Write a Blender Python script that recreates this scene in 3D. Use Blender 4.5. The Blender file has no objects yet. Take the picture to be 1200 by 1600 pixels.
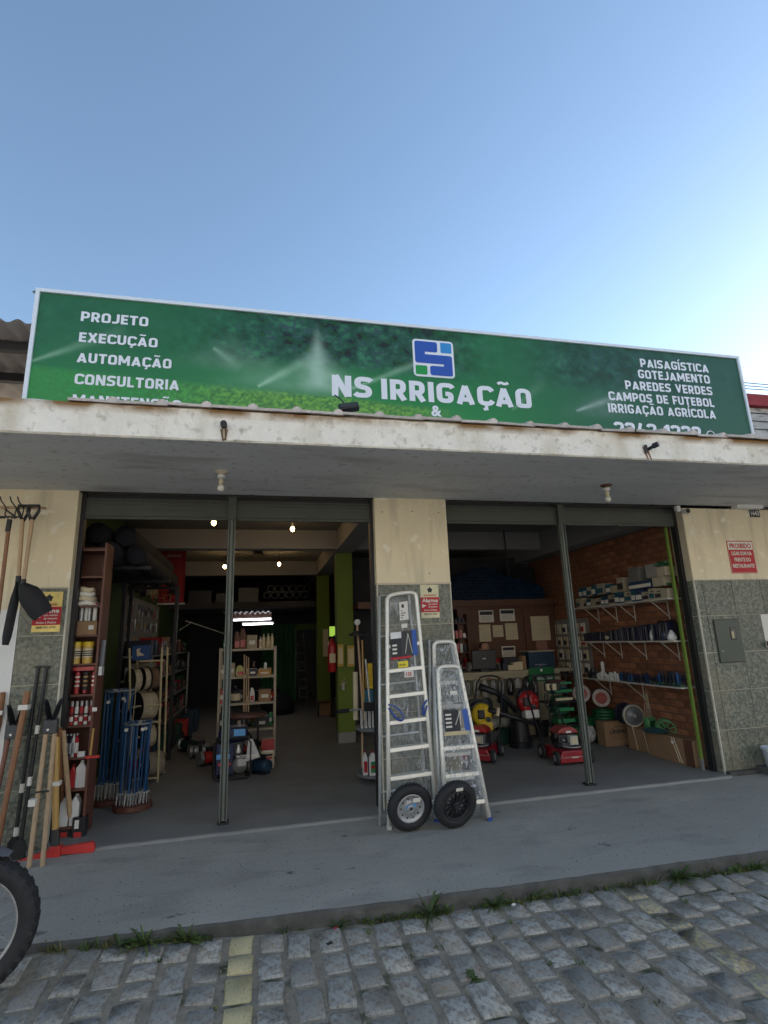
import bpy, math, random
import numpy as np
from mathutils import Vector, Matrix
random.seed(7)
S = bpy.context.scene
COL = S.collection
PI = math.pi

# ------------------------------------------------------------------ camera
cd = bpy.data.cameras.new('camera'); cam = bpy.data.objects.new('camera', cd); COL.objects.link(cam); S.camera = cam
FPX = 843.1
cd.sensor_fit = 'HORIZONTAL'; cd.sensor_width = 36.0; cd.lens = 36.0 * FPX / 1200
cd.clip_start = 0.05; cd.clip_end = 2000
RT = Vector((0.9752293844518213, -0.21847700146188276, -0.034575244524750796))
UP = Vector((-0.017307987902064753, -0.23120230931453933, 0.9727517287172541))
FW = Vector((0.22051775723624573, 0.9480576417074273, 0.2292566830948394))
CAM = Vector((0, -5.673, 1.62))
mw = Matrix.Identity(4)
for i in range(3):
    mw[i][0] = RT[i]; mw[i][1] = UP[i]; mw[i][2] = -FW[i]; mw[i][3] = CAM[i]
cam.matrix_world = mw

def at(px, py, ax, v):
    """point of the place seen at a photo pixel, on the plane ax = v"""
    d = RT * ((px - 600) / FPX) - UP * ((py - 800) / FPX) + FW
    i = 'xyz'.index(ax)
    return CAM + d * ((v - CAM[i]) / d[i])

# ------------------------------------------------------------------ sky, sun, exposure
SUN_EL, SUN_AZ = 14.0, 72.0          # azimuth clockwise from +y (away from the camera, to the right)
W = bpy.data.worlds.new('World'); S.world = W; W.use_nodes = True
nt = W.node_tree; bg = nt.nodes['Background']
sky = nt.nodes.new('ShaderNodeTexSky'); sky.sky_type = 'NISHITA'; sky.sun_disc = False
sky.sun_elevation = math.radians(SUN_EL); sky.sun_rotation = math.radians(SUN_AZ)
sky.air_density = 1.0; sky.dust_density = 0.3; sky.ozone_density = 1.4
nt.links.new(sky.outputs[0], bg.inputs[0]); bg.inputs[1].default_value = 0.13
sl = bpy.data.lights.new('sun', 'SUN'); so = bpy.data.objects.new('sun', sl); COL.objects.link(so)
sl.energy = 5.0; sl.angle = math.radians(0.5); sl.color = (1.0, 0.86, 0.70)
a, e = math.radians(SUN_AZ), math.radians(SUN_EL)
so.rotation_euler = Vector((math.sin(a) * math.cos(e), math.cos(a) * math.cos(e), math.sin(e))).to_track_quat('Z', 'Y').to_euler()
so.location = (20, 20, 20)
S.view_settings.view_transform = 'Standard'; S.view_settings.look = 'None'
S.view_settings.gamma = 1.0; S.view_settings.exposure = 1.3
S.view_settings.use_curve_mapping = False
S.cycles.max_bounces = 8; S.cycles.diffuse_bounces = 5; S.cycles.transparent_max_bounces = 12

# ------------------------------------------------------------------ materials
MATS = {}
def mat(name, col, rough=0.6, metal=0.0, var=0.12, scale=6.0, bump=0.0, bscale=30.0, trans=0.0, alpha=1.0, emit=None, es=0.0,
        objvar=0.0, spec=0.5, col2=None, detail=6, stretch=None, coat=0.0):
    if name in MATS: return MATS[name]
    m = bpy.data.materials.new(name); m.use_nodes = True; n = m.node_tree.nodes; L = m.node_tree.links
    p = n['Principled BSDF']
    tc = n.new('ShaderNodeTexCoord'); src = tc.outputs['Object']
    if stretch:
        mp = n.new('ShaderNodeMapping'); mp.inputs['Scale'].default_value = stretch; L.new(src, mp.inputs[0]); src = mp.outputs[0]
    nz = n.new('ShaderNodeTexNoise'); nz.inputs['Scale'].default_value = scale; nz.inputs['Detail'].default_value = detail
    nz.inputs['Roughness'].default_value = 0.62
    L.new(src, nz.inputs['Vector'])
    rp = n.new('ShaderNodeValToRGB'); rp.color_ramp.elements[0].position = 0.3; rp.color_ramp.elements[1].position = 0.7
    c1 = [max(0, c * (1 - var)) for c in col]; c2 = col2 if col2 else [min(1, c * (1 + var)) for c in col]
    rp.color_ramp.elements[0].color = (*c1, 1); rp.color_ramp.elements[1].color = (*c2, 1)
    L.new(nz.outputs['Fac'], rp.inputs[0]); out = rp.outputs[0]
    if objvar:
        oi = n.new('ShaderNodeObjectInfo'); mr = n.new('ShaderNodeMapRange')
        mr.inputs[3].default_value = 1 - objvar; mr.inputs[4].default_value = 1 + objvar
        L.new(oi.outputs['Random'], mr.inputs[0])
        hs = n.new('ShaderNodeHueSaturation'); L.new(mr.outputs[0], hs.inputs['Value']); L.new(out, hs.inputs['Color']); out = hs.outputs[0]
    L.new(out, p.inputs['Base Color'])
    p.inputs['Roughness'].default_value = rough; p.inputs['Metallic'].default_value = metal
    p.inputs['Specular IOR Level'].default_value = spec
    if coat: p.inputs['Coat Weight'].default_value = coat
    if trans: p.inputs['Transmission Weight'].default_value = trans
    if alpha < 1: p.inputs['Alpha'].default_value = alpha
    if emit: p.inputs['Emission Color'].default_value = (*emit, 1); p.inputs['Emission Strength'].default_value = es
    if bump:
        b = n.new('ShaderNodeBump'); b.inputs['Strength'].default_value = bump; b.inputs['Distance'].default_value = 0.01
        z2 = n.new('ShaderNodeTexNoise'); z2.inputs['Scale'].default_value = bscale; z2.inputs['Detail'].default_value = 5
        L.new(src, z2.inputs['Vector']); L.new(z2.outputs['Fac'], b.inputs['Height']); L.new(b.outputs[0], p.inputs['Normal'])
    MATS[name] = m
    return m

def overlay(m, col, scale, lo, hi, stretch=None, zmask=None, coord='Object'):
    """a second noise layer of stains / speckles over a material's colour; zmask = (z0, z1) fades it in from z0 to z1"""
    n = m.node_tree.nodes; L = m.node_tree.links; p = n['Principled BSDF']
    old = p.inputs['Base Color'].links[0].from_socket
    tc = n.new('ShaderNodeTexCoord'); src = tc.outputs[coord]
    mp = n.new('ShaderNodeMapping'); mp.inputs['Scale'].default_value = stretch or (1, 1, 1); L.new(src, mp.inputs[0])
    nz = n.new('ShaderNodeTexNoise'); nz.inputs['Scale'].default_value = scale; nz.inputs['Detail'].default_value = 7; L.new(mp.outputs[0], nz.inputs['Vector'])
    mr = n.new('ShaderNodeMapRange'); mr.inputs[1].default_value = lo; mr.inputs[2].default_value = hi; L.new(nz.outputs['Fac'], mr.inputs[0]); f = mr.outputs[0]
    if zmask:
        sp = n.new('ShaderNodeSeparateXYZ'); L.new(src, sp.inputs[0])
        m2 = n.new('ShaderNodeMapRange'); m2.inputs[1].default_value = zmask[0]; m2.inputs[2].default_value = zmask[1]; L.new(sp.outputs[2], m2.inputs[0])
        mu = n.new('ShaderNodeMath'); mu.operation = 'MULTIPLY'; L.new(f, mu.inputs[0]); L.new(m2.outputs[0], mu.inputs[1]); f = mu.outputs[0]
    mx = n.new('ShaderNodeMix'); mx.data_type = 'RGBA'; L.new(f, mx.inputs[0]); L.new(old, mx.inputs[6]); mx.inputs[7].default_value = (*col, 1)
    L.new(mx.outputs[2], p.inputs['Base Color'])
    return m

cream = mat('cream_paint', (0.74, 0.65, 0.46), 0.8, var=0.05, scale=2.2, bump=0.25, bscale=60)
overlay(cream, (0.50, 0.44, 0.32), 3.2, 0.52, 0.80, (2.6, 2.6, .35)); overlay(cream, (0.80, 0.74, 0.60), 8, 0.60, 0.66)
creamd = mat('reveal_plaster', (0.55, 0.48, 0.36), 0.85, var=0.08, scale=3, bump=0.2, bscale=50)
whitep = mat('white_wall_paint', (0.72, 0.72, 0.70), 0.75, var=0.05, scale=2.5, bump=0.2, bscale=40)
fasciam = mat('fascia_plaster', (0.86, 0.82, 0.74), 0.9, var=0.07, scale=5, bump=1.0, bscale=38)
overlay(fasciam, (0.50, 0.45, 0.38), 16, 0.56, 0.76, (1, 1, 1)); overlay(fasciam, (0.62, 0.56, 0.44), 3, 0.5, 0.7, (1, 1, .3))
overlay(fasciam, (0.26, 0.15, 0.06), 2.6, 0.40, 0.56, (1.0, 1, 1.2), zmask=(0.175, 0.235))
soffitm = mat('soffit_paint', (0.66, 0.655, 0.64), 0.85, var=0.07, scale=1.4, bump=0.25, bscale=14, stretch=(0.5, 2, 1))
overlay(soffitm, (0.44, 0.42, 0.39), 2.0, 0.54, 0.72, (.5, 1.8, 1)); overlay(soffitm, (0.52, 0.50, 0.47), 14, 0.58, 0.66)
granite = mat('green_grey_granite', (0.115, 0.13, 0.10), 0.5, var=0.25, scale=26, col2=(0.26, 0.27, 0.215), detail=3, objvar=0.10, bump=.05, bscale=80)
overlay(granite, (0.085, 0.095, 0.075), 38, 0.50, 0.64); overlay(granite, (0.30, 0.25, 0.17), 1.6, 0.56, 0.86)
grout = mat('pale_grout', (0.56, 0.53, 0.44), 0.9, var=0.15, scale=12)
concrete = mat('sidewalk_concrete', (0.335, 0.332, 0.30), 0.9, var=0.08, scale=1.0, bump=0.35, bscale=70)
overlay(concrete, (0.42, 0.41, 0.37), 0.9, 0.52, 0.74, (1, 1.8, 1)); overlay(concrete, (0.22, 0.215, 0.20), 1.7, 0.54, 0.80, (1, 2.5, 1)); overlay(concrete, (0.34, 0.325, 0.30), 24, 0.56, 0.72); overlay(concrete, (0.15, 0.145, 0.135), 90, 0.60, 0.70); overlay(concrete, (0.13, 0.125, 0.12), 5, 0.68, 0.74)
floorm = mat('shop_floor_cement', (0.22, 0.222, 0.215), 0.55, var=0.15, scale=1.5, bump=0.15, bscale=60)
overlay(floorm, (0.26, 0.25, 0.23), 2.3, 0.62, 0.72, (1, 2.2, 1))
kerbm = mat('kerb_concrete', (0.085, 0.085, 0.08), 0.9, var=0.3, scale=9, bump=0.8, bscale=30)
stonem = mat('granite_cobble', (0.40, 0.40, 0.37), 0.85, var=0.28, scale=20, bump=1.0, bscale=22, objvar=0.27)
overlay(stonem, (0.32, 0.28, 0.23), 3, 0.46, 0.62); overlay(stonem, (0.20, 0.205, 0.20), 7, 0.50, 0.66); overlay(stonem, (0.41, 0.40, 0.37), 15, 0.55, 0.70)
yelstone = mat('yellow_painted_cobble', (0.62, 0.55, 0.32), 0.8, var=0.12, scale=10, bump=0.9, bscale=34, objvar=0.08)
overlay(yelstone, (0.34, 0.31, 0.24), 7.0, 0.58, 0.70)
jointm = mat('sandy_joint', (0.27, 0.24, 0.19), 0.95, var=0.25, scale=16, bump=1.0, bscale=60)
overlay(jointm, (0.06, 0.07, 0.035), 5, 0.56, 0.68)
grassm = mat('weed_leaf', (0.07, 0.115, 0.030), 0.65, var=0.6, scale=7, objvar=0.15)
drygrass = mat('dry_grass', (0.16, 0.15, 0.06), 0.7, var=0.3, scale=7)
earth = mat('ground_asphalt', (0.10, 0.10, 0.095), 0.95, var=0.2, scale=1.0)
olive = mat('olive_grey_steel', (0.055, 0.062, 0.048), 0.5, var=0.12, scale=3, metal=0.0)
postm = mat('grey_green_post_paint', (0.105, 0.122, 0.105), 0.55, var=0.12, scale=6)
overlay(postm, (0.20, 0.21, 0.19), 7, 0.62, 0.72, (2, 2, .4))
darkm = mat('black_painted_steel', (0.012, 0.012, 0.015), 0.5)
blackpl = mat('black_plastic', (0.016, 0.017, 0.022), 0.42, var=0.2)
rubber = mat('black_rubber', (0.018, 0.019, 0.022), 0.72, var=0.25, scale=12, bump=.15, bscale=60)
navy = mat('navy_plastic', (0.010, 0.013, 0.035), 0.45)
ceilm = mat('ceiling_paint', (0.19, 0.19, 0.19), 0.9, var=0.06, scale=2, bump=.1)
beamm = mat('beam_paint', (0.27, 0.265, 0.265), 0.9, var=0.05, scale=2, bump=.1)
limem = mat('lime_green_paint', (0.115, 0.17, 0.02), 0.75, var=0.08, scale=3, bump=.15)
dgreenw = mat('green_wall_paint', (0.035, 0.075, 0.018), 0.85, var=0.12, scale=3, bump=.15)
brickm = mat('dark_red_brick', (0.27, 0.112, 0.058), 0.9, var=0.25, scale=14, bump=.6, bscale=60, objvar=0.28)
mortarm = mat('brick_mortar', (0.14, 0.085, 0.065), 0.95, var=0.2, scale=10)
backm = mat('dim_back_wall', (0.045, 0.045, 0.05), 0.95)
woodred = mat('red_brown_wood', (0.12, 0.045, 0.03), 0.55, var=0.25, scale=7, stretch=(6, 6, .6))
woodpan = mat('panel_wood', (0.115, 0.05, 0.03), 0.6, var=0.2, scale=6, stretch=(5, 5, .5))
woodh = mat('pale_wood_handle', (0.42, 0.29, 0.17), 0.55, var=0.18, scale=9, stretch=(9, 9, .7), objvar=.1)
woodb = mat('brown_wood_handle', (0.25, 0.115, 0.055), 0.55, var=0.25, scale=9, stretch=(9, 9, .7), objvar=.12)
woody = mat('varnished_yellow_wood', (0.46, 0.27, 0.075), 0.4, var=0.15, scale=9, stretch=(9, 9, .7))
alum = mat('brushed_aluminium', (0.78, 0.765, 0.70), 0.34, metal=0.3, var=0.06, scale=20, stretch=(1, 1, .2))
alumd = mat('dull_aluminium', (0.60, 0.62, 0.63), 0.5, metal=0.6, var=0.08, scale=20)
steel = mat('galvanised_steel', (0.42, 0.43, 0.44), 0.45, metal=0.7, var=0.2, scale=25)
redpl = mat('red_plastic', (0.38, 0.015, 0.02), 0.35, var=0.1, coat=.3)
redpaint = mat('red_enamel', (0.30, 0.010, 0.02), 0.3, var=0.08, coat=.5)
redtool = mat('worn_red_paint', (0.52, 0.035, 0.03), 0.5, var=0.15)
yellowpl = mat('yellow_plastic', (0.62, 0.43, 0.02), 0.4, var=0.08)
bluepl = mat('blue_plastic', (0.007, 0.058, 0.16), 0.4, var=0.12, objvar=.15)
bluecap = mat('blue_end_cap', (0.02, 0.07, 0.32), 0.45)
bluebox = mat('blue_grey_crate', (0.012, 0.04, 0.08), 0.5)
pipem = mat('blue_pvc_pipe', (0.012, 0.055, 0.13), 0.45, objvar=.25)
greenpl = mat('green_plastic', (0.012, 0.085, 0.03), 0.4, var=0.2, objvar=.15)
lgreenpl = mat('pale_green_plastic', (0.10, 0.30, 0.12), 0.4, var=0.15)
gatem = mat('green_gate_paint', (0.03, 0.14, 0.06), 0.5, var=0.2)
whitepl = mat('white_plastic', (0.70, 0.70, 0.68), 0.4, var=0.05)
offwhite = mat('off_white_metal', (0.55, 0.52, 0.46), 0.5, var=0.06)
yelrack = mat('pale_yellow_rack_paint', (0.52, 0.44, 0.26), 0.5, var=0.08)
shelfgrey = mat('grey_shelf_steel', (0.40, 0.35, 0.27), 0.5, var=0.1)
paperm = mat('white_paper', (0.72, 0.70, 0.64), 0.8, var=0.04)
paperc = mat('cream_paper', (0.60, 0.52, 0.36), 0.8, var=0.06)
yelpaper = mat('yellow_label', (0.78, 0.66, 0.04), 0.6, var=0.03)
inkm = mat('dark_ink', (0.03, 0.03, 0.035), 0.7)
redink = mat('red_ink', (0.45, 0.015, 0.025), 0.6, var=.04)
blueink = mat('blue_ink', (0.03, 0.10, 0.40), 0.6)
cardm = mat('cardboard', (0.30, 0.185, 0.10), 0.85, var=0.10, scale=5, objvar=.1)
creambox = mat('cream_carton', (0.40, 0.35, 0.26), 0.8, var=0.06, objvar=.12)
tealink = mat('teal_print', (0.015, 0.10, 0.15), 0.6)
greenink = mat('green_print', (0.02, 0.22, 0.08), 0.6)
ropem = mat('coiled_beige_rope', (0.48, 0.41, 0.29), 0.85, var=0.2, scale=30, bump=.7, bscale=50)
brownrope = mat('coiled_brown_rope', (0.17, 0.11, 0.07), 0.85, var=0.2, scale=30, bump=.7, bscale=50)
hairm = mat('dark_hair', (0.02, 0.014, 0.01), 0.6); skinm = mat('skin', (0.42, 0.24, 0.16), 0.55, var=.06); shirtm = mat('dark_shirt', (0.04, 0.045, 0.06), 0.85)
netm = mat('black_shade_net', (0.010, 0.012, 0.018), 0.9, var=0.35, scale=30, bump=.8, bscale=40, stretch=(1, .1, 1))
goldm = mat('gold_foil', (0.80, 0.62, 0.20), 0.35, metal=0.08, var=.18, scale=9)
silverm = mat('silver_foil', (0.55, 0.53, 0.36), 0.38, metal=0.15, var=.15, scale=9)
tilem = mat('weathered_roof_tile', (0.52, 0.47, 0.44), 0.9, var=0.25, scale=12, bump=.6, bscale=40, objvar=.15)
overlay(tilem, (0.10, 0.075, 0.06), 7, 0.54, 0.66)
redtile = mat('red_roof_sheet', (0.30, 0.035, 0.04), 0.8, var=.25, scale=8)
fibrem = mat('fibre_cement_sheet', (0.40, 0.37, 0.35), 0.9, var=0.2, scale=3, bump=.3, bscale=25)
signwhite = mat('sign_letter_white', (0.78, 0.80, 0.86), 0.5, var=0.02)
framew = mat('sign_frame_white', (0.74, 0.78, 0.84), 0.4, var=.03)
bulbm = mat('lit_bulb', (1, .8, .5), 0.4, emit=(1.0, 0.62, 0.22), es=22)
tubem = mat('lit_fluorescent_tube', (1, 1, 1), 0.4, emit=(1.0, 0.95, 1.0), es=5)
coldglass = mat('unlit_bulb_glass', (0.72, 0.70, 0.62), 0.15, var=.03)
screenm = mat('meter_glass', (0.05, 0.055, 0.05), 0.1)
def film_mat():
    m = bpy.data.materials.new('clear_plastic_film'); m.use_nodes = True; n = m.node_tree.nodes; L = m.node_tree.links
    p = n['Principled BSDF']; p.inputs['Base Color'].default_value = (0.72, 0.76, 0.80, 1); p.inputs['Roughness'].default_value = .12
    tc = n.new('ShaderNodeTexCoord'); nz = n.new('ShaderNodeTexNoise'); nz.inputs['Scale'].default_value = 7; nz.inputs['Detail'].default_value = 3; nz.inputs['Distortion'].default_value = 2.2
    mp = n.new('ShaderNodeMapping'); mp.inputs['Scale'].default_value = (2.2, 1, .8); L.new(tc.outputs['Object'], mp.inputs[0]); L.new(mp.outputs[0], nz.inputs['Vector'])
    r = n.new('ShaderNodeValToRGB'); r.color_ramp.elements[0].position = .50; r.color_ramp.elements[1].position = .72
    r.color_ramp.elements[0].color = (.10,) * 3 + (1,); r.color_ramp.elements[1].color = (.42,) * 3 + (1,)
    L.new(nz.outputs['Fac'], r.inputs[0]); L.new(r.outputs[0], p.inputs['Alpha'])
    b = n.new('ShaderNodeBump'); b.inputs['Strength'].default_value = 1; b.inputs['Distance'].default_value = .03; L.new(nz.outputs['Fac'], b.inputs['Height']); L.new(b.outputs[0], p.inputs['Normal'])
    return m
film = film_mat()
film2 = film_mat(); film2.name = 'wrinkled_plastic_film'  # denser pale patches put wrinkle highlights into the film's opacity
for n_ in film2.node_tree.nodes:
    if n_.type == 'TEX_NOISE': n_.inputs['Scale'].default_value = 11; n_.inputs['Distortion'].default_value = 3.0
    if n_.type == 'VALTORGB': n_.color_ramp.elements[0].position = .50; n_.color_ramp.elements[1].position = .64; n_.color_ramp.elements[1].color = (.62,)*3+(1,)

# ------------------------------------------------------------------ mesh helpers
class B:
    def __init__(s): s.v = []; s.f = []
    def add(s, vs, fs):
        o = len(s.v); s.v += [tuple(v) for v in vs]; s.f += [tuple(i + o for i in f) for f in fs]; return s
    def box(s, x0, x1, y0, y1, z0, z1, M=None):
        vs = [Vector((x, y, z)) for z in (z0, z1) for y in (y0, y1) for x in (x0, x1)]
        if M is not None: vs = [M @ v for v in vs]
        return s.add(vs, [(0, 2, 3, 1), (4, 5, 7, 6), (0, 1, 5, 4), (2, 6, 7, 3), (0, 4, 6, 2), (1, 3, 7, 5)])
    def cbox(s, c, sz, M=None):
        return s.box(-sz[0]/2, sz[0]/2, -sz[1]/2, sz[1]/2, -sz[2]/2, sz[2]/2, Matrix.Translation(c) @ (M if M is not None else Matrix.Identity(4)))
    def rod(s, p0, p1, r, seg=8, r2=None, cap=True):
        p0, p1 = Vector(p0), Vector(p1); d = (p1 - p0)
        if d.length < 1e-6: return s
        q = d.to_track_quat('Z', 'Y'); r2 = r if r2 is None else r2
        vs = []
        for p, rr in ((p0, r), (p1, r2)):
            for k in range(seg):
                t = 2*PI*k/seg; vs.append(p + q @ Vector((rr*math.cos(t), rr*math.sin(t), 0)))
        fs = [(k, (k+1) % seg, seg+(k+1) % seg, seg+k) for k in range(seg)]
        if cap: fs += [tuple(range(seg-1, -1, -1)), tuple(range(seg, 2*seg))]
        return s.add(vs, fs)
    def path(s, pts, r, seg=6, closed=False, flat=None):
        pts = [Vector(p) for p in pts]; n = len(pts); vs = []; up = None
        for i, p in enumerate(pts):
            a = pts[(i-1) % n] if (closed or i > 0) else p; b = pts[(i+1) % n] if (closed or i < n-1) else p
            d = (b - a).normalized()
            if up is None:
                up = Vector((0, 0, 1)) if abs(d.z) < .9 else Vector((0, 1, 0))
            sd = d.cross(up).normalized(); u2 = sd.cross(d).normalized(); up = u2
            rr = r[i] if isinstance(r, (list, tuple)) else r
            for k in range(seg):
                t = 2*PI*k/seg + PI/seg; vs.append(p + sd*rr*math.cos(t) + u2*rr*math.sin(t))
        fs = []
        for i in range(n if closed else n-1):
            j = (i+1) % n
            for k in range(seg):
                k2 = (k+1) % seg; fs.append((i*seg+k, i*seg+k2, j*seg+k2, j*seg+k))
        if not closed: fs += [tuple(range(seg-1, -1, -1)), tuple(range((n-1)*seg, n*seg))]
        return s.add(vs, fs)
    def lathe(s, prof, c=(0, 0, 0), M=None, seg=16, cap=True):
        vs = []; n = len(prof); T = Matrix.Translation(c) @ (M if M is not None else Matrix.Identity(4))
        for r, z in prof:
            for k in range(seg):
                t = 2*PI*k/seg; vs.append(T @ Vector((r*math.cos(t), r*math.sin(t), z)))
        fs = [(i*seg+k, i*seg+(k+1) % seg, (i+1)*seg+(k+1) % seg, (i+1)*seg+k) for i in range(n-1) for k in range(seg)]
        if cap: fs += [tuple(range(seg-1, -1, -1)), tuple(range((n-1)*seg, n*seg))]
        return s.add(vs, fs)
    def ring(s, R, r, c=(0, 0, 0), M=None, seg=32, sg=8, flat=1.0):
        T = Matrix.Translation(c) @ (M if M is not None else Matrix.Identity(4)); vs = []
        for i in range(seg):
            a = 2*PI*i/seg
            for k in range(sg):
                t = 2*PI*k/sg; rr = R + r*math.cos(t); vs.append(T @ Vector((rr*math.cos(a), rr*math.sin(a), r*flat*math.sin(t))))
        return s.add(vs, [(i*sg+k, ((i+1) % seg)*sg+k, ((i+1) % seg)*sg+(k+1) % sg, i*sg+(k+1) % sg) for i in range(seg) for k in range(sg)])
    def prism(s, pts, d0, d1, plane='xz', M=None):
        def g(a, b, d): return Vector((a, d, b)) if plane == 'xz' else (Vector((d, a, b)) if plane == 'yz' else Vector((a, b, d)))
        n = len(pts); vs = [g(a, b, d0) for a, b in pts] + [g(a, b, d1) for a, b in pts]
        if M is not None: vs = [M @ v for v in vs]
        return s.add(vs, [tuple(range(n)), tuple(range(2*n-1, n-1, -1))] + [(i, n+i, n+(i+1) % n, (i+1) % n) for i in range(n)])
    def out(s, name, m, parent=None, smooth=False, bevel=0, label=None, cat=None, group=None, kind=None, origin=None, local=False):
        if local: off = Vector((0, 0, 0))
        elif parent is not None:
            off = Vector(parent['org'])
        elif origin is not None: off = Vector(origin)
        else:
            xs = [v[0] for v in s.v]; ys = [v[1] for v in s.v]; zs = [v[2] for v in s.v]
            off = Vector(((min(xs)+max(xs))/2, (min(ys)+max(ys))/2, min(zs)))
        me = bpy.data.meshes.new(name)
        me.from_pydata([(v[0]-off[0], v[1]-off[1], v[2]-off[2]) for v in s.v], [], s.f)
        me.update()
        if smooth: me.shade_smooth() if smooth is True else None
        me.materials.append(m)
        o = bpy.data.objects.new(name, me); COL.objects.link(o)
        if parent is not None: o.parent = parent
        elif not local: o.location = off
        o['org'] = tuple(off)
        if smooth == 'auto':
            for pl in me.polygons: pl.use_smooth = True
        if bevel:
            bm = o.modifiers.new('bevel', 'BEVEL'); bm.width = bevel; bm.segments = 1 if bevel < .008 else 2; bm.limit_method = 'ANGLE'
        if label: tag(o, label, cat, group, kind)
        elif kind: o['kind'] = kind
        return o

def tag(o, label=None, cat=None, group=None, kind=None):
    if label: o['label'] = label
    if cat: o['category'] = cat
    if group: o['group'] = group
    if kind: o['kind'] = kind
    return o
def T(name, label, cat, loc=(0, 0, 0), group=None):
    o = bpy.data.objects.new(name, None); COL.objects.link(o); o.location = loc; o['org'] = tuple(loc); o.empty_display_size = .1
    return tag(o, label, cat, group)
KIDS = {}
def kids(o): return [c for c in bpy.data.objects if c.parent == o]
def dup(root, loc, rotz=0, label=None, rot=None, scale=None, mats=None, _k=None):
    def rec(o, par):
        c = o.copy(); COL.objects.link(c); c.parent = par
        if 'category' in c and par is not None: del c['category']
        for ch in o.children: rec(ch, c)
        return c
    r = rec(root, None); r.location = loc; r.rotation_euler = rot if rot else (0, 0, rotz)
    if scale: r.scale = scale
    if label: r['label'] = label
    r['org'] = tuple(loc)
    return r
bb = lambda: B()
RX = lambda d: Matrix.Rotation(math.radians(d), 4, 'X')
RY = lambda d: Matrix.Rotation(math.radians(d), 4, 'Y')
RZ = lambda d: Matrix.Rotation(math.radians(d), 4, 'Z')
ORD = ['first', 'second', 'third', 'fourth', 'fifth', 'sixth', 'seventh', 'eighth', 'ninth', 'tenth', 'eleventh', 'twelfth', 'thirteenth',
       'fourteenth', 'fifteenth', 'sixteenth', 'seventeenth', 'eighteenth', 'nineteenth', 'twentieth']

# text: collected and turned to meshes at the end of the script
TXT = []
def text(s, name, m, parent, org, xdir, ydir, width, cap, bold=0.01, depth=0.002, align='L', maxw=False):
    """org = baseline start; xdir / ydir unit vectors; width = wanted width, cap = capital height (m)"""
    TXT.append((s, name, m, parent, Vector(org), Vector(xdir), Vector(ydir), width, cap, bold, depth, align))
def flush_text():
    tmp = []
    def mk(body, bold):
        c = bpy.data.curves.new('lettering', 'FONT'); c.body = body; c.offset = bold; c.resolution_u = 3
        o = bpy.data.objects.new('lettering', c); COL.objects.link(o); return o
    h = mk('H', 0); objs = [mk(t[0], t[9]) for t in TXT]
    bpy.context.view_layer.update(); dg = bpy.context.evaluated_depsgraph_get()
    caph = h.dimensions.y
    for t, o in zip(TXT, objs):
        me = bpy.data.meshes.new_from_object(o.evaluated_get(dg)); s, name, m, parent, org, xd, yd, width, cap, bold, depth, al = t
        n = len(me.vertices); co = np.empty(n*3, 'f'); me.vertices.foreach_get('co', co); co = co.reshape(-1, 3)
        x0, x1 = co[:, 0].min(), co[:, 0].max(); sx = width/(x1-x0) if width else cap/caph; sy = cap/caph
        co[:, 0] = (co[:, 0]-x0)*sx; co[:, 1] *= sy
        if al == 'C': co[:, 0] -= (x1-x0)*sx/2
        nd = xd.cross(yd); off = Vector(parent['org']) if parent is not None else Vector((0, 0, 0)); base = org - off + nd*depth
        w = np.array(base)[None] + co[:, :1]*np.array(xd)[None] + co[:, 1:2]*np.array(yd)[None]
        me.vertices.foreach_set('co', w.astype('f').ravel()); me.update(); me.materials.clear(); me.materials.append(m)
        r = bpy.data.objects.new(name, me); COL.objects.link(r); r.parent = parent
    for o in objs + [h]: bpy.data.objects.remove(o)
XD, ZD = Vector((1, 0, 0)), Vector((0, 0, 1))

# ------------------------------------------------------------------ the billboard lettering: strokes with butt ends and rounded corners
def fillet(pts, r, n=4):
    out = [Vector((*pts[0], 0))]
    for i in range(1, len(pts)-1):
        p = Vector((*pts[i], 0)); a = Vector((*pts[i-1], 0))-p; b = Vector((*pts[i+1], 0))-p
        d = min(r, a.length*.48, b.length*.48); A = p+a.normalized()*d; C = p+b.normalized()*d
        for k in range(n+1):
            t = k/n; out.append(A*(1-t)**2 + p*2*t*(1-t) + C*t*t)
    out.append(Vector((*pts[-1], 0))); return out
def strip(b, pts, t, place, d, closed=False):
    n = len(pts); vs = []
    for i, p in enumerate(pts):
        if closed: e = (pts[(i+1) % n]-pts[i-1])
        else: e = pts[min(i+1, n-1)]-pts[max(i-1, 0)]
        e.normalize(); nn = Vector((-e.y, e.x, 0)); k = 1.0
        if 0 < i < n-1 or closed:
            e1 = (pts[(i+1) % n]-p).normalized(); c = abs(nn.dot(Vector((-e1.y, e1.x, 0)))); k = min(1/max(c, .35), 1.9)
        for sd in (-1, 1): vs.append(place(p + nn*sd*t/2*k, d))
    m = n if closed else n-1
    b.add(vs, [((2*i), (2*i+1), (2*((i+1) % n)+1), (2*((i+1) % n))) for i in range(m)])
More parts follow.
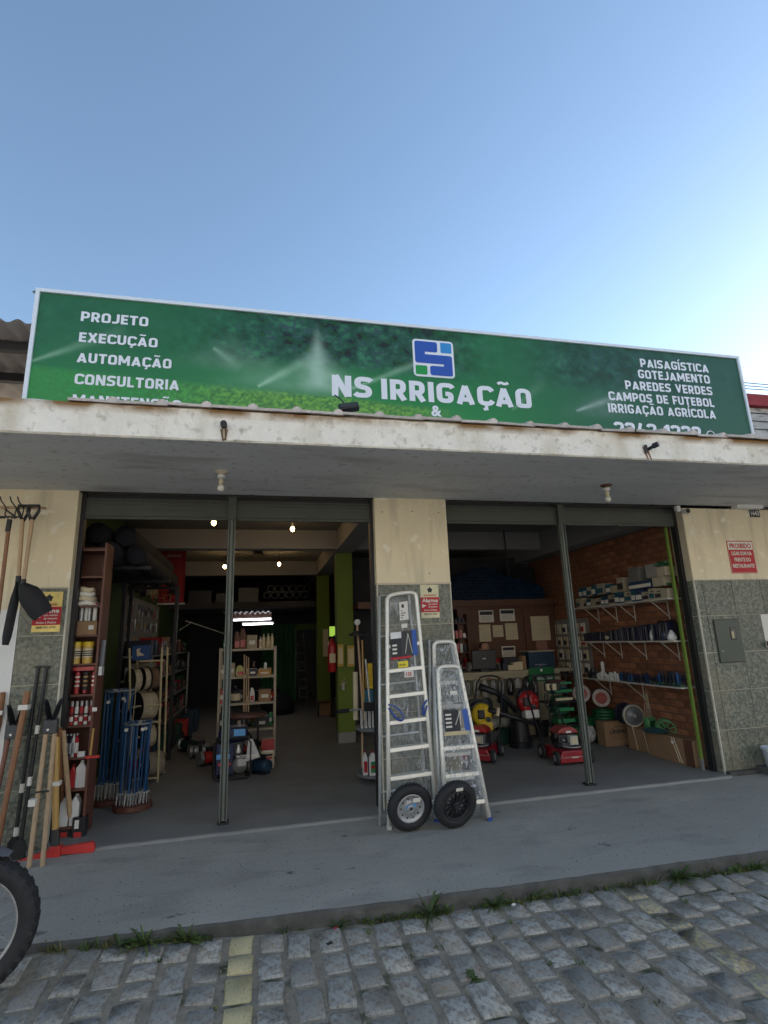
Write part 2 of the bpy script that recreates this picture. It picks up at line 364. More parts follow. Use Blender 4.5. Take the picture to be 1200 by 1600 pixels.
def glyph(ch, t):
    w = {'I': t, 'M': .86, 'N': .68, 'A': .74, 'O': .66, 'G': .66, 'C': .62, 'V': .70, 'E': .52, 'F': .50, 'L': .50, 'T': .60, 'J': .52, '1': .36,
         '-': .34, '&': .70, ' ': .30, 'Í': t, 'Ã': .74, 'Ç': .62, 'X': .68, 'U': .64}.get(ch, .62)
    l, r, bo, to, h = t/2, w-t/2, t/2, 1-t/2, .5; R = .26; S_ = []
    base = {'Ã': 'A', 'Ç': 'C', 'Í': 'I'}.get(ch, ch)
    if base == 'P': S_ = [([(l, 0), (l, 1)], 0), ([(l, to), (r, to), (r, .40), (l, .40)], R)]
    elif base == 'R': S_ = [([(l, 0), (l, 1)], 0), ([(l, to), (r-.02, to), (r-.02, .42), (l, .42)], R), ([(w*.48, .44), (r+.02, 0)], 0)]
    elif base in 'O0': S_ = [([(w/2, bo), (l, bo), (l, to), (r, to), (r, bo), (w/2, bo)], .3)]
    elif base == 'J': S_ = [([(0, bo), (r, bo), (r, 1)], R)]
    elif base == 'E': S_ = [([(w, to), (l, to), (l, bo), (w, bo)], 0), ([(l, h), (w-.04, h)], 0)]
    elif base == 'F': S_ = [([(w, to), (l, to), (l, 0)], 0), ([(l, h-.02), (w-.04, h-.02)], 0)]
    elif base == 'T': S_ = [([(0, to), (w, to)], 0), ([(w/2, 0), (w/2, to)], 0)]
    elif base == 'X': S_ = [([(l*.9, 0), (w-l*.9, 1)], 0), ([(l*.9, 1), (w-l*.9, 0)], 0)]
    elif base == 'C': S_ = [([(w, .74), (r, to), (l, to), (l, bo), (r, bo), (w, .26)], .3)]
    elif base == 'G': S_ = [([(w-.02, .76), (r, to), (l, to), (l, bo), (r, bo), (r, .46), (w*.52, .46)], .24)]
    elif base == 'U': S_ = [([(l, 1), (l, bo), (r, bo), (r, 1)], .3)]
    elif base == 'S': S_ = [([(w-.02, .80), (r, to), (l, to), (l, .53), (r, .47), (r, bo), (l, bo), (.02, .20)], .2)]
    elif base == 'L': S_ = [([(l, 1), (l, bo), (w, bo)], 0)]
    elif base == 'D': S_ = [([(l, 0), (l, 1)], 0), ([(l, to), (r, to), (r, bo), (l, bo)], .3)]
    elif base == 'B': S_ = [([(l, 0), (l, 1)], 0), ([(l, to), (r-.03, to), (r-.03, .52), (l, .52)], .18), ([(l, .52), (r, .52), (r, bo), (l, bo)], .2)]
    elif base == 'I': S_ = [([(l, 0), (l, 1)], 0)]
    elif base == 'N': S_ = [([(l, 0), (l, 1)], 0), ([(r, 0), (r, 1)], 0), ([(l*1.1, .99), (w-l*1.1, .01)], 0)]
    elif base == 'M': S_ = [([(l, 0), (l, 1)], 0), ([(r, 0), (r, 1)], 0), ([(l, .98), (w/2, .25)], 0), ([(r, .98), (w/2, .25)], 0)]
    elif base == 'A': S_ = [([(l, 0), (w/2, .93)], 0), ([(r, 0), (w/2, .93)], 0), ([(l+.05, .24), (r-.05, .24)], 0)]
    elif base == 'V': S_ = [([(l, 1), (w/2, .07)], 0), ([(r, 1), (w/2, .07)], 0)]
    elif base == '2': S_ = [([(.02, .74), (l, to), (r, to), (r, .55), (l*1.2, bo), (w, bo)], .2)]
    elif base == '4': S_ = [([(w*.5, 1), (l, .3), (w, .3)], 0), ([(r-.08, 0), (r-.08, .55)], 0)]
    elif base == '8': S_ = [([(w/2, .52), (l, .52), (l, to), (r, to), (r, .52), (w/2, .52)], .2), ([(w/2, .52), (l, .52), (l, bo), (r, bo), (r, .52), (w/2, .52)], .2)]
    elif base == '1': S_ = [([(w-l, 0), (w-l, 1)], 0), ([(0, .72), (w-l, .93)], 0)]
    elif base == '-': S_ = [([(0, .42), (w, .42)], 0)]
    elif base == '&': S_ = [([(w, .02), (.16, .78), (.28, to), (.5, to), (.5, .66), (l, .36), (l, bo), (.5, bo), (w-.04, .44)], .14)]
    if ch == 'Ã': S_.append(([(w*.2, 1.15), (w*.38, 1.24), (w*.6, 1.15), (w*.8, 1.24)], .1))
    if ch == 'Ç': S_.append(([(w*.55, 0), (w*.55, -.16), (w*.35, -.2)], 0))
    if ch == 'Í': S_.append(([(w*.3, 1.1), (w*1.2, 1.3)], 0))
    return w, S_
def stroke_word(s, x0, x1, zb, cap, yy, name, m, parent, t=.215, gap=.105):
    """a word in the y = yy plane from x0 to x1, baseline zb"""
    tot = sum(glyph(c, t)[0] for c in s) + gap*(len(s)-1); k = (x1-x0)/tot; b = B(); x = 0; d = 0
    for c in s:
        w, ss = glyph(c, t)
        for pts, r in ss:
            th = t*.62 if (max(p[1] for p in pts) > 1.05 or min(p[1] for p in pts) < -.05) else t
            d += .0002
            ps = fillet(pts, r, 5) if r else [Vector((*p, 0)) for p in pts]
            if r == 0 and len(ps) > 2:      # square corners: separate runs, each a hair proud of the last
                for i in range(len(ps)-1):
                    e = (ps[i+1]-ps[i]).normalized()*th/2; q = [ps[i]-(e if i else Vector()), ps[i+1]+(e if i < len(ps)-2 else Vector())]
                    d += .0002; strip(b, q, th, lambda p, dd: (x0+(x+p.x)*k, yy-dd, zb+p.y*cap), d)
            else: strip(b, ps, th, lambda p, dd: (x0+(x+p.x)*k, yy-dd, zb+p.y*cap), d)
        x += w+gap
    return b.out(name, m, parent)

# ================================================================== GROUND
KX = [(-40, -1.2), (-6, -1.62), (-1.2, -1.70), (0.8, -1.80), (3.7, -1.865), (12, -2.0), (40, -2.3)]
def kerb_y(x):
    for (a, b), (c, d) in zip(KX, KX[1:]):
        if x <= c: return b + (d-b)*(x-a)/(c-a)
    return KX[-1][1]
def street_z(x, y=0):
    t = max(0, min(1, (0.5-x)/1.7)); return -0.118 + 0.055*t*t*(3-2*t)
rnd = random.Random(3)
g = B(); g.box(-150, 150, -150, 150, -0.6, -0.25); g.out('ground', earth, kind='structure')
# street bedding sheet
g = B(); xs = [-40, -20, -10, -6, -4] + [-3+.25*i for i in range(33)] + [6, 8, 12, 20, 40]; ys = [-12, -8, -5, -4, -3.4, -3, -2.6, -2.2, -1.9, -1.2]
vs = []; nx = len(xs)
for y in ys:
    for x in xs: vs.append((x, y, street_z(x)-.0075))
g.add(vs, [(j*nx+i, j*nx+i+1, (j+1)*nx+i+1, (j+1)*nx+i) for j in range(len(ys)-1) for i in range(nx-1)])
street = g.out('street', jointm, kind='structure')
# cobbles: columns along y, shared meshes
def stone_mesh(wx, wy, seed, m):
    r = random.Random(seed); N = 4; vs = []; top = []
    for j in range(N):
        for i in range(N):
            u, v = (-1, -.8, .8, 1)[i], (-1, -.84, .84, 1)[j]
            edge = max(abs(u), abs(v)) > .9
            x = u*wx/2*(1 if not edge else r.uniform(.84, 1.03)); y = v*wy/2*(1 if not edge else r.uniform(.87, 1.02))
            z = (-.006 if edge else 0) + r.uniform(-.003, .003)
            if abs(u) > .9 and abs(v) > .9: x *= .93; y *= .95
            vs.append((x, y, z))
    fs = [(j*N+i, j*N+i+1, (j+1)*N+i+1, (j+1)*N+i) for j in range(N-1) for i in range(N-1)]
    rim = [i for i in range(N)] + [j*N+N-1 for j in range(1, N)] + [(N-1)*N+i for i in range(N-2, -1, -1)] + [j*N for j in range(N-2, 0, -1)]
    o = len(vs); vs += [(vs[k][0]*1.03, vs[k][1]*1.03, -.05) for k in rim]; n = len(rim)
    fs += [(rim[i], o+i, o+(i+1) % n, rim[(i+1) % n]) for i in range(n)]
    me = bpy.data.meshes.new('cobblestone'); me.from_pydata(vs, [], fs); me.materials.append(m)
    for p in me.polygons: p.use_smooth = p.index < (N-1)*(N-1)
    return me, vs, fs
CW = .172
yel2m = mat('worn_yellow_cobble', (0.50, 0.45, 0.28), 0.8, var=0.12, scale=10, bump=0.9, bscale=34, objvar=0.1); overlay(yel2m, (0.30, 0.295, 0.275), 6.0, 0.44, 0.56)
grey = [stone_mesh(1, 1, k, stonem) for k in range(10)]; yel = [stone_mesh(1, 1, 20+k, yelstone)[0] for k in range(4)]; yel2 = [stone_mesh(1, 1, 30+k, yel2m)[0] for k in range(4)]
cands = []
col0 = -40
for ci in range(-60, 80):
    xc = -.08 + ci*CW*1.0; w = CW*rnd.uniform(.86, .94)
    if abs(xc-2.49) < CW/2: xc0 = xc; yl = True
    else: yl = ci == 0
    y = kerb_y(xc) - rnd.uniform(.01, .05)
    while y > -6.5:
        ln = rnd.uniform(.15, .30) if not yl else rnd.uniform(.19, .26)
        cands.append((xc + rnd.uniform(-.011, .011), y-ln/2, w*rnd.uniform(.95, 1.0), ln-.02, yl)); y -= ln
def cam_d(c):
    p = Vector((c[0], c[1], -.1))-CAM; f = p.dot(FW); u = p.dot(RT)*FPX/f+600 if f > .1 else 9e3; v = 800-p.dot(UP)*FPX/f if f > .1 else 9e3
    return f, u, v
vis, rest = [], []
for c in cands:
    f, u, v = cam_d(c)
    (vis if (f > .1 and -60 < u < 1260 and v < 1680 and f < 9) else rest).append((f, c))
vis.sort(key=lambda q: q[0]); rest = [c for _, c in vis[298:]] + [c for _, c in rest]
for k, (f, c) in enumerate(vis[:298]):
    x, y, w, ln, yl = c
    o = bpy.data.objects.new('cobblestone', (rnd.choice(yel) if x < 1 else rnd.choice(yel2)) if yl else rnd.choice(grey)[0]); COL.objects.link(o); o.parent = street
    off = Vector(street['org']); o.location = Vector((x, y, street_z(x)+rnd.uniform(-.003, .004)))-off
    o.scale = (w, ln, 1); o.rotation_euler = (rnd.uniform(-.025, .025), rnd.uniform(-.03, .03), rnd.uniform(-.065, .065) + (PI if rnd.random() < .5 else 0))
g = B()
for x, y, w, ln, yl in rest:
    _, vs, fs = rnd.choice(grey); z = street_z(x)+rnd.uniform(-.004, .004)
    g.add([(x+a*w, y+b_*ln, z+c_) for a, b_, c_ in vs], fs)
g.out('cobblestones', stonem, street, kind='stuff')
# sidewalk with worn edge, kerb face
def sw_z(x, y): return -.024 - .004*max(0, -y)
xs = [-30, -15, -8, -5, -3.5] + [-2.4+.1*i for i in range(85)] + [6.5, 8, 12, 20, 40]
g = B(); K = B(); vs = []; kv = []
for x in xs:
    ye = kerb_y(x) + rnd.uniform(-.008, .008); rows = [.6, -.12, -.5, -1.0, -1.4]
    rows += [ye+.10, ye+.012]
    for y in rows: vs.append((x, y, sw_z(x, y) + (rnd.uniform(-.002, .002) if -2 < y < -.2 else 0)))
    kv += [(x, ye+.012, sw_z(x, ye)), (x, ye, sw_z(x, ye)-.012-rnd.uniform(0, .008)), (x, ye-.004+rnd.uniform(-.004, .004), -.07), (x, ye-.012, -.16)]
n = 7; g.add(vs, [(i*n+j, i*n+j+1, (i+1)*n+j+1, (i+1)*n+j) for i in range(len(xs)-1) for j in range(n-1)])
side = g.out('sidewalk', concrete, kind='structure', smooth='auto')
K.add(kv, [(i*4+j, i*4+j+1, (i+1)*4+j+1, (i+1)*4+j) for i in range(len(xs)-1) for j in range(3)])
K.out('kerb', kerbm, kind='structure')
# shop floor slab with a chipped front lip
g = B(); xs2 = [-1.78+.12*i for i in range(59)]
def thr_y(x): return -.20+.08*min(1, max(0, (x+1.7)/6.0)**.6)
vs = []
for x in xs2:
    ye = thr_y(x)+rnd.uniform(-.006, .006)
    vs += [(x, 11.3, 0), (x, 2, 0), (x, ye+.012, 0), (x, ye, -.006-rnd.uniform(0, .004)), (x, ye-.012, -.04)]
g.add(vs, [(i*5+j, i*5+j+1, (i+1)*5+j+1, (i+1)*5+j) for i in range(len(xs2)-1) for j in range(4)])
g.box(-2.3, -1.78, .22, 11.3, -.04, 0)
g.out('shop_floor', floorm, kind='structure')
# grass along the kerb and in the joints
def blades(b, x, y, z, n, h, spread, r):
    for _ in range(n):
        a = r.uniform(0, 2*PI); d = r.uniform(0, spread); bx, by = x+d*math.cos(a), y+d*math.sin(a)*.6
        hh = h*r.uniform(.5, 1.1); w = r.uniform(.003, .007); ln = r.uniform(.2, 1.1)*hh; dx, dy = math.cos(a)*ln, math.sin(a)*ln
        nx_, ny_ = -math.sin(a)*w, math.cos(a)*w
        b.add([(bx-nx_, by-ny_, z), (bx+nx_, by+ny_, z), (bx+dx*.5+nx_*.8, by+dy*.5+ny_*.8, z+hh*.75), (bx+dx*.5-nx_*.8, by+dy*.5-ny_*.8, z+hh*.75), (bx+dx, by+dy, z+hh*.8)], [(0, 1, 2, 3), (3, 2, 4)])
g = B(); dg_ = B()
for x in [i*.02 for i in range(-110, 330)]:
    px = cam_d((x, kerb_y(x)))[1]
    dens = .15
    if 60 < px < 320: dens = .95
    elif 330 < px < 430: dens = .1
    elif 560 < px < 700 or 740 < px < 880: dens = .75
    elif 880 < px < 1110: dens = .9
    elif px > 1110: dens = .8
    dens *= .55+1.3*max(0, math.sin(x*9.1+2*math.sin(x*3.7)))
    if rnd.random() < dens: blades(g if rnd.random() < .8 else dg_, x, kerb_y(x)-rnd.uniform(.0, .045), street_z(x)-.012, 9, rnd.uniform(.03, .07), .04, rnd)
for f, c in vis:
    if rnd.random() < .22:
        blades(g if rnd.random() < .7 else dg_, c[0]+c[2]/2, c[1]+rnd.uniform(-.1, .1), street_z(c[0])-.012, 8, rnd.uniform(.012, .03), .03, rnd)
g.out('kerb_grass', grassm, label='short green grass growing along the kerb and in the cobble joints', cat='grass', kind='stuff')
dg_.out('dry_joint_grass', drygrass, label='dry yellowish grass in the joints between cobbles', cat='grass', kind='stuff')
def weed(px, py, h, n, label, wide=.02):
    p = at(px, py, 'z', -.08); p.y = min(p.y, kerb_y(p.x)-.035); b = B(); z = street_z(p.x)-.012
    for k in range(int(n*1.6)):
        a = rnd.uniform(0, 2*PI); L_ = 2.1*h*rnd.uniform(.4, 1.2); w = wide*rnd.uniform(.5, 1.0); el = rnd.uniform(.3, 1.2); c, s_ = math.cos(a), math.sin(a)
        pts = []
        for t in (0, .35, .7, 1): pts.append((p.x+c*L_*t*math.cos(el), p.y+s_*L_*t*math.cos(el), z+L_*(t*math.sin(el)-.45*t*t)+.005))
        ws = (w*.3, w, w*.8, 0)
        b.add([q for (x, y, zz), ww in zip(pts, ws) for q in ((x+s_*ww/2, y-c*ww/2, zz), (x, y, zz-ww*.15), (x-s_*ww/2, y+c*ww/2, zz))],
              [(3*i+j, 3*i+j+1, 3*i+j+4, 3*i+j+3) for i in range(3) for j in (0, 1)])
    b.out('weed', grassm, label=label, cat='weed', group='weeds growing at the kerb', origin=(p.x, p.y, z))
weed(192, 1472, .07, 16, 'low leafy weed at the kerb, nearest the motorcycle wheel')
weed(230, 1464, .10, 22, 'broad-leaved weed rosette beside the flat weed near the motorcycle')
weed(292, 1458, .08, 26, 'spreading weed by the kerb just left of the left yellow stripe')
weed(525, 1433, .06, 14, 'small weed at the kerb just right of the left yellow stripe')
weed(668, 1415, .11, 30, 'largest bushy weed at the kerb below the two wheels')
weed(770, 1402, .09, 26, 'weed clump at the kerb between the bushy weed and the right stripe')
weed(830, 1390, .09, 26, 'trailing weed clump left of the right yellow stripe')
weed(1050, 1360, .10, 34, 'wide weed patch at the kerb right of the right yellow stripe')
weed(1165, 1342, .08, 24, 'rightmost weed patch by the kerb')
weed(738, 1516, .045, 14, 'small lone weed growing in the middle of the cobbles')
# a few bits of litter
for px, py, m, nm, lb, sz in ((525, 1452, redpl, 'petal', 'pink fallen petal by the kerb left of the bushy weed', .012), (515, 1476, darkm, 'dry_leaf', 'dark curled dead leaf on the cobbles', .018),
                              (200, 1548, darkm, 'dry_leaf', 'black dead leaf on cobbles near the motorcycle wheel', .022), (803, 1415, paperm, 'paper_scrap', 'white paper scrap on the cobbles', .015)):
    p = at(px, py, 'z', -.095); b = B()
    b.add([(p.x+sz*math.cos(t)*1.3, p.y+sz*math.sin(t), p.z+.004+.006*(k % 2)) for k, t in enumerate([i*PI/3 for i in range(6)])] + [(p.x, p.y, p.z+.014)], [(i, (i+1) % 6, 6) for i in range(6)])
    b.out(nm, m, label=lb, cat='litter')

# ================================================================== THE SHOP BUILDING
SOF = 3.15
shop = T('shop_building', 'single-storey shop with cream and granite front, canopy and two open bays', 'building', (0, 0, 0))
P = B()
def tiles(wall, x0, xs_, zs_, y, xdir='x', fix=None):
    """granite tiles standing 8 mm proud of the grout"""
    for i in range(len(xs_)-1):
        for j in range(len(zs_)-1):
            a, b_ = xs_[i]+.004, xs_[i+1]-.004; c, d = zs_[j]+.004, zs_[j+1]-.004
            if xdir == 'x': bx = B().box(a, b_, y-.010, y-.002, c, d)
            else: bx = B().box(fix-.010, fix-.002, a, b_, c, d) if xdir == '-x' else B().box(fix+.002, fix+.010, a, b_, c, d)
            bx.out('granite_tile', granite, wall)
ZR = [-.025, .02, .455, .89, 1.325, 1.76, 2.195]
def pillar(name, x0, x1, y1, colm=cream):
    w = B().box(x0, x1, 0, y1, -.03, 2.2).out(name, grout, shop)
    return w
# left pillar and wall (plaster above, tiles at the opening, white below)
pl = pillar('pillar', -2.165, -1.765, .24)
B().box(-2.165, -1.765, -.012, .24, 2.2, SOF).out('plaster', cream, pl)
tiles(pl, 0, [-2.165, -1.775], ZR, 0)
B().box(-1.778, -1.762, -.014, .02, -.02, 2.2).out('arris_strip', grout, pl)
wl = B().box(-7, -2.165, -.012, .24, 2.0, SOF).out('front_wall', cream, shop); B().box(-7, -2.165, -.012, .24, -.03, 2.0).out('white_lower_wall', whitep, wl)
# centre pillar
pc = pillar('pillar', 1.215, 2.035, .24)
B().box(1.21, 2.04, -.012, .24, 2.2, SOF).out('plaster', cream, pc)
B().box(1.205, 2.045, -.02, .245, 2.185, 2.205).out('ledge', creamd, pc)
tiles(pc, 0, [1.222, 1.625, 2.028], ZR, 0)
tiles(pc, 0, [.004, .232], ZR, 0, '-x', 1.215)
for x in (1.213, 2.037): B().box(x-.006, x+.006, -.014, .02, -.02, 2.19).out('arris_strip', grout, pc)
for px, py in ((597, 800), (644, 799), (685, 801), (671, 896)):
    p = at(px, py, 'y', -.012); B().rod(p, p+Vector((0, -.006, 0)), .007, 6).out('old_nail', darkm, pc)
# right pillar / wall
pr_ = pillar('pillar', 5.20, 9.0, .24)
B().box(5.20, 9.0, -.012, .24, 2.2, SOF-.04).out('plaster', cream, pr_)
B().box(5.190, 5.1985, -.010, .24, 2.2, SOF-.05).out('reveal', creamd, pr_)
tiles(pr_, 0, [5.208, 5.312, 5.745, 6.18, 6.615, 7.05, 7.485], ZR, 0)
tiles(pr_, 0, [.004, .236], ZR, 0, '-x', 5.20)
B().box(5.192, 5.208, -.014, .02, -.02, 2.19).out('arris_strip', grout, pr_)
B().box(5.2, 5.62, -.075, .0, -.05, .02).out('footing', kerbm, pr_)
# canopy slab
can = B(); xs3 = [-6+.15*i for i in range(120)]; vs = []
for x in xs3:
    j = rnd.uniform(-.006, .006); zb = SOF+.012*math.sin(x*.8)*.3 - (.03 if x > 6 else 0)
    vs += [(x, .0, SOF), (x, -1.57, zb), (x, -1.585+j, zb+.012), (x, -1.58+j*.5, zb+.12), (x, -1.585+rnd.uniform(-.007, .007), 3.40), (x, -1.55, 3.425+rnd.uniform(-.006, .006)), (x, 0, 3.55)]
can.add(vs, [(i*7+j, (i+1)*7+j, (i+1)*7+j+1, i*7+j+1) for i in range(len(xs3)-1) for j in (1, 2, 3, 4, 5)])
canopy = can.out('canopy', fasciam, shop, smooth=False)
c2 = B(); c2.add([v for i in range(len(xs3)) for v in (vs[i*7], vs[i*7+1])], [(2*i, 2*i+1, 2*i+3, 2*i+2) for i in range(len(xs3)-1)])
c2.out('soffit', soffitm, canopy)
# object space of the fascia: z measured from shop origin -> shift so stain mask (0.205..0.275) works on its own z
for me_o in (canopy,):
    me_o.location = (0, 0, 3.15); me_o['org'] = (0, 0, 0)
    for v in me_o.data.vertices: v.co.z -= 3.15
for o in [o for o in bpy.data.objects if o.parent == canopy]: o.location = (0, 0, -3.15)
canopy['org'] = (0, 0, 3.15)
# roof tiles over the canopy edge
TW = .34
tb = B()
def tile_v(w, d, hump=.03):
    prof = [(-w/2, 0), (-w/2+.02, .002), (w*.28, 0), (w*.33, hump*.8), (w*.40, hump), (w*.47, hump*.8), (w*.53, 0)]
    vs = []
    for y, dz in ((0, 0), (d, .10)):
        for x, z in prof: vs.append((x, y, z+dz))
    for y, dz in ((0, 0), (d, .10)):
        for x, z in prof: vs.append((x, y, dz-.020))
    n = len(prof); fs = [(i, i+1, n+i+1, n+i) for i in range(n-1)] + [(2*n+i+1, 2*n+i, 3*n+i, 3*n+i+1) for i in range(n-1)]
    fs += [(i+1, i, 2*n+i, 2*n+i+1) for i in range(n-1)]
    return vs, fs
vs_, fs_ = tile_v(TW, .45); me_t = bpy.data.meshes.new('roof_tile'); me_t.from_pydata(vs_, [], fs_); me_t.materials.append(tilem)
for r in range(3):
    for k in range(-14, 28):
        if r == 0 and k*TW < -1.40: continue
        o = bpy.data.objects.new('roof_tile', me_t); COL.objects.link(o); o.parent = canopy
        o.location = (k*TW+.12+rnd.uniform(-.01, .01), -1.62+r*.42+rnd.uniform(-.012, .012), .278+r*.10+rnd.uniform(-.006, .006)); o.rotation_euler = (0, rnd.uniform(-.02, .02), rnd.uniform(-.03, .03))
B().box(-6, 9, -.35, 10.9, 3.62, 3.75).out('roof_slab', backm, shop)
B().box(-6, 9, -.35, -.2, 3.5, 3.62).out('parapet', whitep, shop)
# inner shell: left wall, back wall, right brick wall, ceiling, beams, columns
B().box(-2.5, -2.02, .25, 11.3, -.02, 3.45).out('side_wall', dgreenw, shop)
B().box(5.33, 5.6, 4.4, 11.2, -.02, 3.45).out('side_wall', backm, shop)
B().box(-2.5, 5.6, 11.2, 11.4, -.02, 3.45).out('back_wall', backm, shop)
B().box(-2.5, 5.6, .02, 11.3, 3.45, 3.6).out('ceiling', ceilm, shop)
B().box(-1.765, 5.2, .26, .42, 3.17, 3.45).out('front_beam', beamm, shop)
for y in (3.3, 6.9): B().box(-2.02, 5.02, y, y+.22, 3.135, 3.45).out('cross_beam', beamm, shop)
B().box(1.25, 1.56, .42, 11.2, 3.12, 3.448).out('long_beam', beamm, shop)
B().box(5.02, 5.33, .25, 11.2, 3.02, 3.449).out('edge_beam', beamm, shop)
for y in (3.65, 6.95):
    c = B().box(1.28, 1.56, y, y+.28, .16, 3.12).out('column', limem, shop); B().box(1.278, 1.562, y-.002, y+.282, 0, .16).out('base_band', floorm, c)
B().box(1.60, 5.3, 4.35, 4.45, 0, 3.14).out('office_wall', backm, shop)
# right brick wall: mortar wall + bricks
bw = T('brick_wall', 'unplastered dark red brick wall along the right side of the shop', 'wall', (5.33, .25, 0))
B().box(5.335, 5.5, .25, 4.4, 0, 3.02).out('mortar', mortarm, bw)
cour = []; z = .02; k = 0
while z < 2.98:
    y = .25 - (.12 if k % 2 else 0)
    while y < 4.35:
        y1 = min(y+.23, 4.35); y0 = max(y, .25)
        if y1-y0 > .03: cour.append((y0, y1, z))
        y += .24
    z += .088; k += 1
cour.sort(key=lambda c: c[0]-.05*c[2]); rest = B()
bmesh = {}
for i, (y0, y1, z) in enumerate(cour):
    p = rnd.uniform(0, .007)
    if i < 298:
        L_ = round(y1-y0, 3)
        if L_ not in bmesh:
            b = B().box(0, .03, 0, L_, 0, .074); me = bpy.data.meshes.new('brick'); me.from_pydata(b.v, [], b.f); me.materials.append(brickm); bmesh[L_] = me
        o = bpy.data.objects.new('brick', bmesh[L_]); COL.objects.link(o); o.parent = bw; o.location = Vector((5.324-p, y0+.004, z))-Vector((5.33, .25, 0))
    else: rest.box(5.324-p, 5.35, y0+.004, y1-.006, z, z+.074)
rest.out('far_bricks', brickm, bw, kind='stuff')
B().box(5.092, 5.120, .20, .235, .12, 2.97).out('painted_edge_board', mat('bright_lime_board', (.16, .25, .04), .7), bw); B().box(5.092, 5.120, .20, .235, 0, .12).out('grey_board_foot', floorm, bw)
# roller shutters
def shutter(x0, x1, label):
    t = T('roller_shutter', label, 'shutter', ((x0+x1)/2, .12, 2.85), 'rolled-up shutters over the two bays')
    B().box(x0, x1, .10, .14, 2.893, 2.925).out('bottom_rail', olive, t, bevel=.004)
    for k in range(3): 
        z = 2.926+k*.061; B().box(x0, x1, .098+.003*(k % 2), .125, z, z+.060).out('slat', olive, t)
    b = B(); n = int((x1-x0)/.045)
    for k in range(n): b.box(x0+.02+k*.045, x0+.042+k*.045, .088, .094, 3.080, 3.088)
    b.out('punched_slots', darkm, t, kind='stuff')
    B().box(x0, x1, .13, .34, 3.11, 3.16).out('gap_shade_strip', darkm, t)  # black strip puts the shade of the gap above the slats into colour
    for x in (x0+.02, x1-.02): B().box(x-.02, x+.02, .09, .17, -.0, 3.15).out('guide_rail', darkm, t)
    B().box(x0+(x1-x0)*.72, x0+(x1-x0)*.72+.16, .07, .10, 2.885, 2.905).out('handle', olive, t)
shutter(-1.763, 1.212, 'dark olive rolled-up shutter above the left bay')
shutter(2.038, 5.185, 'dark olive rolled-up shutter above the right bay')
for x, lb in ((-.305, 'grey green steel post standing in the left bay'), (3.53, 'grey green steel post standing in the right bay')):
    t = T('steel_post', lb, 'post', (x, .10, 0), 'removable posts in the shop openings')
    B().box(x-.031, x+.031, .085, .12, .02, 2.9).out('channel', postm, t, bevel=.004)
    for s in (-1, 1): B().box(x+s*.031-.005, x+s*.031+.005, .055, .085, .02, 2.9).out('flange', postm, t)
    B().box(x-.012, x+.012, .06, .085, .03, 2.9).out('centre_rib', postm, t)
    B().box(x-.05, x+.05, .04, .15, 0, .02).out('foot_plate', darkm, t)
    B().box(x-.04, x+.04, .05, .13, 2.9, 3.14).out('top_bracket', olive, t)
# ================================================================== SIGN
SY = -.42
p0, p1 = at(63, 458, 'y', SY), at(1150, 560, 'y', SY); zt = (p0.z+p1.z)/2; xl, xr = p0.x, p1.x; zb = 3.72
sg = T('shop_sign', 'long green billboard with white lettering standing above the canopy', 'sign', ((xl+xr)/2, SY, zb))
nx, nz = 720, 118; X = np.linspace(xl, xr, nx); Z = np.linspace(zb, zt, nz); GX, GZ = np.meshgrid(X, Z)
rs = np.random.RandomState(5)
def vnoise(sx, sz, seed):
    r = np.random.RandomState(seed).rand(int(sz)+3, int(sx)+3); u = (GX-xl)/(xr-xl)*sx; v = (GZ-zb)/(zt-zb)*sz
    i, j = u.astype(int), v.astype(int); fu, fv = u-i, v-j; fu = fu*fu*(3-2*fu); fv = fv*fv*(3-2*fv)
    return (r[j, i]*(1-fu)+r[j, i+1]*fu)*(1-fv)+(r[j+1, i]*(1-fu)+r[j+1, i+1]*fu)*fv
def fbm(sx, sz, seed, o=5): return sum(vnoise(sx*2**k, sz*2**k, seed+k)*.5**k for k in range(o))/sum(.5**k for k in range(o))
U = (GX-xl)/(xr-xl); V = (GZ-zb)/(zt-zb)
ss = lambda a, b, x: np.clip((x-a)/(b-a), 0, 1)**2*(3-2*np.clip((x-a)/(b-a), 0, 1))
base = np.stack([.012+0*U, .125+.05*np.exp(-((U-.45)/.3)**2)+.05*ss(.9, .1, V)*ss(.9, .5, U), .05+0*U], -1)
tree = fbm(85, 17, 1, 5)*1.9-.5; leaf = fbm(220, 46, 9, 3)*1.4-.2
fmask = ss(.45, .66, V+.12*fbm(9, 2, 30)-.06)*(ss(.12, .3, U)*(1-ss(.47, .6, U))*1.0 + .55*ss(.60, .72, U)*(1-ss(.80, .95, U)) + .22)
fc = np.stack([.012+.05*(tree-.5), .065+.26*(tree-.42)*ss(.3, .7, leaf), .040+.09*(tree-.45)], -1).clip(.004, 1)
c = base*(1-fmask[..., None]*.78)+fc*fmask[..., None]*.78
gl = .40-.28*U+.04*(fbm(14, 2, 50)-.5); gm = ss(.03, -.03, V-gl)*(1-ss(.42, .55, U))
gn = np.clip(fbm(330, 60, 70, 3)*1.4-.2, 0, 1); gw = .35+.65*ss(.08, .2, U); gc = np.stack([.03+.22*gn**1.5*ss(.10, .3, U), .16+.10*(1-gw)+.30*gw*gn**1.5*(.7+.6*ss(.05, .35, U)), .035+.03*gn], -1)
c = c*(1-gm[..., None])+gc*gm[..., None]
def plume(c, u0, w0, v0, v1, s, lean=0):
    k = ((V-v0)/(v1-v0)).clip(0, 1.2); d = (U-u0-lean*k)/(w0*(1.15-k).clip(.05, 2)); a = (np.exp(-d*d)*s*ss(v0-.02, v0+.12, V)*ss(v1+.06, v1-.25, V)*(.55+.9*fbm(60, 14, 90)))[..., None]
    return c*(1-a)+np.array([.42, .62, .50])*a
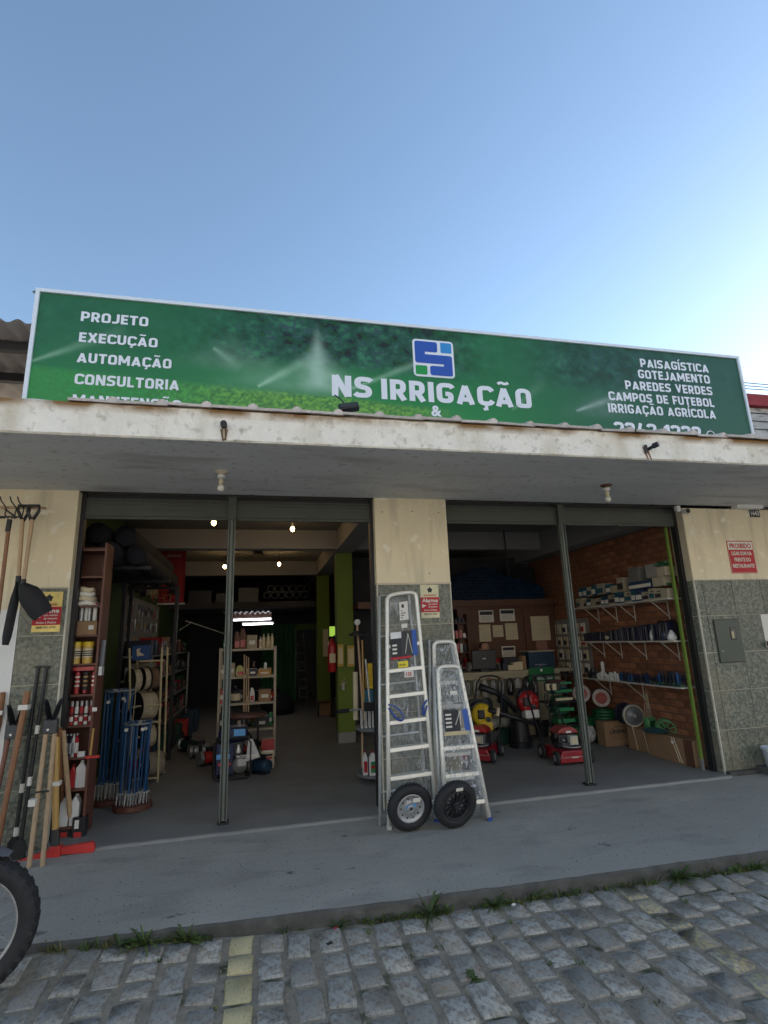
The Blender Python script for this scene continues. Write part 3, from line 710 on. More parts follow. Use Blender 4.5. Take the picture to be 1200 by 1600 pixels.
def jet(c, u0, v0, u1, v1, s, w=.012):
    dx, dv = u1-u0, v1-v0; t = ((U-u0)*dx*60+(V-v0)*dv)/(dx*dx*60+dv*dv); tt = t.clip(0, 1); d = np.abs(V-(v0+dv*tt))/(.010+.040*tt)
    a = (np.exp(-d*d)*s*.75*(t > 0)*(1-tt)**.7*(.5+.7*fbm(90, 20, 140)))[..., None]
    return c*(1-a)+np.array([.48, .75, .55])*a
c = plume(c, .330, .016, .32, .95, .60); c = plume(c, .332, .045, .30, .75, .42); c = plume(c, .262, .06, .30, .62, .22); c = plume(c, .22, .05, .45, .80, .18)
c = jet(c, .255, .36, .326, .66, .9); c = jet(c, .376, .40, .53, .86, .65); c = jet(c, .376, .40, .34, .52, .5); c = jet(c, .0, .44, .10, .76, .5); c = jet(c, .20, .66, .235, .50, .5); c = jet(c, .60, .30, .66, .62, .35)
c = jet(c, .700, .33, .80, .56, .9); c = plume(c, .74, .05, .25, .55, .18); c = jet(c, .86, .02, .885, .25, .6)
c = c*(.94+.12*fbm(4, 1, 120))[..., None]*(1-np.array([.1, .28, .05])*ss(.52, .78, U)[..., None])
c = np.clip(c, 0, 1)
me = bpy.data.meshes.new('printed_face'); vv = np.stack([GX-sg.location.x, 0*GX, GZ-zb], -1).reshape(-1, 3)
ii = (np.arange(nz-1)[:, None]*nx+np.arange(nx-1)[None]).ravel(); fc_ = np.stack([ii, ii+1, ii+nx+1, ii+nx], -1)
me.vertices.add(len(vv)); me.vertices.foreach_set('co', vv.astype('f').ravel()); me.loops.add(fc_.size); me.loops.foreach_set('vertex_index', fc_.astype('i').ravel())
me.polygons.add(len(fc_)); me.polygons.foreach_set('loop_start', np.arange(0, fc_.size, 4, dtype='i')); me.update(calc_edges=True)
ca = me.color_attributes.new('print', 'FLOAT_COLOR', 'POINT'); ca.data.foreach_set('color', np.concatenate([c.reshape(-1, 3), np.ones((nx*nz, 1))], 1).astype('f').ravel())
pm = bpy.data.materials.new('printed_banner'); pm.use_nodes = True; n_ = pm.node_tree.nodes; at_ = n_.new('ShaderNodeAttribute'); at_.attribute_name = 'print'
pm.node_tree.links.new(at_.outputs['Color'], n_['Principled BSDF'].inputs['Base Color']); n_['Principled BSDF'].inputs['Roughness'].default_value = .45
me.materials.append(pm); o = bpy.data.objects.new('printed_face', me); COL.objects.link(o); o.parent = sg
B().box(xl, xr, SY+.004, SY+.12, zb, zt-.002).out('box', steel, sg)
fr = B().box(xl-.035, xr+.035, SY-.02, SY+.13, zt, zt+.035); fr.box(xl-.035, xl, SY-.02, SY+.13, zb, zt).box(xr, xr+.03, SY-.02, SY+.13, zb, zt); fr.out('frame', framew, sg)
B().rod((xl-.03, SY+.02, zt+.02), (xl-.10, SY+.1, zt+.06), .012).out('corner_bolt', darkm, sg)
for x in (xl+.3, xl+2.5, xr-2.5, xr-.3): B().box(x-.03, x+.03, SY+.04, SY+.1, 3.5, zb).out('support_leg', steel, sg)
def sword(s, pxl, ytop, ybot, pxr, nm, t=.215, capscale=1):
    a = at(pxl, ybot, 'y', SY); b_ = at(pxl, ytop, 'y', SY); slope = (560-458)/(1150-63)
    r = at(pxr, (ytop+ybot)/2+slope*(pxr-pxl)*.9, 'y', SY); stroke_word(s, a.x, r.x, a.z, (b_.z-a.z)*capscale, SY-.003, nm, signwhite, sg, t)
for s, a, b_, c_, d in (('PROJETO', 126, 486.5, 501.5, 232), ('EXECUÇÃO', 123, 519, 534, 246.5), ('AUTOMAÇÃO', 119.5, 550.5, 566, 268), ('CONSULTORIA', 116, 583.5, 600, 280), ('MANUTENÇÃO', 112.5, 616, 632.5, 283)):
    sword(s, a, b_, c_, d, 'lettering', .205)
sword('NS', 518.6, 585.5, 618.5, 581, 'lettering', .225); sword('IRRIGAÇÃO', 596.2, 591.5, 623.5, 830, 'lettering', .22)
a = at(674, 649.5, 'y', SY); b_ = at(690.6, 650.5, 'y', SY); text('&', 'lettering', signwhite, sg, (a.x, SY-.003, a.z), XD, ZD, b_.x-a.x, .118, .035, .001)
for s, a, b_, c_, d in (('PAISAGÍSTICA', 1001, 560.5, 573.5, 1106), ('GOTEJAMENTO', 997.7, 577.5, 590.8, 1108), ('PAREDES VERDES', 977.6, 594.5, 608, 1111.8), ('CAMPOS DE FUTEBOL', 951.5, 611.5, 625, 1114.8), ('IRRIGAÇÃO AGRÍCOLA', 951, 630, 644, 1117.6)):
    sword(s, a, b_, c_, d, 'lettering', .205)
sword('2242-1222', 962, 659, 680, 1096, 'lettering', .22)
pc_ = at(1111, 681, 'y', SY-.004); B().ring(.062, .008, (pc_.x, SY-.006, pc_.z), RX(90), 24, 4).out('phone_symbol', signwhite, sg)
# logo
a = at(643.7, 529, 'y', SY); b_ = at(643.7, 587, 'y', SY); r = at(709, 561, 'y', SY); x0, x1, z0, z1 = a.x, r.x, b_.z, a.z
def rr(u0, v0, u1, v1, m, d, nm, rad=.03):
    pts = []; Wd, Hd = x1-x0, z1-z0
    for cx, cz, a0 in ((u1-rad, v0+rad, 90), (u0+rad, v0+rad, 180), (u0+rad, v1-rad, 270), (u1-rad, v1-rad, 0)):
        pass
    for cu, cv, a0 in ((u1-rad, v0+rad, 0), (u0+rad, v0+rad, 90), (u0+rad, v1-rad, 180), (u1-rad, v1-rad, 270)):
        for k in range(4):
            t = math.radians(a0+30*k); pts.append((x0+(cu+rad*math.cos(t))*Wd, z1-(cv-rad*math.sin(t))*Hd))
    B().prism(pts, SY-.002-d, SY-.001-d+.0005).out(nm, m, sg)
lb_ = mat('logo_blue', (.02, .085, .42), .5, var=.02); ll = mat('logo_light_blue', (.03, .26, .62), .5, var=.02); lg = mat('logo_green', (.01, .30, .06), .5, var=.02)
rr(0, 0, 1, 1, signwhite, .001, 'logo_square', .09)
rr(.05, .05, .60, .33, lb_, .003, 'logo_s_bar', .05); rr(.05, .15, .25, .60, lb_, .0035, 'logo_s_bar'); rr(.05, .40, .95, .64, lb_, .004, 'logo_s_bar', .05); rr(.80, .45, .95, .9, lb_, .0045, 'logo_s_bar'); rr(.40, .70, .95, .95, lb_, .005, 'logo_s_bar', .05)
rr(.74, .60, .80, .7, lb_, .0055, 'logo_s_bar', .01); rr(.25, .33, .29, .40, lb_, .0055, 'logo_s_bar', .01)
rr(.68, .05, .95, .33, ll, .003, 'logo_corner', .03); rr(.05, .71, .33, .95, lg, .003, 'logo_corner', .03)

# ================================================================== NEIGHBOURS
nb = T('neighbour_shed', 'open shed with corrugated grey roof and dark purlins left of the billboard', 'building', (-6, 1, 0))
NZ = 4.80
def corr(x0, x1, y0, y1, z, pitch, amp, name, m, parent, vert=False, slope=0, n=8):
    b = B(); k = int((x1-x0)/pitch*n); vs = []
    for i in range(k+1):
        x = x0+(x1-x0)*i/k; d = amp*math.sin(2*PI*i/n)
        vs += [(x, y0, z+d), (x, y1, z+d+slope*(y1-y0))] if not vert else [(x, y0+d, z), (x, y0+d, y1)]
    b.add(vs, [(2*i, 2*i+2, 2*i+3, 2*i+1) for i in range(k)]); o = b.out(name, m, parent); return o
corr(-12, -.9, -.27, 6, NZ, .177, .022, 'corrugated_roof', fibrem, nb)
for y in (.12, .86, 1.9, 3.2): B().box(-12, -.95, y-.04, y+.04, NZ-.13, NZ-.03).out('purlin', darkm, nb)
for x in (-2.55, -5, -8): B().box(x-.06, x+.06, 1.2, 1.3, 3.5, NZ-.13).out('post', darkm, nb)
B().box(-12, -2.52, 1.0, 7, 0, 4.0).out('wall', whitep, nb)
nr = T('neighbour_building', 'weathered white building with red roof edge right of the billboard', 'building', (12, 1, 0))
dirty = mat('weathered_whitewash', (0.50, 0.48, 0.46), .9, var=.2, scale=3, bump=.4); overlay(dirty, (.12, .11, .11), 4, .5, .7, (1, 1, 3))
B().box(6.95, 24, 1.0, 9, 0, 5.15).out('wall', dirty, nr)
for z in (4.72, 4.86, 5.0): B().box(6.94, 24, .985, 1.0, z, z+.012).out('wall_ledge', darkm, nr)
b = B()
for k in range(90): b.rod((6.9+k*.19, .92, 5.20), (6.9+k*.19, 2.5, 5.42), .085, 6)
b.out('roof_tile_rolls', redtile, nr, kind='stuff'); B().box(6.85, 24, .9, 1.02, 5.10, 5.30).out('eaves_board', redtile, nr)
wp = at(1290, 607, 'y', 1.5); pole = T('utility_pole', 'concrete utility pole outside the frame carrying the wires', 'pole', (wp.x, 1.5, 0)); B().rod((wp.x, 1.6, 0), (wp.x, 1.6, wp.z+.8), .14, 10, .09).out('pole_shaft', concrete, pole); B().box(wp.x-.7, wp.x+.7, 1.5, 1.6, wp.z-.15, wp.z-.05).out('crossarm', woodb, pole)
for k, z in enumerate((5.62, 5.70, 5.48)):
    wa, wb = at(1135, 595+5*k, 'y', 1.5), at(1290, 607+3*k, 'y', 1.5); pts = [wa.lerp(wb, t)+Vector((0, 0, -.06*t*(1-t))) for t in (0, .2, .4, .6, .8, 1)]
    B().path(pts, .008, 5).out('overhead_wire', darkm, label=['lowest', 'topmost', 'middle'][[2, 1, 0][k]]+' dark wire crossing the sky at the right end of the billboard', cat='wire', group='overhead wires')
# unseen row behind the camera, added to bounce low sun onto the shopfront
op = T('opposite_bounce_building', 'pale two-storey building across the street, behind the camera', 'building', (0, -12.5, 0))
B().box(-40, 45, -20, -12.5, 0, 7.5).out('wall', mat('bounce_whitewash', (.85, .83, .78), .9, var=.04), op)
for x in range(-12, 21, 4):
    f = B().box(x, x+1.4, -12.5, -12.45, 4.4, 5.8).out('window', offwhite, op); B().box(x+.06, x+1.34, -12.45, -12.44, 4.46, 5.74).out('pane', screenm, f)
B().box(24, 60, -3, 8, 0, 6.0).out('sun_block_building', dirty, label='whitewashed building further up the street, outside the frame', cat='building')  # unseen block, added so the low sun stays off the street

# ================================================================== ON THE CANOPY
for px, lb, kk in ((350, 'dark drain spout with rusty drips on the canopy front, left one', 0), (1012, 'forked dark drain spout on the canopy front, right one', 1)):
    p = at(px, 667 if not kk else 703, 'y', -1.585); t = T('drain_spout', lb, 'spout', p, 'drain spouts on the canopy front')
    if not kk:
        B().rod(p+Vector((0, .1, .01)), p+Vector((0, -.06, .005)), .026, 10).out('pipe', darkm, t)
        st = B(); st.prism([(p.x-.028, p.z-.02), (p.x+.03, p.z-.02), (p.x+.02, p.z-.105), (p.x-.01, p.z-.115)], p.y-.006, p.y+.004); st.out('rust_drip', brownrope, t)
        B().rod(p+Vector((0, -.01, -.02)), p+Vector((.004, -.012, -.10)), .006).out('rag_strand', ropem, t)
    else:
        B().rod(p+Vector((-.02, .05, -.01)), p+Vector((.035, -.07, .025)), .016, 8).rod(p+Vector((.02, -.05, .02)), p+Vector((.045, -.09, .028)), .026, 8).out('pipe', darkm, t)
        for s in (-.045, -.01): B().rod(p+Vector((s, .0, .03)), p+Vector((s+.03, -.008, -.10)), .009, 6, .004).out('drip_strand', woodb, t)
        B().rod(p+Vector((-.035, -.02, .04)), p+Vector((-.03, -.01, -.04)), .014, 6).out('pipe_stub', blackpl, t)
fl = at(545, 640, 'y', -1.52); t = T('floodlight', 'small black floodlight lying on the canopy tiles below the billboard', 'floodlight', fl)
Mf = Matrix.Translation(fl+Vector((0, 0, .015))) @ RY(-12) @ RX(-25)
B().box(-.085, .085, -.03, .03, -.03, .035, Mf).out('housing', blackpl, t, bevel=.006); B().box(-.07, .07, -.036, -.03, -.022, .026, Mf).out('lamp_glass', screenm, t)
B().path([fl+Vector((-.02, .02, .04)), fl+Vector((-.06, .06, .12)), fl+Vector((-.10, .12, .18))], .006).out('cable', darkm, t)
for px, py, lb in ((346, 737, 'unlit bulb in a ceiling holder under the canopy, left bay'), (947, 758, 'unlit round bulb in a ceiling holder under the canopy, right bay')):
    p = at(px, py, 'z', SOF-.002); t = T('ceiling_lamp', lb, 'lamp', p, 'bulb holders under the canopy')
    B().lathe([(.062, 0), (.06, -.008), (.035, -.018), (.028, -.03)], p, None, 18).out('canopy_plate', woodpan if px > 500 else creamd, t, smooth='auto')
    B().lathe([(.02, -.03), (.034, -.034), (.034, -.062), (.02, -.066)], p, None, 16).out('socket', whitepl, t)
    B().lathe([(.014, -.066), (.02, -.08), (.021, -.115), (.016, -.12)], p, None, 14).out('bulb_neck', paperc, t, smooth='auto')
    B().lathe([(.012, -.12), (.026, -.135), (.033, -.155), (.026, -.178), (.010, -.187)], p, None, 16).out('bulb', coldglass, t, smooth='auto')
p = at(1140, 786, 'z', SOF); B().box(5.95, 6.35, -.12, -.02, SOF-.05, SOF-.002).out('tube_lamp_base', whitepl, label='white lamp base on the soffit at the right edge', cat='lamp')
# CCTV camera
p = at(1072, 799, 'y', -.05); t = T('security_camera', 'small black-faced dome of a security camera by the top of the right wall', 'camera', p)
B().rod(p+Vector((0, .045, 0)), p+Vector((0, -.03, 0)), .032, 14).out('body', whitepl, t); B().rod(p+Vector((0, -.03, 0)), p+Vector((0, -.036, 0)), .03, 14).out('lens_ring', blackpl, t); B().rod(p+Vector((0, -.036, 0)), p+Vector((0, -.04, 0)), .012, 10).out('lens', screenm, t)
q = at(1058, 795, 'y', -.03); B().box(q.x-.025, q.x+.025, -.06, -.012, q.z-.04, q.z+.035).out('junction_box', whitepl, t)
B().path([q+Vector((-.03, 0, -.03)), q+Vector((-.05, .02, -.10)), q+Vector((-.04, .0, -.16))], .006).out('cable', darkm, t)
# number plate
a = at(1170, 797, 'y', -.013); b_ = at(1187, 808, 'y', -.013); t = T('house_number', 'small dark plate with pale house number high on the right wall', 'number plate', (a.x, -.013, b_.z))
B().box(a.x, b_.x, -.022, -.012, b_.z, a.z).out('plate', inkm, t)
text('1642', 'digits', whitepl, t, (a.x+.012, -.022, b_.z+.022), XD, ZD, b_.x-a.x-.024, .055, .02)
# PROIBIDO sign
a = at(1134, 845, 'y', -.013); b_ = at(1181, 895, 'y', -.013); x0, x1, z1, z0 = a.x, a.x+.40, a.z, b_.z-.005
t = T('prohibition_sign', 'red and white sign on the cream wall reading PROIBIDO LIGAR SOM NA FRENTE DO RESTAURANTE', 'sign', (x0, -.013, z0))
B().box(x0, x1, -.017, -.013, z0, z1).out('plate', redink, t, bevel=.002)
B().box(x0+.012, x1-.012, -.0185, -.017, z1-.115, z1-.012).out('white_field', paperm, t)
for xx in (x0+.008, x1-.011): B().box(xx, xx+.003, -.0185, -.017, z0+.01, z1-.12).out('border_line', paperm, t)
B().box(x0+.012, x1-.012, -.0185, -.017, z0+.008, z0+.011).out('border_line', paperm, t)
xm = (x0+x1)/2
for s, zz, w, m, cp in (('PROIBIDO', z1-.095, .33, redink, .058), ('LIGAR SOM NA', z1-.185, .31, paperm, .045), ('FRENTE DO', z1-.265, .25, paperm, .045), ('RESTAURANTE', z1-.345, .33, paperm, .045)):
    text(s, 'lettering', m, t, (xm, -.0187, zz), XD, ZD, w, cp, .03, .001, 'C')
# meter box
a = at(1114, 969, 'y', -.012); b_ = at(1164, 1033, 'y', -.012); x0, x1, z0, z1 = a.x-.0, b_.x, b_.z, a.z; mg = mat('grey_green_meter_box', (.075, .088, .07), .5, var=.08)
t = T('meter_box', 'grey-green steel electricity meter box set in the granite wall', 'meter box', (x0, -.012, z0))
B().box(x0, x1, -.03, -.009, z0, z1).out('door', mg, t, bevel=.003)
fr = B(); fr.box(x0-.012, x1+.012, -.014, -.009, z0-.012, z0).box(x0-.012, x1+.012, -.014, -.009, z1, z1+.012).box(x0-.012, x0, -.014, -.009, z0, z1).box(x1, x1+.012, -.014, -.009, z0, z1); fr.out('frame', olive, t)
B().box(x0+.20, x0+.29, -.034, -.03, z1-.24, z1-.09).out('window_frame', blackpl, t); B().box(x0+.21, x0+.28, -.035, -.034, z1-.23, z1-.10).out('glass', screenm, t); B().box(x0+.215, x0+.245, -.036, -.035, z1-.22, z1-.14).out('meter_dial', yelrack, t)
B().box(x0+.06, x0+.14, -.031, -.03, z0+.19, z0+.193).out('slot', inkm, t); B().rod((x0+.05, -.031, z0+.13), (x0+.05, -.036, z0+.13), .008).out('lock', steel, t)
# poster at the right edge
a = at(1188, 960, 'y', -.012); B().box(a.x, a.x+.6, -.014, -.011, a.z-.40, a.z).out('poster', paperm, label='pale poster on the granite wall cut by the right edge', cat='poster')
p = at(1201, 1006, 'y', -.04); t = T('bell_push', 'round red-brown knob beside the pale poster at the right edge', 'knob', p); B().lathe([(.0, 0), (.035, .005), (.045, .02), (.045, .035), (.03, .045)], p, RX(90), 14).out('cap', woodred, t, smooth='auto')
# alarm plates
def alarm(x0, z0, w, h, m, lb, y=-.014, rot=0):
    t = T('alarm_plate', lb, 'sign', (x0, y, z0), 'alarm warning plates')
    B().box(x0, x0+w, y-.004, y, z0, z0+h).out('plate', m, t)
    B().box(x0, x0+w, y-.0055, y-.004, z0+h*.17, z0+h*.62).out('red_field', redink, t)
    f = B(); cx, cz = x0+w*.52, z0+h*.84; pts = []
    for k in range(10):
        r = .032 if k % 2 == 0 else .022; pts.append((cx+r*math.sin(k*PI/5)*w/.2, cz+r*math.cos(k*PI/5)*w/.2))
    f.prism(pts, y-.0055, y-.004); f.out('flower_emblem', inkm, t)
    text('verisure', 'lettering', redink, t, (x0+w*.5, y-.0056, z0+h*.66), XD, ZD, w*.66, h*.06, .02, .001, 'C')
    text('Alarme', 'lettering', paperm, t, (x0+w*.5, y-.006, z0+h*.47), XD, ZD, w*.86, h*.11, .03, .001, 'C')
    for s, k, ww, xx in (('com registro', .39, .52, .64), ('de imagem', .31, .48, .64), ('Aviso à Polícia', .21, .72, .5)):
        text(s, 'lettering', paperm, t, (x0+w*xx, y-.006, z0+h*k), XD, ZD, w*ww, h*.05, .02, .001, 'C')
    B().prism([(x0+w*.06, z0+h*.30), (x0+w*.30, z0+h*.37), (x0+w*.06, z0+h*.42)], y-.006, y-.005).out('camera_symbol', paperm, t)
    text('0800 701 6750', 'lettering', inkm, t, (x0+w*.5, y-.005, z0+h*.09), XD, ZD, w*.7, h*.045, .02, .001, 'C')
    return t
a = at(656, 914, 'y', -.014); b_ = at(688, 965, 'y', -.014); alarm(a.x, b_.z, b_.x-a.x-.005, a.z-b_.z, silverm, 'silver and red alarm plate on the centre pillar beside the tall ladder')
a = at(63, 925, 'y', -.014); b_ = at(92, 987, 'y', -.014); alarm(a.x-.04, b_.z, b_.x-a.x+.045, a.z-b_.z, goldm, 'gold and red alarm plate on the left pillar behind the hanging shovels')
# bucket on the step at right
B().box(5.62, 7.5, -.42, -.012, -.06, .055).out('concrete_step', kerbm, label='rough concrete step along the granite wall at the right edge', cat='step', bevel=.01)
p = Vector((5.73, -.20, .055)); t = T('plastic_bucket', 'translucent plastic bucket on the concrete step at the right edge', 'bucket', p); bk = mat('cloudy_plastic', (.52, .56, .62), .35, var=.1)
B().lathe([(.095, 0), (.10, .01), (.125, .19), (.135, .20), (.135, .215), (.122, .215), (.10, .02)], p, None, 24).out('body', bk, t, smooth='auto')
B().box(p.x-.10, p.x-.02, p.y-.125, p.y-.118, .09, .17, None).out('label', redpl, t); B().path([p+Vector((.13*math.cos(a_), -.02-.10*math.sin(a_), .19-.07*math.sin(a_))) for a_ in [i*PI/8 for i in range(9)]], .004).out('handle', whitepl, t)

# ================================================================== LADDERS AND WHEELS AT THE CENTRE PILLAR
def ladder(bl, br, tl, tr, lb, nst, first, sp, rear=None, film_on=True, deep=.09, rr=.021, rear_side=-1, m=alum):
    """folded step ladder leaning back: bl..tr corners of its front frame"""
    bl, br, tl, tr = map(Vector, (bl, br, tl, tr)); org = (bl+br)/2
    t = T('step_ladder', lb, 'ladder', org, 'aluminium step ladders at the centre pillar')
    n = (br-bl).cross(tl-bl).normalized(); n = n if n.y < 0 else -n      # towards the street
    up = ((tl+tr)/2-(bl+br)/2).normalized(); L_ = ((tl+tr)/2-(bl+br)/2).length
    arc = []; w = (tr-tl)
    for k in range(11):
        a_ = PI*k/10; arc.append((tl+tr)/2 - w/2*(abs(math.cos(a_))**.55*(1 if math.cos(a_) > 0 else -1)) + up*(.085*abs(math.sin(a_))**.55-.085))
    B().path([bl, bl.lerp(tl, .5)] + arc + [br.lerp(tr, .5), br], rr, 8).out('front_frame', m, t, smooth='auto')
    def lr(s): f = s/L_; return bl.lerp(tl, f), br.lerp(tr, f)
    for k in range(nst):
        a_, b_ = lr(first+k*sp); u = (b_-a_).normalized(); wd = (b_-a_).length; fw = n; c_ = (a_+b_)/2
        M4 = Matrix((( u.x, -fw.x, up.x, c_.x), (u.y, -fw.y, up.y, c_.y), (u.z, -fw.z, up.z, c_.z), (0, 0, 0, 1)))
        st = B().box(-wd/2+.012, wd/2-.012, -.012, .0, -.022, .014, M4).box(-wd/2+.012, wd/2-.012, .002, deep, .004, .012, M4 @ RX(10)).out('step', m, t, bevel=.003)
        for s in (-1, 1): B().box(s*wd/2-.014, s*wd/2+.014, -.017, .02, .014, .021, M4).out('end_cap', bluecap, st)
    # rear frame
    off = -n*.075 + Vector((rear_side*.055, 0, .03)); a0, b0 = bl+off, br+off; a1, b1 = tl+off*1.0-up*.02, tr+off-up*.02
    B().path([a0, a1, a1+(b1-a1), b0], rr*.8, 6).out('rear_frame', alumd, t, smooth='auto')
    for k in range(0, nst, 2):
        f = (first+k*sp+sp*.42)/L_; B().rod(a0.lerp(a1, f), b0.lerp(b1, f), .009, 6).out('rear_brace', alumd, t)
    for q in (bl, br): B().cbox(q+Vector((0, 0, .012)), (.040, .040, .035)).out('foot', bluecap if q is br else alumd, t)
    if film_on:
        f0, f1 = film_on; N = 10; b = B(); vs = []
        for i in range(N+1):
            for j in range(N*2+1):
                l_, r_ = lr(L_*(f0+(f1-f0)*j/(2*N))); pt = l_.lerp(r_, .07+.86*i/N if nst > 5 else i/N) + n*((.003 if nst > 5 else .021)+rnd.uniform(-.004, .006)*(0 < i < N)); vs.append(pt)
        q = 2*N+1; b.add(vs, [(i*q+j, (i+1)*q+j, (i+1)*q+j+1, i*q+j+1) for i in range(N) for j in range(2*N)]); b.out('plastic_film', film if nst > 5 else film2, t)
    return t, lr, n, up, L_
def ladder_label(t, lr, n, up, L_, s0, s1, u0, u1, m, nm, d=.026):
    a0, b0 = lr(s0); a1, b1 = lr(s1); q = [a0.lerp(b0, u0), a0.lerp(b0, u1), a1.lerp(b1, u1), a1.lerp(b1, u0)]; q = [v+n*d for v in q]
    b = B(); b.add(q+[v-n*.001 for v in q], [(0, 1, 2, 3), (7, 6, 5, 4), (0, 4, 5, 1), (1, 5, 6, 2), (2, 6, 7, 3), (3, 7, 4, 0)]); return b.out(nm, m, t)
zS = -.026
bl = at(608, 1296, 'z', zS); br = at(683, 1284, 'z', zS)
tl = at(604, 930, 'y', -.12); tr = at(650, 924, 'y', -.12)
t, lr, n, up, L_ = ladder(bl, br, tl, tr, 'tallest step ladder, bare steps, leaning on the centre pillar with a wheel at its foot', 7, .165, .240, film_on=(.05, .985))
args = (t, lr, n, up, L_)
xu = (br-bl).normalized()
ladder_label(*args, L_*.865, L_*.955, .38, .66, paperm, 'white_label')
for k in range(4): ladder_label(*args, L_*(.875+.011*k), L_*(.879+.011*k), .42, .42+.16*((k*7) % 3+1)/3, inkm, 'print_line', .0275)
ladder_label(*args, L_*.925, L_*.942, .45, .53, inkm, 'print_block', .0275)
ladder_label(*args, L_*.828, L_*.848, .42, .60, paperm, 'price_tag')
ladder_label(*args, L_*.695, L_*.812, .08, .40, inkm, 'card_left'); ladder_label(*args, L_*.782, L_*.812, .08, .40, alumd, 'card_header', .0268)
ladder_label(*args, L_*.695, L_*.812, .40, .72, blackpl, 'card_middle', .0262); ladder_label(*args, L_*.695, L_*.815, .72, .86, blueink, 'card_blue_edge'); ladder_label(*args, L_*.686, L_*.696, .08, .66, redink, 'card_red_edge', .0268)
for k in range(3): ladder_label(*args, L_*(.710+.018*k), L_*(.719+.018*k), .13, .26, paperm, 'card_print', .0268)
a_, b_ = lr(L_*.708); c_, d_ = lr(L_*.80); e1 = c_.lerp(d_, .60)+n*.028
for u in (.50, .70): B().rod(a_.lerp(b_, u)+n*.028, e1, .0035, 4).out('printed_ladder', paperm, t)
ladder_label(*args, L_*.646, L_*.674, .28, .56, yelpaper, 'yellow_label'); text('30 DIAS', 'lettering', inkm, t, lr(L_*.654)[0].lerp(lr(L_*.654)[1], .42)+n*.027, xu, up, .085, .018, .02, .001, 'C')
ladder_label(*args, L_*.600, L_*.632, .44, .70, paperm, 'white_red_sticker'); text('150', 'lettering', redink, t, lr(L_*.606)[0].lerp(lr(L_*.606)[1], .57)+n*.027, xu, up, .07, .032, .03, .001, 'C')
for s0, u0, u1 in ((1.02, .02, .30), (1.02, .86, .99)):     # blue straps
    a_, b_ = lr(s0); pts = [a_.lerp(b_, u0)+n*.02 if u0 < .5 else b_+n*.02]
    if u0 < .5: pts = [a_+n*.02+up*.03, a_.lerp(b_, .12)+n*.03+up*.02, a_.lerp(b_, .30)+n*.03-up*.04, a_.lerp(b_, .38)+n*.03-up*.13, a_.lerp(b_, .2)+n*.03-up*.12, a_+n*.02-up*.0]
    else: pts = [b_+n*.02+up*.03, b_+n*.035-(b_-a_).normalized()*.06-up*.03, b_+n*.03-(b_-a_).normalized()*.05-up*.12, b_+n*.02-up*.02]
    for _ in (0, 1): pts = [pts[0]]+[q for u_, v_ in zip(pts, pts[1:]) for q in (u_.lerp(v_, .25), u_.lerp(v_, .75))]+[pts[-1]]
    B().path(pts, .010, 4).out('blue_strap', bluecap, t)
bl2 = at(682, 1262, 'z', zS); br2 = at(752, 1255, 'z', zS); tl2 = at(677, 1003, 'y', -.18); tr2 = at(710, 1002, 'y', -.18)
t2, *a2 = ladder(bl2, br2, tl2, tr2, 'film-wrapped step ladder standing behind the shorter one, right of the tallest', 5, .26, .235, film_on=(.35, .98), rear_side=-.4)
bl3 = at(698, 1291, 'z', zS); br3 = at(765, 1282, 'z', zS); tl3 = at(683, 1042, 'y', -.30); tr3 = at(718, 1040, 'y', -.30)
t3, lr, n, up, L_ = ladder(bl3, br3, tl3, tr3, 'shortest film-wrapped step ladder in front, with the black-rimmed wheel at its foot', 3, .165, .235, film_on=(.14, .98), rear_side=-.3)
args = (t3, lr, n, up, L_)
ladder_label(*args, L_*.80, L_*.825, .40, .66, paperm, 'price_tag', .032)
ladder_label(*args, L_*.555, L_*.70, .10, .60, inkm, 'card_left', .030); ladder_label(*args, L_*.535, L_*.56, .06, .80, yelrack, 'card_yellow_edge', .031); ladder_label(*args, L_*.56, L_*.70, .74, .92, blueink, 'card_blue_edge', .031)
ladder_label(*args, L_*.575, L_*.70, .60, .74, mat('card_grey', (.22, .20, .16), .6), 'card_middle', .0305)
for k in range(4): ladder_label(*args, L_*(.585+.026*k), L_*(.597+.026*k), .14, .34, paperm, 'card_print', .031)
a_, b_ = lr(L_*.60); c_, d_ = lr(L_*.69)
for u in (.45, .62): B().rod(a_.lerp(b_, u)+n*.033, c_.lerp(d_, .66)+n*.033, .004, 4).out('printed_ladder', paperm, t3)
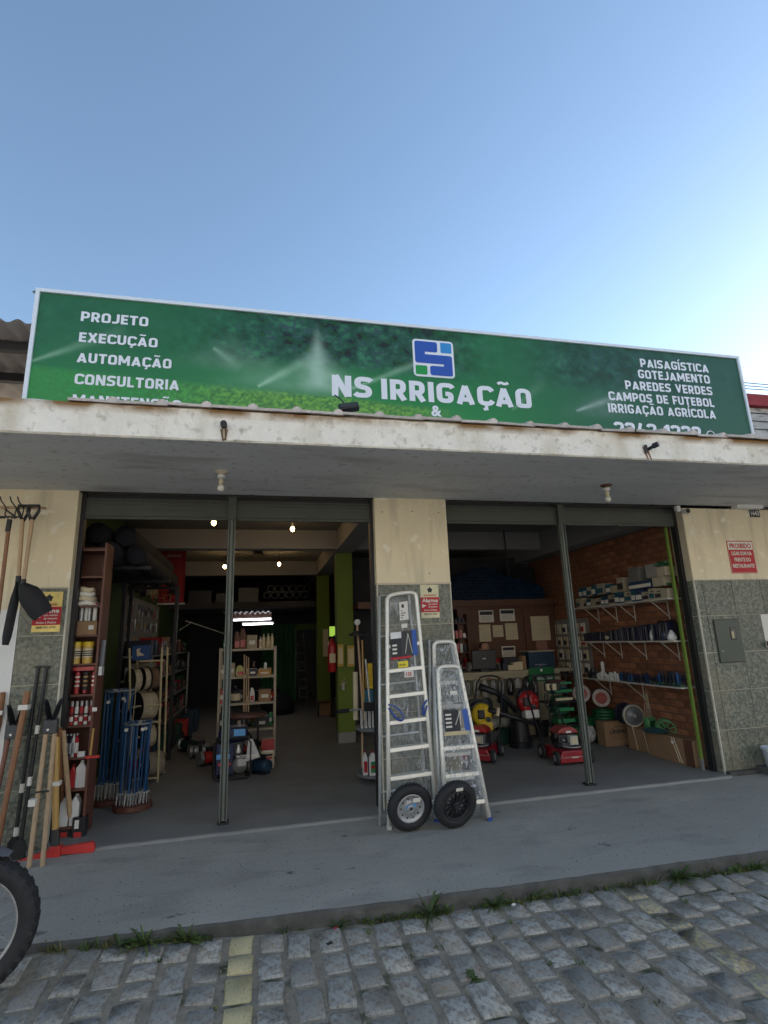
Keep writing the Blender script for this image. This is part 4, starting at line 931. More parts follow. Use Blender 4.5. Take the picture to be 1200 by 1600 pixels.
# wheels
def wheel(px, py, rpx, lb, steelrim):
    base = at(px, py+rpx-2, 'z', zS); R_ = .178; c = Vector((base.x, base.y+.02, zS+R_+.006)); t = T('barrow_wheel', lb, 'wheel', (c.x, c.y, zS), 'wheelbarrow wheels leaning on the ladders')
    M4 = RZ(4 if steelrim else 8) @ RX(90+14)
    prof = [(.112, -.030), (.135, -.040), (.160, -.036), (.174, -.022), (.178, 0), (.174, .022), (.160, .036), (.135, .040), (.112, .030), (.112, -.030)]
    ty = B().lathe(prof, c, M4, 40, cap=False); ty.out('tyre', rubber, t, smooth='auto')
    tr_ = B()
    for k in range(44):
        a_ = 2*PI*k/44; M5 = Matrix.Translation(c) @ M4 @ Matrix.Rotation(a_, 4, 'Z')
        for s in (-1, 1): tr_.box(.173, .1786, -.008, .004, s*.004, s*.024, M5 @ Matrix.Rotation(s*.3, 4, 'X'))
    tr_.out('tread_blocks', rubber, t, kind='stuff')
    rm = mat('galvanised_rim', (.40, .42, .44), .4, metal=.4, var=.08) if steelrim else blackpl
    if steelrim:
        B().lathe([(.112, .026), (.108, .034), (.100, .030), (.092, .018), (.060, .014), (.052, .024), (.030, .026), (.022, .020)], c, M4, 36, cap=False).out('rim', rm, t, smooth='auto')
        B().lathe([(.112, -.03), (.022, -.02)], c, M4, 30, cap=False).out('rim_back', rm, t)
        for k in range(10):
            a_ = 2*PI*k/10; q = Matrix.Translation(c) @ M4 @ Vector((.078*math.cos(a_), .078*math.sin(a_), .017)); nn = (M4 @ Vector((0, 0, 1))); B().rod(q, q+nn*.003, .007, 8).out('rim_hole', inkm, t)
        for q0, q1, m in ((-.02, .035, paperm), (-.035, -.01, mat('sky_blue_label', (.12, .38, .75), .5))):
            pass
        B().box(.010, .072, .050, .082, .034, .036, Matrix.Translation(c) @ M4).out('white_tag', paperm, t); B().box(-.035, .045, .005, .030, .028, .030, Matrix.Translation(c) @ M4 @ RZ(10)).out('blue_tag', mat('sky_blue_label', (.12, .38, .75), .5), t)
    else:
        B().lathe([(.112, .026), (.108, .034), (.100, .034), (.098, .02), (.094, .0), (.094, -.03), (.112, -.03)], c, M4, 36, cap=False).out('rim', rm, t, smooth='auto')
        for k in range(12):
            M5 = Matrix.Translation(c) @ M4 @ Matrix.Rotation(2*PI*k/12, 4, 'Z'); B().box(.022, .096, -.005, .005, -.012, .020, M5).out('spoke', rm, t)
        B().box(-.02, .04, .118, .142, .038, .040, Matrix.Translation(c) @ M4).out('white_tag', paperm, t)
    B().lathe([(.030, -.035), (.030, .030), (.026, .036), (.012, .036), (.012, -.035)], c, M4, 18).out('hub', rm, t, smooth='auto'); B().lathe([(.0125, .0362), (.001, .0365)], c, M4, 12).out('bore', inkm, t); t.scale = (1.13,)*3
wheel(643, 1270, 35, 'wheelbarrow wheel with silver steel rim leaning on the tallest ladder', True)
wheel(715, 1265, 35, 'wheelbarrow wheel with black spoked plastic rim leaning on the shortest ladder', False)

# ================================================================== TOOLS AT THE LEFT PILLAR
HB = -.30
a = at(-40, 799, 'y', HB); b_ = at(72, 794, 'y', HB); t = T('hanging_bar', 'wooden bar carrying the hanging rake and shovels on the left wall', 'bar', (b_.x, HB, b_.z-.02))
B().rod((a.x-.3, HB, b_.z), (b_.x, HB, b_.z), .013, 8).out('stick', woodh, t)
for x in (b_.x-.35, b_.x-.05-.6): B().rod((x, HB, b_.z), (x, -.01, b_.z-.03), .008, 6).out('bracket', darkm, t)
zb_ = b_.z
# hanging rake
q0 = at(14, 822, 'y', HB-.04); q1 = at(-3, 960, 'y', HB-.04); t = T('garden_rake', 'black wire rake hanging head up on the bar with a red-brown handle', 'rake', q1)
B().rod(q0, q1, .017, 8).out('handle', woodb, t); B().rod(q0+Vector((0, 0, .06)), q0+Vector((-.005, 0, -.05)), .022, 8).out('socket', darkm, t)
hd = B()
for s in (-.20, -.12, -.04, .04, .10):
    top = q0+Vector((s*.3, 0, .07)); hd.path([top, q0+Vector((s, -.01, .10)), q0+Vector((s*1.0+.01, -.02, .16)), q0+Vector((s-.03, -.04, .22)), q0+Vector((s-.06, .0, .27))], .006, 5)
hd.path([q0+Vector((-.22, 0, .085)), q0+Vector((.10, 0, .085))], .007); hd.out('tines', darkm, t)
# hanging shovels
def hang_shovel(lb, gx, gy, mx, my, bx, by, wide, dd):
    g = at(gx, gy, 'y', HB-dd); m_ = at(mx, my, 'y', HB-dd); e_ = at(bx, by, 'y', HB-dd-.02); t = T('shovel', lb, 'shovel', e_, 'shovels hanging from the bar')
    B().rod(g+Vector((0, 0, -.13)), m_, .018, 8).out('shaft', woodh, t); ax = (g-m_).normalized()
    B().path([g+ax*-.15, g+Vector((-.045, 0, -.05)), g+Vector((-.045, 0, -.0)), g+Vector((.045, 0, .0)), g+Vector((.045, 0, -.05)), g+ax*-.15], .014, 6).out('grip', blackpl, t, smooth='auto')
    B().rod(m_, m_+(m_-g).normalized()*.13, .022, 8, .026).out('socket', darkm, t)
    s = m_+(m_-g).normalized()*.05; d = (e_-s); N = 8; b = B(); vs = []; sx = d.cross(Vector((0, 1, 0))).normalized()
    for i in range(N+1):
        f = i/N; w = wide*(min(1, .35+f*2.2) if f < .85 else (1.0-(f-.85)*(2.2 if wide < .1 else 1.2)))
        for j in range(7):
            v = (j-3)/3; vs.append(s+d*f+sx*v*w/2+Vector((0, -.055*(1-v*v)*(1-.3*f)*min(1, wide/.1), 0)))
    fs = [(i*7+j, i*7+j+1, (i+1)*7+j+1, (i+1)*7+j) for i in range(N) for j in range(6)]; b.add(vs, fs); b.add([v+Vector((0, .004, 0)) for v in vs], [tuple(reversed(f)) for f in fs]); b.out('blade', mat('black_blade', (.008, .008, .010), .75), t, smooth='auto')
hang_shovel('long narrow trenching shovel hanging with black D-grip, blade pointing down', 38, 790, 29, 900, 8, 1008, .075, .03)
hang_shovel('broad black scoop shovel hanging with black D-grip in front of the alarm plate', 53, 790, 37, 905, 68, 962, .19, .07)
# leaning handles: (top px, bottom px)
def lean(x0, y0, x1, y1, ytop=-.06, zg=zS, k=0):
    top = at(x0, y0, 'y', ytop); bot = at(x1, y1, 'z', zg); return top, bot
def pole_tool(nm, lb, tp, bp, r, m, cat, ytop=-.06, r2=None, group=None, seg=8):
    top, bot = lean(*tp, *bp, ytop); t = T(nm, lb, cat, bot, group); B().rod(bot+Vector((0, 0, r*.3)), top, r2 or r, seg, r).out('shaft', m, t); return t, top, bot
t, a, b_ = pole_tool('wooden_pole', 'orange-brown wooden tool handle at the left edge with a white tag', (5, 1082), (-30, 1330), .022, woodb, 'tool handle'); q = a.lerp(b_, .13); B().cbox(q, (.05, .05, .035)).out('tag', paperm, t)
t, a, b_ = pole_tool('wooden_pole', 'thick brown tapering tool handle with label, leaning left of the two steel bars', (43, 1080), (-10, 1350), .027, woodb, 'tool handle', -.14, .020); q = a.lerp(b_, .10); B().cbox(q, (.075, .075, .04)).out('tag', paperm, t)
def digger(lb, bx, bt, bb_, h1, h2, woodm, dy):
    cx = (bx[0]+bx[1])/2; c0 = at(cx, bb_, 'y', dy); w = at(bx[1], bb_, 'y', dy).x-at(bx[0], bb_, 'y', dy).x; ztop = at(cx, bt, 'y', dy).z; f0 = at(*h1, 'z', zS); f1 = at(*h2, 'z', zS)
    t = T('post_hole_digger', lb, 'post-hole digger', ((f0.x+f1.x)/2, f0.y, zS), 'post-hole diggers at the left pillar')
    B().rod(f0, c0+Vector((-w*.28, 0, 0)), .019, 8).out('handle', woodm, t); B().rod(f1, c0+Vector((w*.28, 0, 0)), .019, 8).out('handle', woodm, t)
    B().box(c0.x-w*.46, c0.x+w*.46, c0.y-.035, c0.y+.03, c0.z-.02, c0.z+.10).out('hinge_plate', mat('gunmetal', (.07, .075, .085), .45, metal=.4), t, bevel=.006); B().rod((c0.x-.01, c0.y-.035, c0.z+.015), (c0.x-.01, c0.y-.042, c0.z+.015), .010, 8).out('bolt', alum, t)
    H_ = ztop-c0.z-.08
    for s in (-1, 1):
        vs = []; N = 8
        for i in range(N+1):
            f = i/N; z = c0.z+.09+H_*f; wd = .055*math.sin(PI*min(1, .25+f*.75))**.5*(1 if f < .95 else .5)+.004; xc = c0.x+s*(w*.12+w*.42*f*(1.0-.15*f))
            for j in range(5):
                v = (j-2)/2; vs.append((xc+s*(.02*(1-v*v)), c0.y+v*wd, z))
        fs = [(i*5+j, i*5+j+1, (i+1)*5+j+1, (i+1)*5+j) for i in range(N) for j in range(4)]; b = B(); b.add(vs, fs); b.add([(x-s*.004, y, z) for x, y, z in vs], [tuple(reversed(f)) for f in fs]); b.out('clam_blade', blackpl, t, smooth='auto')
    return t
digger('post-hole digger with red-brown handles and open black blades, by the white wall', (8, 34), 1103, 1150, (-28, 1350), (-8, 1350), mat('reddish_handle', (.20, .085, .06), .55, var=.2, scale=9, stretch=(9, 9, .7)), -.12)
t = digger('post-hole digger with pale wooden handles and black blades, right of the steel bars', (67, 91), 1094, 1142, (45, 1356), (66, 1354), woodh, -.12)
b_ = at(51, 1254, 'y', -.33); B().cbox(b_, (.05, .05, .05)).out('white_tag', paperm, t); q = at(66, 1237, 'y', -.3); B().cbox(q, (.10, .012, .012)).out('zip_tie', darkm, t)
for k, (tp, bp, lb) in enumerate((((60, 1042), (20, 1338), 'black steel digging bar with spade foot, left of the pair'), ((73, 1042), (28, 1343), 'black steel digging bar with two white tags, right of the pair'))):
    t, a, b_ = pole_tool('digging_bar', lb, tp, bp, .015, darkm, 'digging bar', -.02, .017, 'black steel digging bars'); d = (a-b_).normalized()
    B().cbox(a, (.05, .02, .02)).out('top_cap', darkm, t)
    B().prism([(b_.x-.045, b_.z-.0), (b_.x+.045, b_.z-.0), (b_.x+.05, b_.z+.10), (b_.x+.02, b_.z+.15), (b_.x-.02, b_.z+.15), (b_.x-.05, b_.z+.10)], b_.y-.012, b_.y+.012).out('spade_foot', darkm, t)
    for f in ((.35, .62) if k else (.66, .88)): q = b_.lerp(a, 1-f); B().rod(q-d*.035, q+d*.035, .019, 8).out('label_sleeve', paperm, t)
# pickaxe
t, a, b_ = pole_tool('pickaxe', 'red pickaxe standing on its head with a varnished yellow handle', (88, 1152), (86, 1338), .028, woody, 'pickaxe', -.12, .026); d = (a-b_).normalized()
B().rod(b_+d*.01, b_+d*.20, .036, 10, .032).out('rubber_sleeve', blackpl, t); c = b_+Vector((0, -.0, .03))
B().cbox(c+Vector((0, 0, .01)), (.085, .07, .085)).out('head_eye', redtool, t, bevel=.008)
B().prism([(c.x+.04, c.z+.035), (c.x+.28, c.z+.05), (c.x+.30, c.z+.005), (c.x+.29, c.z-.03), (c.x+.04, c.z-.02)], c.y-.015, c.y+.03).out('broad_blade', redtool, t, bevel=.004)
B().add([(c.x-.04, c.y-.02, c.z+.03), (c.x-.04, c.y+.03, c.z+.03), (c.x-.04, c.y+.03, c.z-.03), (c.x-.04, c.y-.02, c.z-.03), (c.x-.34, c.y-.03, c.z-.045)], [(0, 1, 2, 3), (0, 4, 1), (1, 4, 2), (2, 4, 3), (3, 4, 0)]).out('pick_point', redtool, t)
q = b_.lerp(a, .60); B().cbox(q, (.075, .065, .035)).out('tag', paperm, t)
t, a, b_ = pole_tool('wooden_pole', 'brown square-shouldered handle directly behind the pickaxe', (93, 1138), (97, 1305), .024, woodb, 'tool handle', -.06)
t, a, b_ = pole_tool('sledgehammer', 'sledgehammer with pale handle and black head right of the pickaxe', (99, 1142), (112, 1308), .019, woodh, 'sledgehammer', -.05, .024); B().cbox(b_+Vector((0, 0, .05)), (.11, .07, .10)).out('head', blackpl, t, bevel=.012); B().rod(b_+Vector((0, 0, .09)), b_+(a-b_).normalized()*.17, .03, 8).out('collar', blackpl, t)
for px, lb in ((100, 'black boxed tool head with grey label behind the pickaxe'), (122, 'black boxed tool head with red and white label at the foot of the wooden shelf')):
    p = at(px, 1312, 'z', -.02); t = T('tool_box', lb, 'box', p, 'black tool cartons by the shelf'); B().box(p.x-.06, p.x+.05, p.y, p.y+.08, p.z, p.z+.18).out('carton', blackpl, t); B().box(p.x-.04, p.x-.005, p.y-.003, p.y, p.z+.09, p.z+.16).out('label', paperm, t); B().box(p.x-.04, p.x+.02, p.y-.003, p.y, p.z+.02, p.z+.06).out('red_label', redtool, t)

# ================================================================== MOTORCYCLE (front wheel in view at the left edge)
R_ = .325; zc = street_z(-1.4)+R_+.006; c = Vector((-1.430, -2.13, zc)); mc = T('motorcycle', 'black spoked motorcycle whose front wheel shows at the left edge of the street', 'motorcycle', (c.x-.7, c.y, zc-R_))
fw_ = B().lathe([(.235, -.028), (.262, -.050), (.292, -.054), (.314, -.042), (.325, -.018), (.325, .018), (.314, .042), (.292, .054), (.262, .050), (.235, .028)], c, RZ(6) @ RX(90), 64, cap=False).out('front_tyre', rubber, mc, smooth='auto')
tb = B(); MW = Matrix.Translation(c) @ RZ(6) @ RX(90)
for k in range(34):
    M5 = MW @ Matrix.Rotation(2*PI*k/34, 4, 'Z')
    for z0, z1, dr, tw in ((.016, .034, -.006, .25), (-.034, -.016, -.006, -.25), (-.009, .009, 0, 0)): tb.box(.318+dr*.5, .3275+dr*.5, -.020+.012*(tw != 0), .012+.012*(tw != 0), z0, z1, M5 @ Matrix.Rotation(tw, 4, 'X'))
    for s in (-1, 1): tb.box(.296, .318, -.012, .012, s*.046-.006, s*.046+.006, M5)
tb.out('tread_knobs', rubber, fw_, kind='stuff')
B().lathe([(.240, -.028), (.228, -.032), (.224, -.018), (.222, 0), (.224, .018), (.228, .032), (.240, .028)], c, RZ(6) @ RX(90), 56, cap=False).out('rim', steel, mc, smooth='auto')
for k in range(28):
    a_ = 2*PI*k/28; s = 1 if k % 2 else -1; a2_ = a_+(.9 if (k//2) % 2 else -.9)
    B().rod(MW @ Vector((.225*math.cos(a_), .225*math.sin(a_), 0)), MW @ Vector((.035*math.cos(a2_), .035*math.sin(a2_), s*.03)), .0022, 4).out('spoke', steel, mc)
B().rod(MW @ Vector((0, 0, -.06)), MW @ Vector((0, 0, .06)), .035, 14).out('hub', alumd, mc)
hd = c+Vector((-.32, 0, .62)); g_ = mat('motorcycle_grey', (.10, .11, .13), .4, var=.05)
for s in (-1, 1): B().rod(c+Vector((0, s*.085, 0)), hd+Vector((0, s*.085, 0)), .022, 10).out('fork_leg', steel, mc)
fe = B(); N = 12; vs = []
for i in range(N+1):
    a_ = math.radians(62+i*9); 
    for j in range(5): v = (j-2)/2; rr_ = .372-.02*v*v; vs.append(MW @ Vector((rr_*math.cos(a_), rr_*math.sin(a_), v*.062*(.5 if i in (0, N) else 1))))
fe.add(vs, [(i*5+j, i*5+j+1, (i+1)*5+j+1, (i+1)*5+j) for i in range(N) for j in range(4)]); fe.out('front_mudguard', g_, mc, smooth='auto')
B().rod(hd+Vector((0, -.36, .18)), hd+Vector((0, .36, .18)), .013, 8).out('handlebar', darkm, mc); B().lathe([(.08, 0), (.09, .03), (.05, .12)], hd+Vector((.10, 0, .05)), RY(-90), 16).out('headlight', coldglass, mc, smooth='auto')
tk = hd+Vector((-.30, 0, .05)); B().cbox(tk, (.42, .24, .22)).out('fuel_tank', redpaint, mc, bevel=.06); B().cbox(tk+Vector((-.48, 0, -.02)), (.58, .24, .09)).out('seat', blackpl, mc, bevel=.03)
B().cbox(tk+Vector((-.12, 0, -.36)), (.34, .22, .34)).out('engine', alumd, mc, bevel=.03)
rc = c+Vector((-1.33, .14*0, 0)); B().ring(.268, .05, rc, RX(90), 40, 8).out('rear_tyre', rubber, mc, smooth='auto'); B().ring(.222, .012, rc, RX(90), 40, 6).out('rear_rim', steel, mc)
for s in (-1, 1): B().rod(rc+Vector((0, s*.09, 0)), tk+Vector((-.30, s*.09, -.35)), .02, 8).out('swingarm', darkm, mc)
fr = B(); fr.rod(hd, tk+Vector((-.25, 0, -.02)), .025).rod(tk+Vector((-.25, 0, -.05)), tk+Vector((-.20, 0, -.5)), .02).rod(hd, tk+Vector((-.05, 0, -.5)), .02); fr.out('frame', darkm, mc)

# ================================================================== SHOP INTERIOR: LEFT BAY
def box_at(px0, py0, px1, py1, y, d, h=None):
    """x0, x1, z0, z1 of a box whose front face (plane y) spans photo corners"""
    a = at(px0, py1, 'y', y); b_ = at(px1, py1, 'y', y); c_ = at(px0, py0, 'y', y); return a.x, b_.x, min(a.z, b_.z), c_.z
# wooden shelf by the left pillar
X0, X1, Y0, Y1 = -1.80, -1.53, .16, .42
sh = T('product_shelf', 'tall red-brown wooden shelf full of products just inside the left bay', 'shelf', ((X0+X1)/2, Y0, 0))
for x in (X0-.02, X1): B().box(x, x+.02, Y0, Y1, 0, 2.66).out('side_panel', woodred, sh)
B().box(X0, X1, Y1, Y1+.01, 0, 2.66).out('back_panel', woodred, sh); B().box(X0, X1, Y0, Y1, 2.58, 2.60).out('shelf_board', woodred, sh)
levels = {}
for nm, py in (('top', 900), ('cloth', 946), ('box', 992), ('tub', 1037), ('red', 1085), ('spray', 1133), ('bottle', 1183), ('jug', 1232), ('low', 1290)):
    z = at(130, py, 'y', Y0).z; levels[nm] = z; B().box(X0, X1, Y0, Y1, z-.018, z).out('shelf_board', woodred, sh)
def prod(nm, lb, cat, x, y, z, grp, fn):
    t = T(nm, lb, cat, (x, y, z), grp); fn(t, Vector((x, y, z))); return t
yf = Y0+.07
# cloth pile
p = at(131, 946, 'y', yf); z = levels['cloth']; t = T('cloth_pile', 'crumpled pile of white cloths on the wooden shelf', 'cloths', (p.x, yf, z))
for k in range(4):
    w = .12-.012*k; b = B(); N = 9; prof = [(w*.9, 0), (w, .02), (w*.95, .04), (w*.5, .05), (0.001, .052)]
    b.lathe(prof, (p.x+rnd.uniform(-.01, .01), yf+.03, z+.045*k), RZ(k*40), 14); o = b.out('folded_cloth', paperc if k % 2 else paperm, t, smooth='auto')
    for v in o.data.vertices: v.co.x += .012*math.sin(v.co.y*60+k); v.co.z += .008*math.sin(v.co.x*50+k)
def can(t, p, r, h, m, mc_=None, lab=None):
    B().lathe([(r, 0), (r, h*.88), (r*.8, h*.92)], p, None, 14).out('body', m, t, smooth=False)
    B().lathe([(r*.82, h*.90), (r*.82, h), (r*.5, h*1.02)], p, None, 12).out('lid', mc_ or m, t)
    if lab: B().lathe([(r*1.02, h*.2), (r*1.02, h*.65)], p, None, 14, cap=False).out('label', lab, t)
for k, px in enumerate((126, 134, 138, 147)):
    p = at(px, 975, 'y', yf); can(T('spray_can', f'{ORD[k]} small silver can with red cap from the left on the shelf under the cloths', 'can', (p.x, yf, levels['box']+.13), 'red-capped cans'), Vector((p.x, yf, levels['box']+.135)), .020, .17, [steel, paperm][k % 2], redpl)
x0, x1, z0, z1 = box_at(117, 972, 152, 990, yf, .1); t = T('cardboard_tray', 'brown cardboard tray with white label carrying the red-capped cans', 'box', (x0, yf, z0)); B().box(x0, x1, yf-.03, yf+.15, levels['box'], levels['box']+.13).out('carton', cardm, t); B().box(x1-.075, x1-.03, yf-.033, yf-.03, levels['box']+.05, levels['box']+.09).out('label', paperm, t)
for k, px in enumerate((117, 136)):
    p = at(px, 1035, 'y', yf); q = Vector((p.x, yf, levels['tub'])); t = T('yellow_tub', f'yellow-lidded tub with white label, {["left","right"][k]} of the two on the wooden shelf', 'tub', q, 'yellow-lidded tubs')
    B().lathe([(.045, 0), (.048, .17)], q, None, 18).out('tub_body', mat('ochre_tub', (.55, .36, .08), .4, var=.05), t); B().lathe([(.046, .055), (.049, .14)], q, None, 18, cap=False).out('label', paperc, t)
    for z in (.07, .09, .11): B().lathe([(.0495, z), (.0497, z+.010)], q, None, 18, cap=False).out('print_band', inkm, t)
    B().lathe([(.051, .165), (.051, .20), (.045, .205)], q, None, 18).out('lid', yellowpl, t)
for k in range(4):
    p = at(106+13*k, 1083, 'y', yf); q = Vector((p.x, yf, levels['red'])); h = .20; t = T('sealant_tube', f'{ORD[k]} boxed sealant tube with red foot from the left on the wooden shelf', 'tube', q, 'sealant tubes')
    B().lathe([(.021, 0), (.021, h), (.006, h+.01), (.005, h+.05)], q, None, 10).out('tube_body', [blackpl, redpl, inkm, redpl][k], t); B().lathe([(.022, .01), (.022, .035)], q, None, 10, cap=False).out('red_band', redpl, t)
    for z in (.07, .11, .15): B().lathe([(.0222, z), (.0222, z+.014)], q, None, 10, cap=False).out('print_band', [paperc, paperm, woody, alum][k], t)
B().box(X0+.01, X1-.01, Y0+.02, Y0+.03, levels['red']+.215, levels['red']+.25).out('red_cap_row', redpl, sh)
for k in range(6):
    p = at(103+7.5*k, 1131, 'y', yf); q = Vector((p.x, yf, levels['spray'])); t = T('spray_paint', f'{ORD[k]} red and white spray can from the left on the wooden shelf', 'can', q, 'red and white spray cans')
    B().lathe([(.017, 0), (.017, .15), (.010, .165)], q, None, 10).out('body', redpl if k % 2 else paperm, t); B().lathe([(.0175, .03), (.0175, .07)], q, None, 10, cap=False).out('label', paperm if k % 2 else redpl, t); B().lathe([(.0175, .085), (.0175, .10)], q, None, 10, cap=False).out('print_band', inkm, t); B().rod(q+Vector((0, 0, .165)), q+Vector((0, 0, .21)), .013, 10).out('cap', steel, t)
for k, (px, m) in enumerate(((102, blackpl), (108, navy), (113, paperm), (118, redink))):
    p = at(px, 1181, 'y', yf); q = Vector((p.x, yf, levels['bottle'])); t = T('oil_bottle', ['black', 'navy', 'white-fronted', 'dark red'][k]+' slim bottle on the wooden shelf above the white jugs', 'bottle', q, 'slim bottles'); B().lathe([(.018, 0), (.018, .15), (.008, .17), (.008, .19)], q, None, 10).out('body', m, t); B().lathe([(.0183, .03), (.0183, .12)], q, None, 10, cap=False).out('label', paperm if k == 3 else steel, t); B().rod(q+Vector((0, 0, .185)), q+Vector((0, 0, .20)), .011).out('cap', steel, t)
def jug(nm, lb, cat, q, w, d, h, m, capm, labm, grp=None, lw=.7):
    t = T(nm, lb, cat, q, grp); B().prism([(-w/2, 0), (w/2, 0), (w/2, h*.72), (w*.16, h*.90), (w*.16, h*.94), (-w*.16, h*.94), (-w*.16, h*.90), (-w/2, h*.74)], -d/2, d/2, M=Matrix.Translation(q)).out('jug_body', m, t, bevel=.010)
    B().rod(q+Vector((0, 0, h*.93)), q+Vector((0, 0, h)), w*.19, 10).out('cap', capm, t)
    if labm:
        l = B().box(q.x-w*lw/2, q.x+w*lw/2, q.y-d/2-.002, q.y-d/2, q.z+h*.12, q.z+h*.58).out('label', labm, t); B().box(q.x-w*lw/2, q.x+w*lw/2, q.y-d/2-.004, q.y-d/2-.002, q.z+h*.30, q.z+h*.42).out('label_band', redink, l)
    return t
for k, (px, lb, m) in enumerate(((113, 'small red and white bottle on the wooden shelf beside the white jug', redpl), (126, 'white trigger-spray jug on the wooden shelf', whitepl))):
    p = at(px, 1228, 'y', yf); jug('jug', lb, 'bottle', Vector((p.x, yf, levels['jug'])), .05+.035*k, .06, .20+.03*k, m, redpl if not k else whitepl, None)
p = at(128, 1180, 'y', yf-.03); B().box(p.x-.03, p.x+.03, yf-.06, yf-.02, p.z-.01, p.z+.035).out('trigger_sprayer', whitepl, label='white trigger spray head beside the slim bottles', cat='spray head')
for k, px in enumerate((101, 117)):
    p = at(px, 1283, 'y', yf); jug('jug', ['left', 'right'][k]+' large white jug on the lowest full shelf of the wooden unit', 'jug', Vector((p.x, yf, levels['low'])), .075, .10, .255, whitepl, whitepl, None, 'large white jugs')
q = Vector((X1+.03, Y0-.01, at(152, 1108, 'y', Y0).z)); B().cbox(q, (.04, .004, .035)).out('price_tag', paperm, label='white price tag on the edge of the wooden shelf', cat='tag')
q0 = at(146, 1138, 'y', .14); q1 = at(141, 1180, 'y', .14); t = T('hand_saw', 'wooden-handled tool with orange end hanging from the shelf side', 'hand tool', q1); B().rod(q0, q1, .010, 6).out('handle', woody, t); B().cbox(q1+Vector((.02, 0, -.015)), (.12, .02, .02)).out('orange_end', redtool, t)
p0_ = at(163, 1000, 'y', .18); p1_ = at(157, 1055, 'y', .18); t = T('wrapped_stake', 'long tool in clear wrapping hanging beside the wooden shelf', 'wrapped tool', p1_); B().rod(p0_, p1_, .022, 6).out('wrapped_body', mat('dull_grey_wrap', (.10, .11, .13), .3), t); B().rod(p1_, p1_+Vector((0, 0, .08)), .028, 6).out('bottom_cap', steel, t)

# rolls of shade net overhead on a dark rack
rk = T('roll_rack', 'dark steel rack carrying rolls of black netting high in the left bay', 'rack', (-1.6, 1.6, 0))
pxr = at(193, 950, 'y', 2.4).x
for x, y in ((pxr, 2.4), (-1.28, 3.4), (-1.95, 1.0), (-1.95, 3.4)): B().box(x-.025, x+.025, y-.025, y+.025, 0, 2.52).out('post', darkm, rk)
for y in (1.0, 2.4, 3.4): B().box(-2.0, -1.25, y-.02, y+.02, 2.50, 2.54).out('crossbar', darkm, rk)
for k, (x, z, r, y0, y1) in enumerate(((-1.86, 2.65, .11, .7, 3.3), (-1.62, 2.65, .12, .6, 3.5), (-1.38, 2.64, .11, .8, 3.4), (-1.75, 2.86, .12, .65, 3.3), (-1.49, 2.85, .12, .75, 3.6))):
    B().lathe([(.02, 0), (r*.96, .0), (r, .03), (r*1.02, (y1-y0)/2), (r, y1-y0-.03), (r*.96, y1-y0), (.02, y1-y0)], (x, y0, z), RX(-90), 18).out('net_roll', netm, label=ORD[k]+' roll of black shade netting on the overhead rack, counted from the wall and upwards', cat='net roll', group='rolls of black shade netting', smooth='auto')
# red banner
x0, x1, z0, z1 = box_at(247, 861, 287, 943, 5.3, 0); t = T('hanging_banner', 'red hanging banner with pale word at the top and dark machine picture', 'banner', (x0, 5.3, z0))
B().box(x0, x1, 5.3, 5.306, z0, z1).out('cloth', mat('banner_red', (.32, .01, .025), .7, var=.06), t); B().rod((x0-.02, 5.3, z0), (x1+.02, 5.3, z0), .018).out('bottom_bar', whitepl, t)
B().box(x0+.06, x1-.05, 5.297, 5.2995, z0+.1, z1-.18).out('inner_panel', mat('banner_red_light', (.42, .03, .03), .7), t); text('LEPONO', 'lettering', paperc, t, ((x0+x1)/2, 5.297, z1-.12), XD, ZD, (x1-x0)*.6, .05, .02, .001, 'C')
b = B()
for k in range(12): a_ = k*.52; r_ = .08+.04*(k % 3); b.rod(((x0+x1)/2+.03, 5.294, z0+.27), ((x0+x1)/2+.03+r_*math.cos(a_), 5.294, z0+.27+r_*1.3*math.sin(a_)), .018, 5)
b.out('machine_picture', inkm, t)
# pegboard with hand tools on the left wall
WX = -2.02; pb = T('pegboard', 'pale pegboard crowded with hanging hand tools on the left green wall', 'pegboard', (WX, 4.2, 1.6)); B().box(WX, WX+.015, 3.3, 6.2, 1.55, 2.42).out('board', mat('pegboard_grey', (.17, .17, .17), .7), pb)
for k in range(20): B().box(WX+.016, WX+.018, 3.3+k*.15, 3.304+k*.15, 1.55, 2.42).out('wire', steel, pb)
hm = [blackpl, steel, redtool, woody, bluepl, steel, blackpl]
protos = []
def hand_tool(kind, y, z, m1, m2, lb):
    t = T('hand_tool', lb, 'hand tool', (WX+.04, y, z), 'hand tools on the pegboard')
    if kind == 0:
        for s in (-1, 1): B().rod((WX+.04, y+s*.03, z-.10), (WX+.04, y+s*.006, z), .008, 5).out('handle', m1, t)
        B().prism([(y-.012, z), (y+.012, z), (y, z+.06)], WX+.03, WX+.045, 'yz').out('jaw', m2, t)
    elif kind == 1: B().rod((WX+.04, y, z-.12), (WX+.04, y, z+.02), .010, 5).out('handle', m1, t); B().box(WX+.03, WX+.05, y-.045, y+.035, z+.02, z+.05).out('head', m2, t)
    else: B().rod((WX+.04, y, z-.05), (WX+.04, y, z+.04), .012, 5).out('handle', m1, t); B().rod((WX+.04, y, z-.13), (WX+.04, y, z-.05), .005, 5).out('blade', m2, t)
cn = ['black', 'steel', 'red', 'yellow', 'blue', 'grey', 'dark']
for r in range(3):
    for k in range(10):
        kd = rnd.randrange(3); mi = rnd.randrange(7); hand_tool(kd, 3.4+k*.27, 2.28-r*.27+rnd.uniform(-.03, .03), hm[mi], steel, f'{cn[mi]} {["pliers","hammer","screwdriver"][kd]}, {ORD[k]} from the street in the {["top","middle","bottom"][r]} row of the pegboard')
